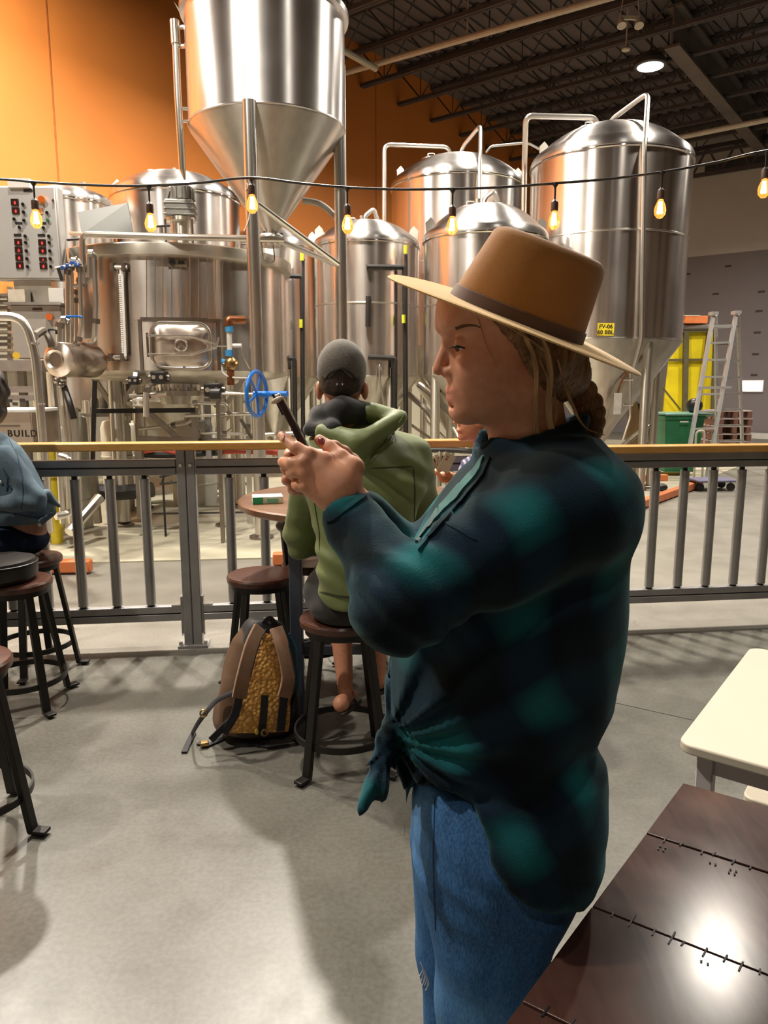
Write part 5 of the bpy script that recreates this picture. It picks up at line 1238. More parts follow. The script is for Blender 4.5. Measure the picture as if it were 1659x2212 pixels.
def f_prof(P, lev, pw=2.0):
    """lev rows: z, cx, ax, cy, by  -> stacked (super)ellipses"""
    lev = np.array(sorted([list(l) for l in lev]), dtype=np.float32); z = P[:, 2]
    cx, ax, cy, by = (np.interp(z, lev[:, 0], lev[:, k]).astype(np.float32) for k in (1, 2, 3, 4))
    k = (np.abs((P[:, 0] - cx) / ax) ** pw + np.abs((P[:, 1] - cy) / by) ** pw) ** (1 / pw)
    d = (k - 1) * np.minimum(ax, by) * .9
    cap = np.maximum(lev[0, 0] - z, z - lev[-1, 0]); return np.maximum(d, cap)
def smin(a, b, k):
    if k <= 0: return np.minimum(a, b)
    h = np.maximum(k - np.abs(a - b), 0) / k; return np.minimum(a, b) - h * h * k * .25
def smax(a, b, k): return -smin(-a, -b, k)
def union(parts, k):
    d = parts[0]
    for q in parts[1:]: d = smin(d, q, k)
    return d
def surface_nets(fn, lo, hi, h):
    lo = np.array(lo, dtype=np.float32); hi = np.array(hi, dtype=np.float32); n = np.ceil((hi - lo) / h).astype(int) + 1
    ax = [lo[i] + h * np.arange(n[i], dtype=np.float32) for i in range(3)]
    G = np.stack(np.meshgrid(*ax, indexing='ij'), -1).reshape(-1, 3)
    D = np.concatenate([fn(c) for c in np.array_split(G, max(1, len(G) // 400000))]).reshape(n).astype(np.float32)
    S = D < 0; m = n - 1
    off = [(i, j, k) for i in (0, 1) for j in (0, 1) for k in (0, 1)]
    cnt = sum(S[o[0]:o[0] + m[0], o[1]:o[1] + m[1], o[2]:o[2] + m[2]].astype(np.int8) for o in off)
    act = (cnt > 0) & (cnt < 8); I = np.argwhere(act); idx = -np.ones(m, dtype=np.int64); idx[act] = np.arange(len(I))
    cv = np.stack([D[I[:, 0] + o[0], I[:, 1] + o[1], I[:, 2] + o[2]] for o in off], 1)
    acc = np.zeros((len(I), 3), np.float32); num = np.zeros(len(I), np.float32)
    for a in range(8):
        for b in range(a + 1, 8):
            d = np.array(off[b]) - np.array(off[a])
            if np.abs(d).sum() != 1: continue
            va, vb = cv[:, a], cv[:, b]; mk = (va < 0) != (vb < 0); t = np.where(mk, va / (va - vb + 1e-20), 0)
            acc += np.where(mk[:, None], np.array(off[a], np.float32) + t[:, None] * d.astype(np.float32), 0); num += mk
    V = lo + (I + acc / num[:, None]) * h
    Fq = []
    for axn in range(3):
        b, c = [(1, 2), (2, 0), (0, 1)][axn]
        sl0 = [slice(None)] * 3; sl1 = [slice(None)] * 3; sl0[axn] = slice(0, m[axn]); sl1[axn] = slice(1, n[axn])
        for q in (b, c): sl0[q] = slice(1, m[q]); sl1[q] = slice(1, m[q])
        A, B = S[tuple(sl0)], S[tuple(sl1)]; E = np.argwhere(A != B); flip = A[tuple(E.T)]
        E[:, b] += 1; E[:, c] += 1
        def cell(db, dc):
            C = E.copy(); C[:, b] += db; C[:, c] += dc; return idx[tuple(C.T)]
        q = np.stack([cell(-1, -1), cell(0, -1), cell(0, 0), cell(-1, 0)], 1); q[~flip] = q[~flip][:, ::-1]; Fq.append(q)
    Fq = np.concatenate(Fq); Fq = Fq[(Fq >= 0).all(1)]
    return V, Fq
def relax(V, Fq, it=2, w_=.5):
    for _ in range(it):
        s = np.zeros_like(V); c = np.zeros(len(V), np.float32)
        for a, b in ((0, 1), (1, 2), (2, 3), (3, 0)):
            for x, y in ((a, b), (b, a)): np.add.at(s, Fq[:, x], V[Fq[:, y]]); np.add.at(c, Fq[:, x], 1)
        V = V * (1 - w_) + w_ * s / np.maximum(c, 1)[:, None]
    return V
def vnormals(V, Fq):
    n = np.cross(V[Fq[:, 2]] - V[Fq[:, 0]], V[Fq[:, 3]] - V[Fq[:, 1]]); o = np.zeros_like(V)
    for k in range(4): np.add.at(o, Fq[:, k], n)
    return o / (np.linalg.norm(o, axis=1)[:, None] + 1e-12)
def np_mesh(name, V, Fq, mat, parent=None, color=None, subsurf=0):
    me = bpy.data.meshes.new(name)
    Vl = V
    if parent is not None and parent in WM:
        inv = np.array(WM[parent].inverted(), dtype=np.float32); Vl = V @ inv[:3, :3].T + inv[:3, 3]
    me.vertices.add(len(Vl)); me.vertices.foreach_set('co', Vl.astype(np.float32).ravel())
    me.loops.add(Fq.size); me.loops.foreach_set('vertex_index', Fq.astype(np.int32).ravel())
    me.polygons.add(len(Fq)); me.polygons.foreach_set('loop_start', (np.arange(len(Fq)) * 4).astype(np.int32)); me.polygons.foreach_set('use_smooth', np.ones(len(Fq), bool))
    me.update(calc_edges=True); me.validate()
    if color is not None:
        at = me.color_attributes.new('Col', 'FLOAT_COLOR', 'POINT'); c4 = np.ones((len(V), 4), np.float32); c4[:, :3] = color; at.data.foreach_set('color', c4.ravel())
    if mat is not None: me.materials.append(mat)
    o = bpy.data.objects.new(name, me); COL.objects.link(o)
    if parent is not None: o.parent = parent; WM[o] = WM[parent]
    else: WM[o] = Matrix.Identity(4)
    return o
def join_parts(parts):
    """concatenate (V,F,color) lists into one mesh"""
    Vs, Fs, Cs = [], [], []; n = 0
    for V, Fq, C in parts: Vs.append(V); Fs.append(Fq + n); Cs.append(C); n += len(V)
    return np.concatenate(Vs), np.concatenate(Fs), np.concatenate(Cs)
def wob(P, seed=0.0, sc=(1, 1, 1)):
    """cheap smooth pseudo-noise in [-1,1]"""
    x, y, z = P[:, 0] * sc[0] + seed, P[:, 1] * sc[1] + seed * 1.7, P[:, 2] * sc[2] - seed
    return (np.sin(x * 1.0 + 1.3 * np.sin(y * .8 + z * .5)) + np.sin(y * 1.1 + 1.2 * np.sin(z * .9 + x * .6)) + np.sin(z * .95 + 1.4 * np.sin(x * .7 - y * .4))) / 3
def bvh_of(V, Fq): return BVHTree.FromPolygons([tuple(map(float, v)) for v in V], [tuple(map(int, f)) for f in Fq])
def cast(bv, px, py):
    d = ray(px, py).normalized(); hit = bv.ray_cast(Vector((0, 0, CAMH)), d); return hit[0], hit[1]
def ribbon(bv, pts, wd, lift, name, mat, parent, th=.0015, fallback=None):
    """thin raised strip laid on a surface along image points"""
    H = []; fine = []
    for (x0, y0), (x1, y1) in zip(pts[:-1], pts[1:]):
        n_ = max(2, int(math.hypot(x1 - x0, y1 - y0) / 7))
        fine += [(x0 + (x1 - x0) * i / n_, y0 + (y1 - y0) * i / n_) for i in range(n_)]
    for px, py in fine + [pts[-1]]:
        p, n = cast(bv, px, py)
        if p is None: continue
        if n.dot(p - Vector((0, 0, CAMH))) > 0: n = -n
        H.append((p, n))
    m = MB(); vs = []; fs = []
    for i, (p, n) in enumerate(H):
        t = (H[min(i + 1, len(H) - 1)][0] - H[max(i - 1, 0)][0]).normalized(); s = t.cross(n).normalized() * (wd / 2 * min(1.0, .12 + 6 * min(i, len(H) - 1 - i) / max(1, len(H) - 1)))
        vs += [p - s - n * .002, p - s + n * (lift), p + s + n * (lift), p + s - n * .002]
    for i in range(len(H) - 1):
        for k in range(4): fs.append((i * 4 + k, i * 4 + (k + 1) % 4, (i + 1) * 4 + (k + 1) % 4, (i + 1) * 4 + k))
    if len(H) > 1: fs += [(0, 1, 2, 3), tuple(len(vs) - 4 + k for k in (3, 2, 1, 0))]
    return m.add(vs, fs).build(name, mat, parent)

# ---- cloth / skin materials
def skin_mat(name, scale=1.0):
    if name in MATS: return MATS[name]
    m, nt, b = new_mat(name); at = N(nt, 'ShaderNodeAttribute'); at.attribute_name = 'Col'
    f = noise_n(nt, coords(nt), 90, 3); c = mixc(nt, .10, at.outputs['Color'], ramp(nt, f, [(.35, (.30, .12, .07)), (.65, (.85, .55, .40))]))
    nt.links.new(c, b.inputs['Base Color']); b.inputs['Roughness'].default_value = .48
    b.inputs['Subsurface Weight'].default_value = .12; b.inputs['Subsurface Radius'].default_value = (.012, .004, .002); b.inputs['Subsurface Scale'].default_value = 1.0
    bump(nt, b, noise_n(nt, coords(nt), 260, 2), .05, .002); MATS[name] = m; return m
def cloth_mat(name, c1, c2, scale=4, rough=.85, weave=700, sheen=.15, fold=None, rot=(0, 0, 0), vs=(1, 1, 1), bstr=.12):
    if name in MATS: return MATS[name]
    m, nt, b = new_mat(name); v = coords(nt, vs, rot=rot); f = noise_n(nt, v, scale, 5, .6)
    nt.links.new(ramp(nt, f, [(.3, c1), (.7, c2)]), b.inputs['Base Color']); b.inputs['Roughness'].default_value = rough
    b.inputs['Sheen Weight'].default_value = sheen; bump(nt, b, noise_n(nt, coords(nt), weave, 2), bstr, .001); MATS[name] = m; return m
def plaid_mat(name):
    m, nt, b = new_mat(name); tc = N(nt, 'ShaderNodeTexCoord')
    nz = N(nt, 'ShaderNodeTexNoise'); nz.inputs['Scale'].default_value = 3.0; nz.inputs['Detail'].default_value = 2; nt.links.new(tc.outputs['Object'], nz.inputs['Vector'])
    sv = N(nt, 'ShaderNodeVectorMath', operation='SCALE'); sv.inputs['Scale'].default_value = .16; nt.links.new(nz.outputs['Color'], sv.inputs[0])
    ad = N(nt, 'ShaderNodeVectorMath', operation='ADD'); nt.links.new(tc.outputs['Object'], ad.inputs[0]); nt.links.new(sv.outputs[0], ad.inputs[1])
    mp = N(nt, 'ShaderNodeMapping'); mp.inputs['Rotation'].default_value = (0, math.radians(24), 0); nt.links.new(ad.outputs[0], mp.inputs['Vector'])
    sx = N(nt, 'ShaderNodeSeparateXYZ'); nt.links.new(mp.outputs[0], sx.inputs[0])
    def band(sock, freq, ph):
        return math_n(nt, 'SINE', math_n(nt, 'ADD', math_n(nt, 'MULTIPLY', sock, freq), ph))
    hx = band(math_n(nt, 'ADD', sx.outputs['X'], math_n(nt, 'MULTIPLY', sx.outputs['Y'], .5)), 46, .8); hz = band(sx.outputs['Z'], 50, 1.2)
    soft = lambda s_: ramp(nt, math_n(nt, 'MULTIPLY_ADD', s_, .5) if False else math_n(nt, 'ADD', math_n(nt, 'MULTIPLY', s_, .5), .5), [(.35, (0, 0, 0)), (.95, (1, 1, 1))])
    a, c = soft(hx), soft(hz)
    both = mixc(nt, 1.0, a, c, 'MULTIPLY'); either = mixc(nt, 1.0, a, c, 'SCREEN')
    col = mixc(nt, either, (.0030, .0038, .0070), (.0055, .018, .035)); col = mixc(nt, both, col, (.009, .125, .138))
    patch = ramp(nt, noise_n(nt, tc.outputs['Object'], 6, 2), [(.35, (.7, .7, .72)), (.65, (1, 1, 1))]); col = mixc(nt, 1.0, col, patch, 'MULTIPLY')
    nt.links.new(col, b.inputs['Base Color']); b.inputs['Roughness'].default_value = .95; b.inputs['Sheen Weight'].default_value = .25; b.inputs['Sheen Roughness'].default_value = .5
    b.inputs['Sheen Tint'].default_value = (.3, .6, .65, 1); b.inputs['Specular IOR Level'].default_value = .15
    bump(nt, b, noise_n(nt, coords(nt), 420, 3), .35, .002); MATS[name] = m; return m
def denim_mat(name, dark=(.010, .025, .075), mid=(.035, .105, .26), pale=(.13, .27, .46)):
    m, nt, b = new_mat(name); v = coords(nt); f = noise_n(nt, coords(nt, (6, 6, 2)), 1.6, 5, .6); f2 = noise_n(nt, coords(nt, (500, 500, 120)), 1, 2)
    c = ramp(nt, f, [(.25, dark), (.5, mid), (.8, pale)]); c = mixc(nt, .25, c, ramp(nt, f2, [(.35, dark), (.65, pale)]))
    nt.links.new(c, b.inputs['Base Color']); b.inputs['Roughness'].default_value = .85; b.inputs['Specular IOR Level'].default_value = .2; bump(nt, b, f2, .25, .001); MATS[name] = m; return m
def hair_mat(name, c1, c2, c3, vs=(60, 60, 6), rough=.5):
    m, nt, b = new_mat(name); f = noise_n(nt, coords(nt, vs), 1.5, 5, .65, .6); c = ramp(nt, f, [(.28, c1), (.5, c2), (.75, c3)])
    nt.links.new(c, b.inputs['Base Color']); b.inputs['Roughness'].default_value = rough; b.inputs['Specular IOR Level'].default_value = .35; bump(nt, b, f, .6, .004); MATS[name] = m; return m
def felt_mat(name, c1, c2):
    return cloth_mat(name, c1, c2, 7, .95, 320, .3, bstr=.3)
SKIN = np.array([.62, .295, .175], np.float32)
# ================================================================== standing woman with hat and phone
WYc = 1.05
def W(px, py, y=WYc): return at_y(px, py, y)
def pr(n, y=WYc, py=1106): 
    v = (CY - py) / F; return n / F * y / (CP + v * SP)
wm = thing('person', 'standing woman in a tan hat and dark plaid shirt looking at a phone', 'person', Vector((.17, 1.05, 0)))
# ---------------- head (own frame: forward, left(toward camera), up)
hs = WYc / (CP + ((CY - 760) / F) * SP) / F
yawh = math.radians(9)
Hf = Vector((-math.cos(yawh), -math.sin(yawh), 0)); Hl = Vector((math.sin(yawh), -math.cos(yawh), 0)); Hu = Vector((0, 0, 1))
HO = W(1090, 760); HM = Matrix((Hf, Hl, Hu)).transposed()
def hp(px, py, l=0.0): return np.array([(1090 - px) * hs, l, (760 - py) * hs], np.float32)
def hw_(p): return HO + HM @ Vector((float(p[0]), float(p[1]), float(p[2])))
HMn = np.array(HM, dtype=np.float32); HOn = np.array(HO, dtype=np.float32)
def h2w(V): return V @ HMn.T + HOn
def px_(n): return n * hs
tl = math.radians(20.3); ro = math.radians(11)
hx = Vector((math.cos(tl), 0, -math.sin(tl))); hz_ = Vector((math.sin(tl), 0, math.cos(tl))); hy = Vector((0, 1, 0))
hz2 = (hz_ * math.cos(ro) - hy * math.sin(ro)).normalized(); hy2 = hz2.cross(hx).normalized()
HC = W(1114, 690, 1.05); HR_ = Matrix((hx, hy2, hz2)).transposed()
HXn = np.array(HM.transposed() @ (HC - HO), dtype=np.float32); HZn = np.array(HM.transposed() @ hz2, dtype=np.float32)
def under_brim(P, off=-.0005): return (P - HXn) @ HZn + off
def head_fn(P):
    A = P.copy(); A[:, 1] = np.abs(A[:, 1])            # mirror symmetric
    C = lambda a, b, ra, rb: f_cone(A, a, b, ra, rb); E = lambda c, r: f_ell(A, c, r)
    d = union([E(hp(1098, 672), (px_(146), .074, px_(120))),                 # cranium
               E(hp(1066, 765), (px_(96), .063, px_(110))),                  # mid face
               E(hp(1058, 828, 0), (px_(74), .049, px_(72)))], .035)
    d = smin(d, C(hp(1142, 838, .047), hp(1008, 884, .013), .017, .0155), .030)   # jaw line
    d = smin(d, E(hp(997, 889), (px_(22), .019, px_(19))), .018)              # chin
    d = smin(d, E(hp(1035, 795, .038), (px_(52), .020, px_(42))), .030)       # cheekbone
    d = smin(d, E(hp(1003, 846), (px_(36), .027, px_(34))), .014)              # muzzle
    d = smin(d, E(hp(972, 706, .022), (px_(22), .024, px_(13))), .014)        # brow ridge
    d = smin(d, E(hp(988, 672), (px_(38), .048, px_(44))), .028)               # forehead
    # eye sockets
    d = smax(d, -f_ell(A, hp(966, 746, .033), (px_(20), .0155, px_(17))), .012)
    # nose
    d = smin(d, C(hp(966, 728), hp(948, 784), px_(8), px_(12)), .009)
    d = smin(d, f_ell(A, hp(946, 798), (px_(14.5), .0088, px_(12.5))), .006)
    d = smin(d, E(hp(965, 804, .0105), (px_(14), .0062, px_(11))), .006)
    d = smax(d, -E(hp(955, 812, .0062), (px_(8), .0032, px_(4.5))), .003)     # nostril
    # lips
    d = smin(d, E(hp(975.5, 843.5, 0), (px_(12), .021, px_(6))), .005)
    d = smin(d, E(hp(980, 859, 0), (px_(11), .019, px_(7))), .006)
    d = smax(d, -C(hp(960, 851.3, 0), hp(984, 852, .021), .0005, .0006), .0022)
    d = smax(d, -E(hp(977, 876, 0), (px_(9), .012, px_(4))), .006)
    # eyelids round the eyeball (near closed, looking down)
    eb = hp(987, 748, .0305); q = A - eb
    ball = np.linalg.norm(q, axis=1) - .0137
    up = -(q[:, 2] * .96 + q[:, 0] * -.24 + .0052); lo_ = (q[:, 2] * .98 + q[:, 0] * .10 + .0068)
    d = smin(d, np.maximum(ball, up), .004); d = smin(d, np.maximum(ball, lo_), .004)
    # ear
    d = smin(d, np.maximum(E(hp(1150, 790, .066), (px_(20), .009, px_(36))), -f_ell(A, hp(1146, 788, .074), (px_(12), .006, px_(24)))), .006)
    d = np.maximum(d, under_brim(P))
    # neck
    d = smin(d, f_cone(A, hp(1135, 850), hp(1158, 1010), .052, .058), .026)
    return d
V, Fq = surface_nets(head_fn, (-.125, -.10, -.18), (.118, .10, .16), .0024); V = relax(V, Fq, 1, .4)
A = V.copy(); A[:, 1] = np.abs(A[:, 1])
colr = np.tile(SKIN, (len(V), 1))
def blend(c, wgt):
    global colr
    colr = colr * (1 - wgt[:, None]) + np.array(c, np.float32) * wgt[:, None]
g = lambda c, r: np.exp(-np.sum(((A - c) / np.array(r)) ** 2, axis=1))
blend((.58, .20, .13), .45 * g(hp(1020, 800, .045), (.03, .03, .026))); blend((.60, .20, .14), .5 * g(hp(938, 798), (.012, .014, .012)))
blend((.50, .13, .11), np.clip(1.3 * np.maximum(g(hp(970, 843), (.011, .019, .0042)), g(hp(973, 860), (.011, .016, .0052))), 0, .85))
head_part = (h2w(V), Fq, colr); bv_head = bvh_of(h2w(V), Fq)
# ---------------- hands: skinned in world space from image points
def hand_mesh(prims, k, pal=None):
    pts = [p for pr_ in prims for p in pr_[:2]]; lo = np.min([V3(p) for p in pts], 0) - .03; hi = np.max([V3(p) for p in pts], 0) + .03
    def fn(P):
        d = None
        for a, b, ra, rb, kk in prims:
            e = f_cone(P, a, b, ra, rb); d = e if d is None else smin(d, e, kk)
        return d
    V, Fq = surface_nets(fn, lo, hi, .0017); V = relax(V, Fq, 2, .5); return V, Fq
def finger(pts, r0, r1, k=.0035):
    n = len(pts) - 1; out = []
    for i in range(n):
        ra = r0 + (r1 - r0) * i / n; rb = r0 + (r1 - r0) * (i + 1) / n; out.append((pts[i], pts[i + 1], ra, rb, k if i else .007))
    return out
yh = .955
wr_ = W(752, 1098, .955)
mc = {'i': W(702, 998, .962), 'm': W(690, 1014, .955), 'r': W(680, 1033, .953), 'p': W(676, 1056, .957)}
left = [(wr_, W(728, 1058, .955), .0235, .026, .01), (W(728, 1058, .955), mc['i'], .020, .0135, .016), (W(728, 1058, .955), mc['m'], .020, .0130, .016), (W(726, 1062, .955), mc['r'], .020, .0125, .016), (W(724, 1070, .957), mc['p'], .019, .0115, .016), (W(742, 1050, .957), W(764, 1010, .965), .020, .014, .018), (wr_, W(790, 1160, .93), .0235, .024, .01)]
left += finger([mc['i'], W(668, 982, .955), W(640, 968, .960), W(620, 952, .978), W(609, 942, .992)], .0098, .0068)
left += finger([mc['m'], W(655, 1000, .948), W(632, 1002, .955), W(616, 1000, .978), W(611, 998, .992)], .0098, .0074)
left += finger([mc['r'], W(658, 1022, .946), W(640, 1018, .952), W(630, 1022, .972), W(634, 1028, .985)], .0094, .0070)
left += finger([mc['p'], W(660, 1050, .948), W(646, 1050, .955), W(640, 1047, .970), W(644, 1044, .982)], .0082, .0062)
left += finger([W(764, 1010, .965), W(738, 988, .972), W(712, 966, .984), W(690, 950, .992)], .0118, .0072, .004)
VL, FL = hand_mesh(left, .004)
yr_ = 1.075
wr2 = W(770, 1090, 1.10); mcr = {'i': W(702, 990, 1.065), 'm': W(690, 1008, 1.072), 'r': W(682, 1028, 1.072), 'p': W(680, 1050, 1.07)}
right = [(wr2, W(735, 1050, 1.085), .0235, .025, .01)] + [(W(735, 1050, 1.085), mcr[q], .020, .0125, .016) for q in 'imrp'] + [(W(745, 1045, 1.08), W(760, 1000, 1.06), .019, .013, .018), (wr2, W(830, 1170, 1.13), .0235, .026, .01)]
right += finger([mcr['i'], W(660, 975, 1.068), W(636, 975, 1.058), W(625, 980, 1.04), W(624, 984, 1.025)], .0096, .0068)
right += finger([mcr['m'], W(655, 1005, 1.072), W(630, 1010, 1.062), W(618, 1012, 1.04), W(616, 1010, 1.02)], .0096, .0070)
right += finger([mcr['r'], W(655, 1030, 1.072), W(632, 1036, 1.060), W(620, 1037, 1.035), W(619, 1036, 1.015)], .0092, .0068)
right += finger([mcr['p'], W(660, 1055, 1.070), W(642, 1060, 1.060), W(632, 1058, 1.04), W(632, 1055, 1.02)], .0082, .0062)
right += finger([W(760, 1000, 1.06), W(742, 978, 1.045), W(722, 965, 1.032), W(706, 960, 1.022)], .0112, .0072, .004)
VR, FR = hand_mesh(right, .004)
def skincol(V): return np.tile(SKIN * np.array([1.04, 1.0, .98], np.float32), (len(V), 1))
# legs / torso core of the body, hidden under the clothes
def core_fn(P):
    return union([f_cone(P, W(1150, 1000), W(1110, 1560), .07, .09), f_cone(P, W(1200, 1100, .93), W(1080, 1200, .99), .045, .045), f_cone(P, W(1110, 1700, .99), (.135, .99, .10), .075, .04), f_cone(P, W(1080, 1700, 1.11), (.12, 1.10, .10), .075, .04)], .03)
VC, FC = surface_nets(core_fn, (-.05, .82, .03), (.36, 1.25, 1.42), .012)
Vb, Fb, Cb = join_parts([head_part, (VL, FL, skincol(VL)), (VR, FR, skincol(VR)), (VC, FC, skincol(VC))])
body = np_mesh('body', Vb, Fb, skin_mat('skin'), wm, Cb)
# nails
M_nail = plain('nail_polish', (.20, .035, .035), .25, 0, .1)
bvL = bvh_of(VL, FL)
for px, py, w_, ang in ((694, 953, .0085, 50), (611, 944, .006, 60)):
    p, n = cast(bvL, px, py)
    if p is None: continue
    if n.y > 0: n = -n
    tx = Vector((-math.cos(math.radians(ang)), 0, math.sin(math.radians(ang)))); tx = (tx - n * tx.dot(n)).normalized(); ty = n.cross(tx)
    MB().ell(p + n * .0003, (.0065, w_ * .55, .0012), 12, 6, Matrix((tx, ty, n)).transposed()).build('fingernail', M_nail if px > 650 else plain('nail_pale', (.62, .33, .27), .3), body)
# ---------------- eyes, lashes, brows
for sgn in (1, -1):
    c_ = hp(987, 748, .0305 * sgn); cw = hw_(c_)
    ey = MB().ell(cw, .0124, 20, 14).build('eyeball', plain('eye_white', (.62, .56, .52), .2), body)
    gaze = (HM @ Vector((.90, .10 * sgn, -.42))).normalized(); MB().lathe([(0, .0006), (.0050, .0), (.0056, -.0012)], c=cw + gaze * .0122, n=18, M=gaze.to_track_quat('Z', 'Y').to_matrix()).build('iris', plain('iris_brown', (.045, .025, .012), .15), ey)
    # lashes along the lid edge
    la = []; out = MB()
    for i in range(13):
        a = math.radians(-25 + i * 10.2); q = Vector((math.cos(a), math.sin(a) * sgn, 0)); u_ = (-.0052 + .24 * q.x * .0137) / .96
        base = Vector((float(c_[0]), float(c_[1]), float(c_[2]))) + Vector((q.x * .0137, q.y * .0137, u_ - .0004)); tip = base + Vector((q.x * .0058, q.y * .0058, -.0022))
        la.append(base); out.cyl(HO + HM @ base, HO + HM @ tip, .0006, .0002, 5)
    out.tube([HO + HM @ b for b in la], .00115, 6); out.build('eyelashes', plain('lash_dark', (.012, .008, .006), .6), body)
def surf_l(px, py, l0=.1):
    lv = np.linspace(l0, 0, 400, dtype=np.float32); P = np.tile(hp(px, py), (400, 1)); P[:, 1] = lv; d = head_fn(P); k = np.argmax(d < 0); return float(lv[k])
for sgn in (1, -1):
    bp_ = []
    for px, py in ((964, 717), (973, 714), (984, 712), (994, 712), (1002, 714), (1008, 717)):
        l_ = surf_l(px, py); bp_.append(hw_(hp(px, py, (l_ + .0004) * sgn)))
    MB().tube(smooth_path(bp_, 4), .002, 6, radii=[.0024 - .0017 * i / (5 * 4) for i in range(5 * 4 + 1)], flat=1.0).build('eyebrow', plain('brow_brown', (.13, .062, .034), .7, 0, .3, 300), body)

# ---------------- hair
M_hair = hair_mat('blond_hair', (.060, .028, .012), (.185, .095, .040), (.42, .25, .115), (55, 55, 14))
def hair_fn(P):
    A = P.copy(); A[:, 1] = np.abs(A[:, 1])
    d = union([f_ell(A, hp(1108, 690), (px_(150), .0815, px_(135))), f_ell(A, hp(1165, 770), (px_(92), .078, px_(95))), f_ell(A, hp(1225, 815), (px_(55), .045, px_(48)))], .03)
    d = smin(d, np.maximum(head_fn(P) - .0048, P[:, 0] * 0 - (P[:, 2] + .075)), .012)
    # hairline: keep behind a line from the temple down past the ear
    py = 760 - P[:, 2] / hs; px = 1090 - P[:, 0] / hs
    line = np.interp(py, [560, 640, 680, 720, 760, 800, 850, 900], [980, 990, 1008, 1042, 1078, 1102, 1122, 1150])
    d = smax(d, (line - px) * hs * .8, .010)
    bot = np.interp(px, [1080, 1110, 1150, 1210, 1260, 1300], [790, 815, 852, 872, 868, 850]); d = smax(d, (py - bot) * hs * .8, .012)
    ang = np.arctan2(P[:, 2] - .02, P[:, 0] + .10); d = d + .0008 * np.sin(ang * 70 + 3 * np.sin(P[:, 1] * 60)) + .0010 * wob(P, 2.0, (90, 60, 70))
    return np.maximum(d, under_brim(P))
V, Fq = surface_nets(hair_fn, (-.145, -.10, -.09), (.10, .10, .15), .0028); V = relax(V, Fq, 1, .3)
hair = np_mesh('hair', h2w(V), Fq, M_hair, wm)
# braid
def braid():
    cen = smooth_path([hw_(hp(1262, 838)), hw_(hp(1284, 872)), hw_(hp(1294, 905)), hw_(hp(1290, 935)), hw_(hp(1282, 962)), hw_(hp(1288, 995)), hw_(hp(1296, 1030))], 3)
    m = MB()
    for i, c in enumerate(cen):
        s = (1 if i % 2 else -1); sc_ = 1 - .35 * i / len(cen); R_ = Matrix.Rotation(s * .6, 3, 'Y') @ Matrix.Rotation(.3 * s, 3, 'Z')
        m.ell(c + Vector((s * .006, -s * .005, 0)), (.0165 * sc_, .0135 * sc_, .0185 * sc_), 14, 9, R_)
    return m.build('braid', M_hair, wm, smooth=80)
braid()
def strand(pts, l, r, n=3, nm='loose_strand'):
    for k in range(n):
        o = .0022 * (k - (n - 1) / 2)
        P = smooth_path([hw_(hp(px + (k - 1) * 1.6 * i / 3, py, (l[i] if isinstance(l, (list, tuple)) else l) + o)) for i, (px, py) in enumerate(pts)], 5)
        m = len(P); MB().tube(P, r, 6, radii=[r * (1 - .75 * (i / (m - 1)) ** 1.5) for i in range(m)]).build(nm, M_strand, hair)
M_strand = hair_mat('pale_strand', (.22, .12, .05), (.40, .25, .12), (.62, .44, .24), (40, 40, 5))
strand([(1068, 712), (1094, 742), (1113, 785), (1122, 850), (1127, 910), (1140, 960)], [.078, .080, .082, .074, .068, .064], .0024, 3)
strand([(1118, 732), (1134, 762), (1144, 810), (1148, 865), (1160, 920), (1190, 966)], [.082, .084, .083, .075, .068, .070], .0026, 4)
strand([(990, 672), (1004, 702), (1018, 750), (1042, 797)], [.050, .060, .067, .070], .0008, 1)
strand([(1158, 780), (1180, 830), (1210, 885), (1240, 920), (1285, 935)], [.083, .078, .07, .066, .06], .0013, 2)
strand([(1012, 684), (1050, 712), (1092, 738), (1140, 768)], [.066, .074, .081, .083], .0022, 3)
strand([(1120, 780), (1160, 850), (1168, 900), (1150, 950)], [.083, .076, .07, .066], .0010, 2)
strand([(1205, 850), (1222, 880), (1232, 905)], [.05, .05, .05], .0016, 2)

# ---------------- hat
M_felt = felt_mat('tan_felt_shade', (.255, .102, .017), (.33, .14, .026)); M_felt_lit = felt_mat('tan_felt_lit', (.68, .42, .14), (.75, .49, .19)); M_band = cloth_mat('hat_band', (.075, .032, .016), (.10, .045, .022), 8, .7, 600, .2)  # one felt: brim colour lightened as if lamplit, crown darkened as if shaded
hk = 1.05 / (CP + ((CY - 690) / F) * SP) / F
hat = MB()
def hatp(x, y, z): return HC + HR_ @ Vector((x, y, z))
nB = 72
def ring_pts(fn): return [fn(2 * math.pi * i / nB) for i in range(nB)]
a0, b0 = 150 * hk, .081; aB, bB = 291 * hk, .182
def brim_ring(t, dz):
    def f(th):
        x = math.cos(th) * (a0 + (aB - a0) * t); y = math.sin(th) * (b0 + (bB - b0) * t)
        curl = .012 * t * t * (math.sin(th) ** 2) - .006 * t * t * abs(math.cos(th)) ** 3
        return hatp(x, y, dz - .004 * t + curl * .5)
    return ring_pts(f)
rings = [brim_ring(t, .0018) for t in (0, .25, .5, .75, .97)] + [brim_ring(1.0, 0)] + [brim_ring(t, -.0018) for t in (.97, .75, .5, .25, 0)]
vs = [p for r_ in rings for p in r_]; fs = [(j * nB + i, j * nB + (i + 1) % nB, (j + 1) * nB + (i + 1) % nB, (j + 1) * nB + i) for j in range(len(rings) - 1) for i in range(nB)]
ht_ = MB().add(vs, fs).build('hat', M_felt_lit, wm, smooth=50)
ht_['label'] = 'tan felt hat brim'
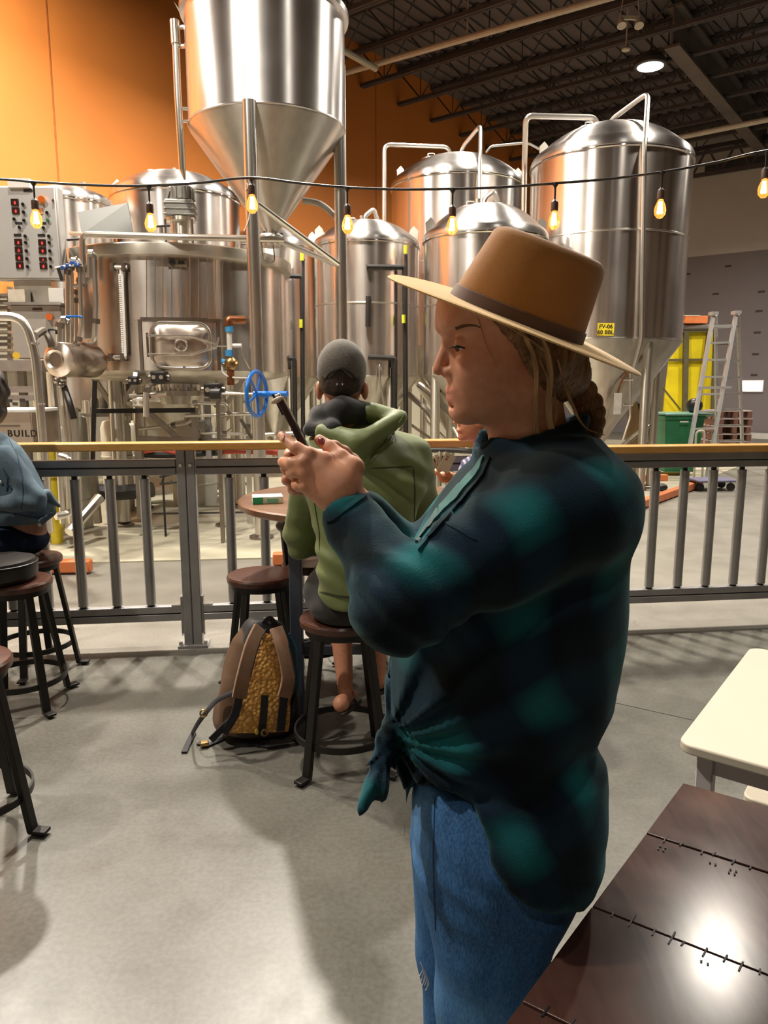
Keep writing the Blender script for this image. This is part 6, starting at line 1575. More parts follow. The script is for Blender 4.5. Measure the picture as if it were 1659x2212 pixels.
def crown_ring(u, inset=0.0):
    Hc = 167 * hk; z = u * Hc
    def f(th):
        c, s = math.cos(th), math.sin(th); ax = (150 - (18 if c > 0 else 39) * u) * hk - inset; by = b0 - .016 * u - inset
        pw = 2.3; k = (abs(c) ** pw + abs(s) ** pw) ** (-1 / pw)
        return hatp(k * c * ax, k * s * by, z)
    return ring_pts(f)
cr = [crown_ring(u) for u in (-.02, .1, .25, .45, .65, .82, .91)]
top = []
for ins, dz in ((.004, .965), (.011, .992), (.022, 1.0), (.036, .975), (.052, .90), (.066, .86)):
    rr_ = crown_ring(dz, ins); top.append(rr_)
rings = cr + top; vs = [p for r_ in rings for p in r_] + [hatp(-.005, 0, 167 * hk * .845)]
fs = [(j * nB + i, j * nB + (i + 1) % nB, (j + 1) * nB + (i + 1) % nB, (j + 1) * nB + i) for j in range(len(rings) - 1) for i in range(nB)]; L_ = len(vs) - 1
fs += [((len(rings) - 1) * nB + i, (len(rings) - 1) * nB + (i + 1) % nB, L_) for i in range(nB)]
MB().add(vs, fs).build('crown', M_felt, ht_, smooth=70)
bd = [crown_ring(u, -.0022) for u in (-.012, .0, .12, .155)] + [crown_ring(.16, .001)]
vs = [p for r_ in bd for p in r_]; MB().add(vs, [(j * nB + i, j * nB + (i + 1) % nB, (j + 1) * nB + (i + 1) % nB, (j + 1) * nB + i) for j in range(4) for i in range(nB)]).build('hat_band', M_band, ht_, smooth=50)

# ---------------- shirt
def lv(py, l, r, b, cy=WYc):
    a, c = W(l, py, cy), W(r, py, cy); return (W(1100, py, cy).z, (a.x + c.x) / 2, (c.x - a.x) / 2, cy, b)
torso = [lv(945, 1085, 1290, .075), lv(975, 1050, 1312, .11), lv(1010, 1012, 1328, .145), lv(1060, 968, 1338, .165), lv(1130, 912, 1342, .172), lv(1200, 880, 1344, .172), lv(1290, 866, 1343, .168), lv(1370, 848, 1338, .162), lv(1440, 834, 1330, .158), lv(1500, 830, 1315, .155),
         lv(1545, 838, 1290, .152), lv(1575, 850, 1277, .152), lv(1610, 866, 1286, .156), lv(1660, 882, 1293, .162), lv(1720, 893, 1290, .174), lv(1800, 900, 1275, .182), lv(1880, 905, 1248, .186), lv(1990, 910, 1208, .186)]
sh_near = W(1212, 1105, .905); el_near = W(868, 1308, .835); cu_near = W(752, 1098, .953)
sh_far = W(1060, 1060, 1.20); el_far = W(905, 1230, 1.22); cu_far = W(785, 1110, 1.105)
knot = W(838, 1590, .985)
def jean_fn(P):
    hipl = [lv(1640, 905, 1268, .150), lv(1700, 893, 1276, .158), lv(1780, 890, 1268, .164), lv(1850, 896, 1248, .150), lv(1910, 930, 1222, .11), lv(1950, 980, 1180, .06)]
    d = f_prof(P, hipl, 2.3)
    near = union([f_cone(P, W(1082, 1820, .975), W(1064, 2000, .972), .094, .086), f_cone(P, W(1064, 2000, .972), W(1053, 2150, .972), .086, .075), f_cone(P, W(1053, 2150, .972), (.135, .985, .09), .075, .055)], .02)
    far = smin(f_cone(P, W(1000, 1820, 1.13), W(990, 2050, 1.14), .088, .070), f_cone(P, W(990, 2050, 1.14), (.14, 1.12, .09), .066, .052), .03)
    d = smin(d, near, .06); d = smin(d, far, .035)
    d = d + .002 * wob(P, 3.0, (40, 30, 34)) + .0022 * np.sin(P[:, 2] * 120 + P[:, 0] * 60) * np.exp(-((P[:, 2] - W(1000, 1790).z) / .05) ** 2)
    d = smax(d, -(P[:, 2] - .07), .002)
    return d
def shirt_fn(P):
    d = f_prof(P, torso, 2.25)
    d = smin(d, f_ell(P, W(1225, 1085, .955), (pr(125), .115, pr(105))), .05)
    arm = smin(f_cone(P, sh_near, el_near, .074, .050), f_cone(P, el_near, W(775, 1138, .935), .052, .037), .03)
    arm = smin(arm, f_cone(P, W(775, 1138, .935), W(742, 1090, .955), .037, .0345), .01)
    # elbow sag
    arm = smin(arm, f_ell(P, W(840, 1330, .845), (pr(62, .84), .045, pr(52, .84))), .03)
    d = smin(d, arm, .022)
    fa = smin(f_cone(P, sh_far, el_far, .06, .05), f_cone(P, el_far, cu_far, .05, .036), .03); d = smin(d, fa, .02)
    # collar band
    col = f_cone(P, W(1135, 965), W(1178, 900), .073, .064); zc = P[:, 2]
    top_ = np.interp(P[:, 0], [W(1040, 950).x, W(1100, 950).x, W(1180, 920).x, W(1285, 890).x], [W(1050, 930).z, W(1080, 945).z, W(1180, 915).z, W(1285, 880).z]).astype(np.float32)
    col = np.maximum(col, zc - top_); d = smin(d, col, .015)
    d = smax(d, -f_cone(P, W(1120, 850), W(1150, 985), .055, .060), .006)                                    # neck hole
    d = smax(d, -f_cone(P, W(1050, 900), W(1092, 968), .040, .030), .008)                                     # open front
    # cuff ends
    cd_ = (V3(W(742, 1090, .955)) - V3(W(775, 1138, .935))); cd_ /= np.linalg.norm(cd_); d = np.where(np.linalg.norm(P - V3(W(735, 1085, .955)), axis=1) < .075, smax(d, (P - V3(W(750, 1098, .953))) @ cd_, .003), d)
    # knot and tail
    d = smin(d, f_ell(P, knot, (pr(24), .022, pr(32))), .02)
    d = smin(d, f_cone(P, W(838, 1605, .98), W(812, 1690, .95), .020, .017), .012); d = smin(d, f_cone(P, W(812, 1690, .95), W(787, 1742, .935), .017, .005), .010)
    d = smin(d, f_cone(P, W(858, 1620, 1.0), W(880, 1690, 1.0), .018, .006), .012)
    d = smin(d, jean_fn(P) - .009, .02)
    # hem: front cut high, tail long at the back
    px = (P[:, 0] / (P[:, 1] * CP - (P[:, 2] - CAMH) * SP)) * F + CX; dep = (P[:, 1] * CP - (P[:, 2] - CAMH) * SP); py = CY - ((P[:, 1] * SP + (P[:, 2] - CAMH) * CP) / dep) * F
    hem = np.interp(px, [700, 845, 880, 900, 960, 1020, 1045, 1060, 1100, 1140, 1200, 1260, 1320], [2500, 2500, 1698, 1690, 1700, 1725, 1790, 1870, 1925, 1955, 1972, 1968, 1900])
    d = smax(d, (py - hem).astype(np.float32) * .0007 * .8, .004)
    # folds
    kn = V3(knot); q = P - kn; ang = np.arctan2(q[:, 2], q[:, 0]); rad = np.linalg.norm(q, axis=1)
    d = d + .0055 * np.sin(ang * 17 + 1.2) * np.exp(-((rad - .10) / .10) ** 2) * (P[:, 1] < 1.08)
    e = P - V3(el_near); ra = np.linalg.norm(e, axis=1); d = d + .0050 * np.sin((e[:, 0] * .75 + e[:, 2] * .9) * 135 + 2 * np.sin(e[:, 1] * 40)) * np.exp(-(ra / .09) ** 2)
    e = P - V3(W(1010, 1130, .93)); ra = np.linalg.norm(e, axis=1); d = d + .0045 * np.sin((e[:, 0] * .5 + e[:, 2]) * 120) * np.exp(-(ra / .09) ** 2)
    d = d + .0045 * wob(P, 1.0, (26, 22, 15)) + .0020 * wob(P, 4.0, (70, 60, 38))
    e = P - V3(W(1060, 1420, .90)); d = d + .0042 * np.sin((e[:, 0] * .55 - e[:, 2] * .85) * 62 + 2.2 * np.sin(e[:, 0] * 18) + 1.4 * np.sin(e[:, 2] * 15)) * np.exp(-(np.linalg.norm(e, axis=1) / .20) ** 2)
    e = P - V3(W(800, 1210, .88)); d = d + .0040 * np.sin((e[:, 0] * .35 + e[:, 2] * .95) * 150 + 1.5 * np.sin(e[:, 0] * 45)) * np.exp(-(np.linalg.norm(e, axis=1) / .075) ** 2)
    return d
V, Fq = surface_nets(shirt_fn, (-.22, .76, .72), (.42, 1.33, 1.46), .0062); V = relax(V, Fq, 1, .4)
M_plaid = plaid_mat('teal_plaid_flannel'); shirt = np_mesh('shirt', V, Fq, M_plaid, wm); bvS = bvh_of(V, Fq)
M_plaid2 = cloth_mat('plaid_teal_side', (.005, .035, .042), (.012, .14, .13), 11, .95, 420, .25)
ribbon(bvS, [(1046, 985), (1030, 1015), (1005, 1045), (975, 1078), (945, 1110), (918, 1145), (900, 1172)], .026, .003, 'placket', M_plaid2, shirt)
ribbon(bvS, [(1062, 990), (1046, 1025), (1018, 1060), (985, 1098), (955, 1132), (925, 1165), (905, 1192)], .006, .0045, 'placket_edge', M_plaid, shirt)
ribbon(bvS, [(955, 1125), (985, 1140), (1015, 1158), (1030, 1168)], .004, .0015, 'pocket_seam', M_plaid, shirt)
ribbon(bvS, [(706, 1128), (730, 1112), (752, 1096), (775, 1078), (795, 1066)], .006, .002, 'cuff_seam', M_plaid, shirt)

# ---------------- jeans
V, Fq = surface_nets(jean_fn, (-.02, .82, .06), (.40, 1.28, .98), .0075); V = relax(V, Fq, 1, .4)
jeans = np_mesh('jeans', V, Fq, denim_mat('blue_denim', (.008, .028, .09), (.034, .125, .32), (.13, .31, .54)), wm); bvJ = bvh_of(V, Fq)
ribbon(bvJ, [(940, 1720), (938, 1780), (936, 1850), (938, 1930), (941, 2010)], .002, .001, 'leg_fold_shade', plain('denim_fold_shade', (.014, .04, .11), .9), jeans)  # dark line painted for the shade in the fold between the legs
# frayed knee rip
for k in range(7):
    a = W(908 + k * 2.2, 2078 + k * 5, 1.085); MB().tube(smooth_path([a, a + Vector((.004, -.004, -.010)), a + Vector((-.002 + .002 * (k % 3), -.004, -.024 - .004 * (k % 2)))], 3), .0006, 5).build('frayed_thread', M_white, jeans)
# shoes
for y_ in (.985, 1.12):
    def shoe_fn(P, y_=y_): return smax(smin(f_ell(P, (.13, y_, .045), (.075, .042, .05)), f_ell(P, (.04, y_, .035), (.085, .045, .042)), .03), -(P[:, 2] - .001), .004)
    V, Fq = surface_nets(shoe_fn, (-.06, y_ - .06, -.01), (.23, y_ + .06, .11), .006); np_mesh('shoe', V, Fq, plain('shoe_white', (.5, .48, .45), .6), wm)

# ---------------- phone (held, its own thing)
pA_, pB_ = W(600, 852, 1.02), W(697, 1040, 1.02)
ax_l = (pA_ - pB_).normalized(); ax_w = Vector((-.085, .99, -.05)); ax_w = (ax_w - ax_l * ax_w.dot(ax_l)).normalized(); ax_n = ax_l.cross(ax_w).normalized()
if ax_n.x < 0: ax_n = -ax_n
Lp = (pA_ - pB_).length; cp_ = (pA_ + pB_) / 2; Rp = Matrix((ax_w, ax_l, ax_n)).transposed()
t = thing('phone', 'dark smartphone held up edge-on in both hands by the woman', 'phone', pB_)
MB().prism([cp_ + Rp @ Vector((x, y, -.0042)) for x, y in rrect(.036, Lp / 2, .009)], ax_n * .0084).build('phone_body', plain('phone_case', (.045, .022, .014), .35, 0, .15), t, bevel=.0015)
MB().prism([cp_ + Rp @ Vector((x, y, .0043)) for x, y in rrect(.0335, Lp / 2 - .003, .007)], ax_n * .0006).build('screen', plain('screen_glass', (.02, .02, .025), .1), t)
MB().ell(cp_ + ax_l * (Lp / 2 - .008) - ax_w * .036 + ax_n * -.003, (.004, .004, .009), 10, 6, Rp).build('pale_bumper', plain('bumper_cream', (.62, .52, .40), .5), t)
MB().box(cp_ + ax_l * (Lp * .08) - ax_w * .0365, (.003, .018, .003), Rp).build('side_button', M_black, t)
MB().box(cp_ + ax_l * (Lp * .40) - ax_w * .018 - ax_n * .005, (.022, .030, .003), Rp).build('camera_bump', M_black, t)
# ================================================================== seated man in the green jacket (seen from behind)
MY = 2.74
mn = thing('person', 'seated man in a green jacket and grey cap, back turned, at the round table', 'person', Vector((-.165, 2.76, 0)))
def ml(py, l, r, b, cy): 
    a, c = at_y(l, py, cy), at_y(r, py, cy); return (at_y(780, py, cy).z, (a.x + c.x) / 2, (c.x - a.x) / 2, cy, b)
def jk_fn(P):
    lev = [ml(915, 700, 800, .07, 2.86), ml(932, 682, 868, .10, 2.85), ml(955, 664, 905, .125, 2.83), ml(985, 655, 922, .14, 2.81), ml(1030, 658, 922, .145, 2.79), ml(1090, 668, 906, .145, 2.77), ml(1150, 678, 884, .142, 2.75), ml(1220, 684, 866, .140, 2.73), ml(1275, 690, 850, .142, 2.73), ml(1296, 700, 842, .14, 2.73)]
    d = f_prof(P, lev, 2.3)
    d = smin(d, smin(f_cone(P, at_y(678, 985, 2.83), at_y(647, 1150, 2.93), .068, .060), f_cone(P, at_y(647, 1150, 2.93), (-.262, 2.985, .845), .060, .042), .03), .04)
    d = smin(d, smin(f_cone(P, at_y(885, 985, 2.83), at_y(915, 1100, 2.92), .072, .060), f_cone(P, at_y(915, 1100, 2.92), at_y(862, 1056, 3.18), .058, .042), .03), .05)
    d = smin(d, f_ell(P, at_y(648, 1178, 2.93), (.052, .06, .055)), .03)
    # hood rolls on the back and shoulder
    d = smin(d, f_cone(P, at_y(700, 935, 2.72), at_y(770, 960, 2.66), .035, .045), .03); d = smin(d, f_cone(P, at_y(770, 960, 2.66), at_y(862, 905, 2.74), .045, .030), .03)
    d = smin(d, f_cone(P, at_y(800, 890, 2.80), at_y(866, 900, 2.76), .035, .028), .02)
    e = P - V3(at_y(760, 1230, 2.60)); d = d + .006 * np.sin((e[:, 2] + .35 * e[:, 0]) * 75 + 2 * np.sin(e[:, 0] * 14)) * np.exp(-(np.abs(e[:, 2]) / .13) ** 2)
    e = P - V3(at_y(880, 1030, 2.68)); d = d + .007 * np.sin((e[:, 0] * .8 + e[:, 2] * .9) * 55 + 1.5 * np.sin(e[:, 2] * 20)) * np.exp(-(np.linalg.norm(e, axis=1) / .17) ** 2)
    return d + .007 * wob(P, 2.0, (13, 12, 11)) + .003 * wob(P, 5.0, (34, 30, 26))
V, Fq = surface_nets(jk_fn, (-.52, 2.44, .55), (.32, 3.32, 1.46), .0125); V = relax(V, Fq, 1, .35)
M_jk = cloth_mat('olive_shell', (.12, .150, .042), (.175, .215, .075), 5, .62, 500, .1); M_jk.node_tree.nodes['Principled BSDF'].inputs['Roughness'].default_value = .55
jk = np_mesh('jacket', V, Fq, M_jk, mn); bvM = bvh_of(V, Fq)
M_seam = plain('olive_seam', (.035, .042, .015), .8)
ribbon(bvM, [(870, 900), (850, 935), (825, 970), (795, 1005)], .010, .004, 'hood_edge', M_jk, jk)
ribbon(bvM, [(893, 1010), (896, 1060), (895, 1120), (890, 1170)], .005, .002, 'sleeve_seam', M_seam, jk); ribbon(bvM, [(800, 1012), (840, 1010), (893, 1008)], .004, .002, 'yoke_seam', M_seam, jk)
ribbon(bvM, [(690, 1278), (730, 1288), (775, 1292)], .008, .003, 'hem', M_seam, jk); ribbon(bvM, [(672, 1030), (680, 1090), (690, 1150), (690, 1190)], .004, .002, 'sleeve_seam', M_seam, jk)
# black hood lining / collar
def col_fn(P):
    d = union([f_cone(P, at_y(690, 900, 2.84), at_y(738, 886, 2.76), .042, .048), f_cone(P, at_y(738, 886, 2.76), at_y(800, 893, 2.83), .048, .040), f_cone(P, at_y(690, 905, 2.80), at_y(668, 928, 2.80), .034, .018), f_cone(P, at_y(672, 926, 2.78), at_y(720, 925, 2.70), .022, .030)], .03)
    return d + .003 * wob(P, 3., (40, 36, 50))
V, Fq = surface_nets(col_fn, (-.40, 2.60, 1.22), (.06, 2.96, 1.48), .008); np_mesh('hood_lining', V, Fq, cloth_mat('black_fleece', (.012, .012, .013), (.025, .025, .027), 6, .9, 500, .2), mn)
# body: head, neck, hands, legs
hdc = at_y(738, 818, 2.86)
def mhead(P):
    d = union([f_ell(P, hdc + Vector((0, .02, .03)), (.082, .10, .105)), f_ell(P, hdc + Vector((0, .05, -.05)), (.068, .08, .085)), f_cone(P, hdc + Vector((0, -.0, -.07)), hdc + Vector((.005, -.03, -.19)), .058, .064)], .03)
    for s in (-1, 1): d = smin(d, f_ell(P, hdc + Vector((s * .088, .02, -.045)), (.014, .022, .036)), .01)
    return d
V, Fq = surface_nets(mhead, hdc + Vector((-.13, -.13, -.24)), hdc + Vector((.13, .17, .15)), .005)
mcol = np.tile(SKIN * np.array([.95, .9, .88], np.float32), (len(V), 1))
parts = [(V, Fq, mcol)]
def mleg(P):
    knee = V3((-.20, 3.10, .66)); ank = V3(at_y(746, 1488, 2.93)); d = f_cone(P, (-.10, 2.80, .70), knee, .075, .062)
    d = smin(d, f_cone(P, knee, knee * .55 + ank * .45 , .054, .050), .02); d = smin(d, f_cone(P, knee * .55 + ank * .45, ank, .048, .032), .02)
    heel = V3(at_y(737, 1520, 2.875)); toe = V3(at_y(760, 1500, 3.00)); d = smin(d, f_cone(P, heel, toe, .030, .024), .02); d = smin(d, f_ell(P, heel, (.032, .036, .034)), .015)
    k2 = V3((-.04, 3.12, .64)); a2 = V3((-.025, 3.07, .22)); d = smin(d, f_cone(P, (-.06, 2.80, .70), k2, .075, .06), .03); d = smin(d, f_cone(P, k2, a2, .052, .034), .02); d = smin(d, f_cone(P, a2, a2 + V3((0.02, .12, -.05)), .03, .024), .02)
    d = smin(d, f_cone(P, (-.14, 2.76, .74), hdc + Vector((.0, -.02, -.13)), .09, .06), .03)
    return d
V, Fq = surface_nets(mleg, (-.34, 2.62, .05), (.14, 3.25, 1.32), .010); parts.append((V, Fq, np.tile(SKIN * np.array([1.05, .95, .92], np.float32), (len(V), 1))))
for hx_, sgn in ((Vector((-.258, 3.0, .832)), 1), (at_y(860, 1054, 3.20), -1)):
    pm = [(hx_, hx_ + Vector((.03 * sgn, .06, 0)), .026, .028, .01)]
    for k in range(4): pm += finger([hx_ + Vector((.03 * sgn, .06, .0)), hx_ + Vector(((.012 + .016 * k) * sgn, .105 - .006 * abs(k - 1), .008)), hx_ + Vector(((.014 + .017 * k) * sgn, .135 - .01 * abs(k - 1), -.012))], .011, .0075)
    pm += finger([hx_ + Vector((.01 * sgn, .02, 0)), hx_ + Vector((.055 * sgn, .035, 0)), hx_ + Vector((.075 * sgn, .06, -.005))], .012, .008)
    V, Fq = hand_mesh(pm, .004); parts.append((V, Fq, np.tile(SKIN, (len(V), 1))))
Vb, Fb, Cb = join_parts(parts); mb_ = np_mesh('body', Vb, Fb, skin_mat('skin'), mn, Cb)
# hair and cap
def mhair(P):
    d = union([f_ell(P, hdc + Vector((0, .012, .03)), (.088, .108, .112)), f_ell(P, hdc + Vector((0, -.03, -.02)), (.080, .066, .075))], .02)
    d = smax(d, -(P[:, 2] - (hdc.z - .075 + .35 * np.abs(P[:, 0] - hdc.x))), .01); d = smax(d, (P[:, 1] - (hdc.y + .03)), .02)
    return d + .002 * wob(P, 1., (160, 150, 120))
V, Fq = surface_nets(mhair, hdc + Vector((-.12, -.13, -.11)), hdc + Vector((.12, .16, .17)), .0045); np_mesh('hair', V, Fq, hair_mat('short_dark_hair', (.018, .011, .008), (.045, .028, .020), (.11, .08, .06), (120, 120, 60)), mn)
def mcap(P):
    d = f_ell(P, hdc + Vector((0, .012, .032)), (.0945, .115, .1165)); cut = hdc.z - .002 + .030 * np.cos((P[:, 0] - hdc.x) * 19) * (P[:, 1] < hdc.y)
    cut = np.where(P[:, 1] < hdc.y, hdc.z - .030 + .062 * np.exp(-((P[:, 0] - hdc.x) / .045) ** 2), hdc.z + .005); return smax(d, cut - P[:, 2], .003)
V, Fq = surface_nets(mcap, hdc + Vector((-.12, -.13, -.06)), hdc + Vector((.12, .16, .17)), .0045)
M_cap_ = cloth_mat('heather_grey_cap', (.070, .060, .050), (.17, .15, .125), 180, .95, 500, .2); cp2 = np_mesh('cap', V, Fq, M_cap_, mn)
def cpt(dx, dz): 
    x = dx; z = dz; k = 1 - (x / .095) ** 2 - ((z - .032) / .117) ** 2; return hdc + Vector((x, .012 - .115 * math.sqrt(max(k, 0)) - .002, z))
MB().tube(smooth_path([cpt(-.062, -.012), cpt(-.045, .012), cpt(-.02, .030), cpt(.0, .034), cpt(.02, .030), cpt(.045, .012), cpt(.062, -.012)], 4), .0035, 6).build('opening_trim', M_black, cp2)
MB().tube(smooth_path([cpt(-.060, -.014), cpt(-.03, -.020), cpt(.0, -.022), cpt(.03, -.020), cpt(.060, -.014)], 4), .0055, 6, flat=.5).build('cap_strap', M_black, cp2)
for dx in (-.012, .008): MB().box(cpt(dx, -.021) + Vector((0, -.004, 0)), (.005, .003, .007)).build('strap_stud', M_white, cp2)
bl_ = MB(); bl_.grid(lambda u, v: hdc + Vector(((u - .5) * .16, .10 + v * .075 - .10 * (u - .5) ** 2, .012 - .01 * v - .08 * (u - .5) ** 2)), 12, 5); bl_.build('cap_visor', M_cap_, cp2)
# shorts
def shorts(P):
    d = union([f_ell(P, at_y(752, 1308, 2.75), (.150, .135, .085)), f_cone(P, (-.235, 2.80, .705), (-.23, 3.04, .69), .082, .078), f_cone(P, (-.08, 2.80, .705), (-.05, 3.04, .68), .082, .078), f_cone(P, at_y(760, 1285, 2.75), at_y(765, 1240, 2.76), .13, .12)], .035)
    return smax(d, -(P[:, 2] - .612), .01) + .002 * wob(P, 2, (40, 40, 40))
V, Fq = surface_nets(shorts, (-.42, 2.55, .58), (.16, 3.16, .90), .009); np_mesh('shorts', V, Fq, cloth_mat('black_shorts', (.008, .007, .007), (.018, .016, .016), 6, .85, 500, .1), mn)
# flip-flops
M_ff = plain('sandal_rubber', (.022, .017, .015), .6, 0, .2, 12, .2)
def sandal(heel, toe, roll):
    heel, toe = Vector(heel), Vector(toe); d = (toe - heel); L = d.length; d.normalize(); up = (Vector((-.25, .75, .75)) if roll < 0 else Vector((roll, -.35, 1))).normalized(); up = (up - d * up.dot(d)).normalized(); sd = d.cross(up)
    P = []
    for i in range(20):
        a = 2 * math.pi * i / 20; x = math.cos(a); wv = .040 + .008 * x; P.append(heel + d * (L / 2 + x * (L / 2 + .02)) + sd * math.sin(a) * wv - up * .045)
    o = MB().prism(P, up * .016).build('sandal', M_ff, mn, bevel=.004)
    MB().tube([heel + d * L * .45 + sd * .04 - up * .03, heel + d * L * .8 - up * -.01, heel + d * L * .45 - sd * .04 - up * .03], .006, 6).build('toe_strap', M_ff, o)
sandal(at_y(735, 1524, 2.86), at_y(762, 1499, 3.03), -.2); sandal(Vector((-.025, 3.04, .215)), Vector((.0, 3.23, .18)), .1)

# ================================================================== person in the denim jacket (left)
dn_ = thing('person', 'person in a blue denim jacket seated on a stool at the left of the railing', 'person', Vector((-1.87, 3.85, 0)))
def dl(py, l, r, b, cy=3.80): 
    a, c = at_y(l, py, cy), at_y(r, py, cy); return (at_y(20, py, cy).z, (a.x + c.x) / 2, (c.x - a.x) / 2, cy, b)
def dj_fn(P):
    d = f_prof(P, [dl(925, -75, -15, .07), dl(942, -100, 12, .10), dl(965, -110, 38, .12), dl(1003, -110, 62, .13), dl(1050, -108, 92, .135), dl(1085, -105, 112, .14), dl(1112, -100, 116, .14), dl(1128, -98, 96, .135)], 2.3)
    arm = smin(f_cone(P, at_y(12, 985, 3.66), at_y(76, 1080, 3.62), .056, .050), f_cone(P, at_y(78, 1080, 3.62), at_y(-30, 1095, 3.60), .050, .040), .03); d = smin(d, arm, .02)
    d = smin(d, f_cone(P, at_y(100, 1070, 3.70), at_y(128, 1092, 3.72), .035, .014), .02); d = smin(d, f_cone(P, at_y(88, 1130, 3.70), at_y(112, 1110, 3.70), .02, .014), .02)
    e = P - V3(at_y(70, 1080, 3.6)); d = d + .006 * np.sin((e[:, 0] * .6 + e[:, 2]) * 70) * np.exp(-(np.linalg.norm(e, axis=1) / .12) ** 2)
    return d + .005 * wob(P, 6., (18, 16, 15)) + .0025 * wob(P, 1., (45, 40, 36))
V, Fq = surface_nets(dj_fn, (-2.30, 3.45, .72), (-1.45, 4.02, 1.40), .0125); V = relax(V, Fq, 1, .35)
dj = np_mesh('denim_jacket', V, Fq, denim_mat('light_denim', (.040, .066, .092), (.085, .127, .165), (.18, .24, .285)), dn_); bvD = bvh_of(V, Fq)
M_ds = plain('denim_stitch', (.03, .05, .085), .9)
ribbon(bvD, [(20, 950), (38, 985), (48, 1030), (50, 1070), (45, 1110)], .005, .002, 'sleeve_seam', M_ds, dj); ribbon(bvD, [(0, 1105), (40, 1110), (80, 1118), (105, 1112)], .016, .003, 'waistband', M_ds, dj); ribbon(bvD, [(5, 1010), (18, 1030), (14, 1060)], .008, .003, 'pocket_flap', M_ds, dj)
for px, py in ((2, 1042), (86, 1134)):
    p, n = cast(bvD, px, py)
    if p is not None: MB().ell(p, (.010, .006, .010), 10, 6).build('button', plain('pewter_button', (.5, .5, .5), .3, .8), dj)
hd2 = at_y(-38, 855, 3.82)
def dbody(P): return union([f_ell(P, hd2 + Vector((0, 0, .02)), (.085, .09, .11)), f_cone(P, hd2 + Vector((0, 0, -.08)), hd2 + Vector((.02, 0, -.22)), .05, .06), f_cone(P, (-1.90, 3.80, 1.0), (-1.88, 3.82, .73), .09, .10), f_cone(P, (-1.92, 3.72, .71), (-2.28, 3.68, .69), .06, .055), f_cone(P, (-2.28, 3.68, .69), (-2.22, 3.68, .18), .05, .04), f_cone(P, (-1.92, 3.86, .71), (-2.28, 3.85, .69), .06, .055), f_cone(P, (-2.28, 3.85, .69), (-2.22, 3.85, .18), .05, .04)], .03)
V, Fq = surface_nets(dbody, (-2.42, 3.58, .12), (-1.70, 4.05, 1.62), .012); np_mesh('body', V, Fq, skin_mat('skin'), dn_, np.tile(SKIN * .55, (len(V), 1)))
def dhair(P): return union([f_ell(P, hd2 + Vector((.01, 0, .03)), (.115, .12, .13)), f_ell(P, hd2 + Vector((.03, -.02, -.07)), (.085, .09, .085))], .03) + .010 * wob(P, 2., (75, 70, 65))
V, Fq = surface_nets(dhair, hd2 + Vector((-.16, -.17, -.19)), hd2 + Vector((.16, .17, .19)), .008); np_mesh('hair', V, Fq, hair_mat('dark_curly_hair', (.006, .004, .003), (.014, .009, .007), (.035, .022, .016), (60, 60, 60)), dn_)
def djeans(P):
    d = union([f_ell(P, at_y(40, 1165, 3.82) + Vector((-.06, 0, .0)), (.21, .17, .105)), f_cone(P, (-1.95, 3.71, .70), (-2.30, 3.67, .68), .092, .08), f_cone(P, (-2.30, 3.67, .68), (-2.22, 3.66, .15), .075, .055), f_cone(P, (-1.95, 3.85, .70), (-2.30, 3.85, .68), .088, .078), f_cone(P, (-2.30, 3.85, .68), (-2.22, 3.85, .15), .072, .055)], .04)
    return np.where(P[:, 0] > -2.06, smax(d, -(P[:, 2] - .612), .012), d) + .003 * wob(P, 2, (30, 30, 30))
V, Fq = surface_nets(djeans, (-2.46, 3.50, .10), (-1.55, 4.08, .96), .0125); np_mesh('jeans', V, Fq, denim_mat('indigo_denim', (.004, .008, .022), (.008, .016, .045), (.018, .034, .08)), dn_)
for y_ in (3.66, 3.85): 
    MB().ell((-2.26, y_, .115), (.13, .045, .045), 14, 8).build('shoe', M_black, dn_)

# ================================================================== hidden card player behind the woman's chin
cpn = thing('person', 'card player in a striped shirt seated at the round table, mostly hidden behind the woman', 'person', Vector((.52, 3.90, 0)))
hc3 = at_y(1030, 898, 3.86)
def cphead(P):
    fwd = Vector((-.85, -.25, 0))
    d = union([f_ell(P, hc3 + Vector((.02, .02, .03)), (.095, .078, .11)), f_ell(P, hc3 + Vector((-.03, 0, -.05)), (.07, .058, .08)), f_cone(P, hc3 + Vector((.02, .01, -.07)), hc3 + Vector((.05, .01, -.20)), .05, .056), f_cone(P, hc3 + Vector((-.09, -.02, .0)), hc3 + Vector((-.112, -.028, -.03)), .010, .013), f_ell(P, hc3 + Vector((-.088, -.02, -.075)), (.018, .022, .012)), f_ell(P, hc3 + Vector((-.075, -.015, -.11)), (.024, .024, .02)), f_ell(P, hc3 + Vector((.01, -.066, -.02)), (.022, .010, .034))], .018)
    return d
V, Fq = surface_nets(cphead, hc3 + Vector((-.16, -.12, -.24)), hc3 + Vector((.15, .14, .16)), .005)
pp = [(V, Fq, np.tile(SKIN * np.array([1.12, 1.02, .98], np.float32), (len(V), 1)))]
hnd = at_y(958, 1030, 3.55); pm = [(hnd + Vector((.10, .06, -.02)), hnd, .026, .027, .01)]
for k in range(4): pm += finger([hnd + Vector((-.01, -.022 + .016 * k, .0)), hnd + Vector((-.035, -.025 + .017 * k, .028)), hnd + Vector((-.05, -.02 + .015 * k, .008))], .010, .0075)
pm += finger([hnd + Vector((.03, -.02, .01)), hnd + Vector((.0, -.03, .04)), hnd + Vector((-.02, -.028, .055))], .011, .008)
V, Fq = hand_mesh(pm, .004); pp.append((V, Fq, np.tile(SKIN, (len(V), 1))))
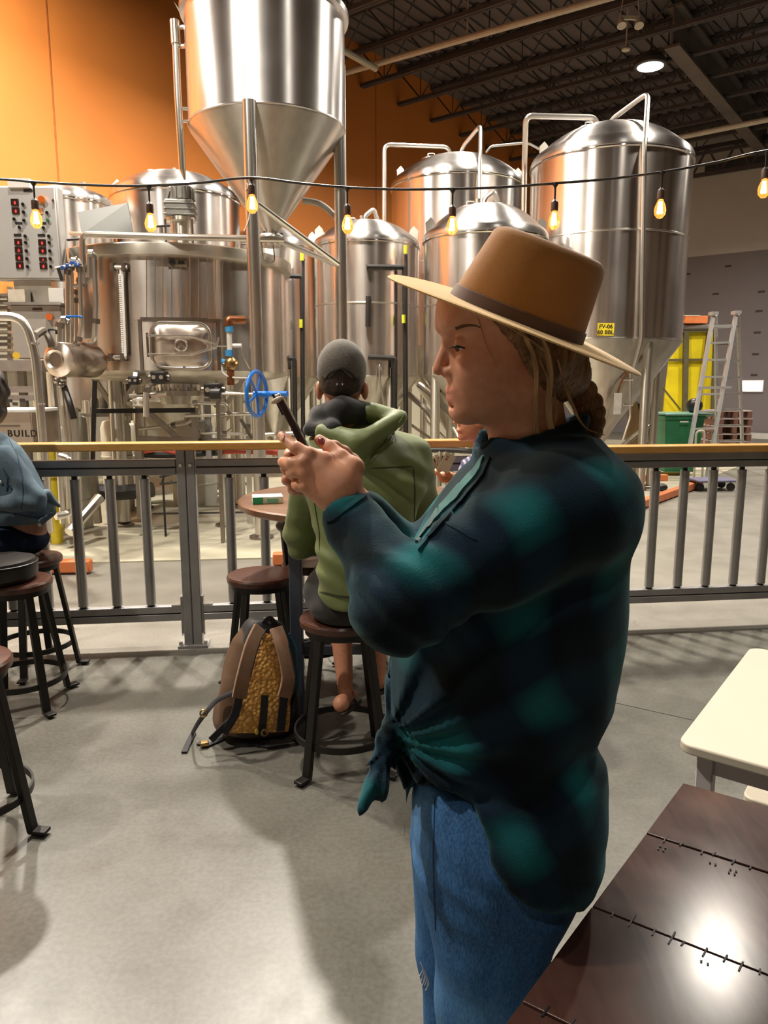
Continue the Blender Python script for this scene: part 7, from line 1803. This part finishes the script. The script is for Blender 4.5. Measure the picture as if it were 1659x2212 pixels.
def cpb(P): return union([f_cone(P, (.50, 3.88, 1.05), (.52, 3.9, .72), .08, .09), f_cone(P, (.48, 3.80, .70), (.18, 3.70, .68), .07, .055), f_cone(P, (.18, 3.70, .68), (.22, 3.72, .17), .048, .035), f_cone(P, (.50, 3.98, .70), (.2, 3.98, .68), .07, .055), f_cone(P, (.2, 3.98, .68), (.24, 3.98, .17), .048, .035), f_cone(P, (.22, 3.72, .17), (.10, 3.70, .13), .03, .025), f_cone(P, (.24, 3.98, .17), (.12, 3.98, .13), .03, .025)], .02)
V, Fq = surface_nets(cpb, (.02, 3.60, .08), (.68, 4.10, 1.16), .012); pp.append((V, Fq, np.tile(SKIN, (len(V), 1))))
Vb, Fb, Cb = join_parts(pp); np_mesh('body', Vb, Fb, skin_mat('skin'), cpn, Cb)
def cphair(P):
    d = union([f_ell(P, hc3 + Vector((.035, .01, .04)), (.098, .092, .115)), f_ell(P, hc3 + Vector((.07, .0, -.05)), (.065, .085, .10))], .03); return smax(d, (hc3.x - .035 - P[:, 0]), .02) + .004 * wob(P, 3., (90, 80, 60))
V, Fq = surface_nets(cphair, hc3 + Vector((-.12, -.13, -.19)), hc3 + Vector((.18, .14, .19)), .0075); np_mesh('hair', V, Fq, hair_mat('ash_blond_hair', (.16, .09, .05), (.34, .21, .12), (.55, .38, .25), (60, 60, 20)), cpn)
def cpshirt(P):
    d = f_prof(P, [(1.14, hc3.x + .06, .07, 3.88, .08), (1.10, hc3.x + .06, .13, 3.88, .15), (1.02, hc3.x + .055, .155, 3.88, .19), (.9, hc3.x + .05, .15, 3.88, .18), (.72, hc3.x + .06, .155, 3.88, .18)], 2.3)
    arm = smin(f_cone(P, (hc3.x - .0, 3.72, 1.05), (hc3.x - .08, 3.62, 1.035), .06, .05), f_cone(P, (hc3.x - .08, 3.62, 1.035), hnd + Vector((.10, .06, -.02)), .05, .035), .02)
    return smin(d, arm, .03) + .004 * wob(P, 1., (25, 25, 25))
V, Fq = surface_nets(cpshirt, (.10, 3.48, .68), (.82, 4.12, 1.20), .012)
def striped():
    m, nt, b = new_mat('striped_shirt'); wv = N(nt, 'ShaderNodeTexWave', bands_direction='X'); nt.links.new(coords(nt, (1, .4, .5)), wv.inputs['Vector']); wv.inputs['Scale'].default_value = 14; wv.inputs['Distortion'].default_value = 1.5
    nt.links.new(ramp(nt, wv.outputs['Fac'], [(.3, (.045, .05, .11)), (.55, (.13, .11, .20)), (.8, (.30, .27, .36))]), b.inputs['Base Color']); b.inputs['Roughness'].default_value = .85; return m
np_mesh('shirt', V, Fq, striped(), cpn)
def cptr(P): return np.where(P[:, 0] > .36, smax(union([f_ell(P, (.50, 3.89, .70), (.17, .17, .10)), f_cone(P, (.48, 3.80, .70), (.20, 3.70, .68), .085, .07), f_cone(P, (.50, 3.98, .70), (.22, 3.98, .68), .085, .07)], .03), -(P[:, 2] - .612), .01), union([f_cone(P, (.48, 3.80, .70), (.20, 3.70, .68), .085, .07), f_cone(P, (.20, 3.70, .68), (.22, 3.72, .16), .062, .048), f_cone(P, (.50, 3.98, .70), (.22, 3.98, .68), .085, .07), f_cone(P, (.22, 3.98, .68), (.24, 3.98, .16), .062, .048)], .03))
V, Fq = surface_nets(cptr, (.04, 3.58, .12), (.72, 4.10, .84), .0125); np_mesh('trousers', V, Fq, cloth_mat('dark_trousers', (.012, .013, .018), (.022, .024, .032), 6, .9, 500, .1), cpn)
# playing cards in that hand
M_card = plain('card_face', (.80, .74, .62), .5, 0, .03); M_ink = plain('card_ink', (.03, .02, .02), .6); M_inkr = plain('card_ink_red', (.45, .05, .04), .6)
for k in range(4):
    a = math.radians(32 - 20 * k); c_ = hnd + Vector((-.025 + .012 * k, -.045 - .003 * k, .075)); Rk = Matrix.Rotation(.35, 3, 'Z') @ Matrix.Rotation(-a, 3, 'Y')
    t = thing('playing_card', ('fanned cream card with black print in the card player\'s hand', 'fanned cream card with red print in the card player\'s hand')[k % 2], 'card', c_ - Vector((0, 0, .05)), 0, 'fanned playing cards')
    MB().box(c_, (.060, .0008, .088), Rk).build('card_sheet', M_card, t)
    text_mesh(('R', '2', 'R', '2')[k], .030, M_inkr if k % 2 else M_ink, 'card_print', t, Matrix.Translation(c_ + Rk @ Vector((-.010, -.0012, .018))) @ Rk.to_4x4() @ Matrix.Rotation(math.pi / 2, 4, 'X'), .0003, True)

# ================================================================== backpack
BY = 2.94; bpk = thing('backpack', 'brown and navy hiking backpack with golden mesh back panel on the floor', 'backpack', at_floor(560, 1605))
bc = at_y(566, 1480, BY + .08) + Vector((0, 0, .036))
up_ = Vector((.10, .16, 1)).normalized(); rt_ = Vector((.90, .40, 0)); rt_ = (rt_ - up_ * rt_.dot(up_)).normalized(); fw_ = up_.cross(rt_) * -1
if fw_.y > 0: fw_ = -fw_
RBp = Matrix((rt_, fw_, up_)).transposed(); RBn = np.array(RBp)
def bl(x, f, z): return bc + RBp @ Vector((x, f, z))
def bag_fn(P):
    Q = (P - V3(bc)) @ RBn.astype(np.float32); z = Q[:, 2]
    w_ = np.interp(z, [-.25, -.20, 0, .15, .24], [.165, .180, .165, .132, .080]).astype(np.float32); dp_ = np.interp(z, [-.25, -.15, 0.05, .24], [.105, .12, .10, .055]).astype(np.float32)
    k = (np.abs(Q[:, 0] / w_) ** 3 + np.abs((Q[:, 1] + .03) / dp_) ** 3) ** (1 / 3); d = (k - 1) * .09; d = smax(d, np.abs(z) - .245, .03)
    return d + .004 * wob(P, 2., (30, 30, 24))
V, Fq = surface_nets(bag_fn, V3(bc) - .34, V3(bc) + .34, .0085); V = relax(V, Fq, 1, .4)
Ql = (V - V3(bc)) @ RBn.astype(np.float32)
cb_ = np.tile(np.array([.018, .017, .020], np.float32), (len(V), 1)); side = (Ql[:, 0] > .075) & (Ql[:, 2] > -.13); cb_[side] = (.012, .085, .14); botm = Ql[:, 2] < -.19; cb_[botm] = (.040, .022, .018); cb_[(Ql[:, 0] < -.10)] = (.13, .070, .036)
def vcol_mat(name, rough=.8):
    m, nt, b = new_mat(name); at = N(nt, 'ShaderNodeAttribute'); at.attribute_name = 'Col'; nt.links.new(mixc(nt, .25, at.outputs['Color'], mixc(nt, 1., at.outputs['Color'], ramp(nt, noise_n(nt, coords(nt), 40, 4), [(.3, (.4, .4, .4)), (.7, (1, 1, 1))]), 'MULTIPLY')), b.inputs['Base Color']); b.inputs['Roughness'].default_value = rough; bump(nt, b, noise_n(nt, coords(nt), 500, 2), .2, .001); return m
bag = np_mesh('bag_body', V, Fq, vcol_mat('pack_nylon', .6), bpk, cb_); bvB = bvh_of(V, Fq)
def mesh_panel():
    m, nt, b = new_mat('golden_mesh'); ck = N(nt, 'ShaderNodeTexVoronoi'); ck.inputs['Scale'].default_value = 62; nt.links.new(coords(nt), ck.inputs['Vector'])
    nt.links.new(ramp(nt, ck.outputs['Distance'], [(.15, (1.0, .60, .17)), (.55, (.62, .30, .07))]), b.inputs['Base Color']); b.inputs['Roughness'].default_value = .7; bump(nt, b, ck.outputs['Distance'], .8, .006); return m
M_gold = mesh_panel()
def panel(x0, x1, z0, z1, off, nm, mat, thick=.014):
    def f(u, v):
        x = x0 + (x1 - x0) * u; z = z0 + (z1 - z0) * v; w2 = np.interp(z, [-.25, -.20, 0, .15, .24], [.150, .165, .150, .120, .070]); dp2 = np.interp(z, [-.25, -.15, .05, .24], [.105, .12, .10, .055])
        return bl(x * (w2 / .150), dp2 - .03 + off - .02 * abs(x / .15) ** 3, z)
    m = MB().grid(f, 8, 14).grid(lambda u, v: f(u, v) - RBp @ Vector((0, thick, 0)), 8, 14); return m.build(nm, mat, bpk)
panel(-.125, .105, -.21, .20, .014, 'back_panel', M_gold)
panel(-.022, .008, -.21, -.05, .021, 'spine_pad', M_black)
M_strap = cloth_mat('brown_strap', (.19, .098, .054), (.30, .17, .098), 12, .8, 600, .2); M_web = plain('navy_webbing', (.016, .015, .020), .7, 0, .2, 60)
def strap(pts, wd, th, nm, mat):
    P = smooth_path([bl(*p) for p in pts], 5); m = MB(); vs = []; fs = []
    for i, p in enumerate(P):
        t_ = (P[min(i + 1, len(P) - 1)] - P[max(i - 1, 0)]).normalized(); n_ = RBp @ Vector((0, 1, 0)); n_ = (n_ - t_ * n_.dot(t_)).normalized(); s_ = t_.cross(n_)
        for a, b in ((-1, -1), (1, -1), (1, 1), (-1, 1)): vs.append(p + s_ * (a * wd / 2) + n_ * (b * th / 2))
    for i in range(len(P) - 1):
        for k in range(4): fs.append((i * 4 + k, i * 4 + (k + 1) % 4, i * 4 + 4 + (k + 1) % 4, i * 4 + 4 + k))
    fs += [(0, 1, 2, 3), tuple(len(vs) - 4 + k for k in range(4))]
    return m.add(vs, fs).build(nm, mat, bpk, bevel=.003)
for sx in (-1, 1):
    s1 = strap([(sx * .035 - .01, .055, .225), (sx * .065 - .02, .105, .16), (sx * .095 - .02, .135, .04), (sx * .095 - .03, .135, -.05)], .058, .018, 'shoulder_strap', M_strap)
    MB().tube(smooth_path([bl(sx * .035 - .01 + .026, .066, .222), bl(sx * .065 - .02 + .026, .116, .16), bl(sx * .095 - .02 + .026, .147, .04)], 5), .003, 5).build('piping', M_black, s1)
    strap([(sx * .095 - .03, .135, -.045), (sx * .10 - .035, .13, -.12), (sx * .12 - .05, .115, -.20)], .036, .008, 'strap_webbing', M_web)
strap([(-.02, .02, .235), (.0, .03, .262), (.03, .02, .235)], .022, .006, 'grab_handle', M_web)
strap([(-.12, .115, -.12), (-.17, .12, -.17), (-.22, .12, -.225)], .030, .006, 'strap_webbing', M_web)
for px, py in ((432, 1543),): MB().ring(at_y(px + 8, py - 2, 2.85), .014, .004, 16, 6, (0, -1, .3)).build('buckle', M_brass, bpk)
def floor_strap(pts, wd, nm, mat):
    P = [at_floor(*q) + Vector((0, 0, .006)) for q in pts]; m = MB(); vs = []; fs = []
    for i, p in enumerate(P):
        t_ = (P[min(i + 1, len(P) - 1)] - P[max(i - 1, 0)]).normalized(); s_ = t_.cross(Vector((0, 0, 1)))
        for a, b in ((-1, -1), (1, -1), (1, 1), (-1, 1)): vs.append(p + s_ * (a * wd / 2) + Vector((0, 0, b * .003)))
    for i in range(len(P) - 1):
        for k in range(4): fs.append((i * 4 + k, i * 4 + (k + 1) % 4, i * 4 + 4 + (k + 1) % 4, i * 4 + 4 + k))
    fs += [(0, 1, 2, 3), tuple(len(vs) - 4 + k for k in range(4))]; return m.add(vs, fs).build(nm, mat, bpk)
MB().tube(smooth_path([bl(-.135, .11, -.03), at_y(470, 1512, 2.88), at_y(446, 1538, 2.86), at_y(428, 1562, 2.86), at_floor(415, 1590) + Vector((0, 0, .01))], 5), .012, 6, flat=.35).build('strap_webbing', M_web, bpk)
floor_strap([(418, 1586), (408, 1605), (398, 1628)], .024, 'strap_tail', M_web); floor_strap([(428, 1608), (450, 1612), (482, 1598)], .024, 'strap_tail', M_web)
MB().box(at_floor(442, 1614) + Vector((0, 0, .016)), (.035, .028, .018), .3).build('clip', M_brass, bpk, bevel=.004)
floor_strap([(535, 1608), (580, 1616), (625, 1612)], .02, 'strap_tail', M_web)
MB().ring(bl(.0, .125, -.20), .013, .004, 16, 6, fw_).build('buckle', M_brass, bpk)
MB().ell(bl(-.035, .125, -.195), (.008, .004, .014), 8, 6).build('embroidered_mark', plain('gold_thread', (.65, .42, .05), .6), bpk)
pk = MB().ell(bl(.135, .02, -.12), (.035, .06, .085), 16, 10, RBp).build('side_pocket', M_black, bpk)
MB().box(bl(.125, .045, -.015), (.022, .018, .026), RBp).build('orange_tag', plain('tag_orange', (.80, .26, .03), .5), bpk)
MB().tube(smooth_path([bl(.13, .06, -.03), bl(.15, .05, .05), bl(.13, .045, .14), bl(.09, .04, .2)], 5), .004, 6).build('bungee_cord', plain('blue_cord', (.02, .16, .26), .6), bpk)
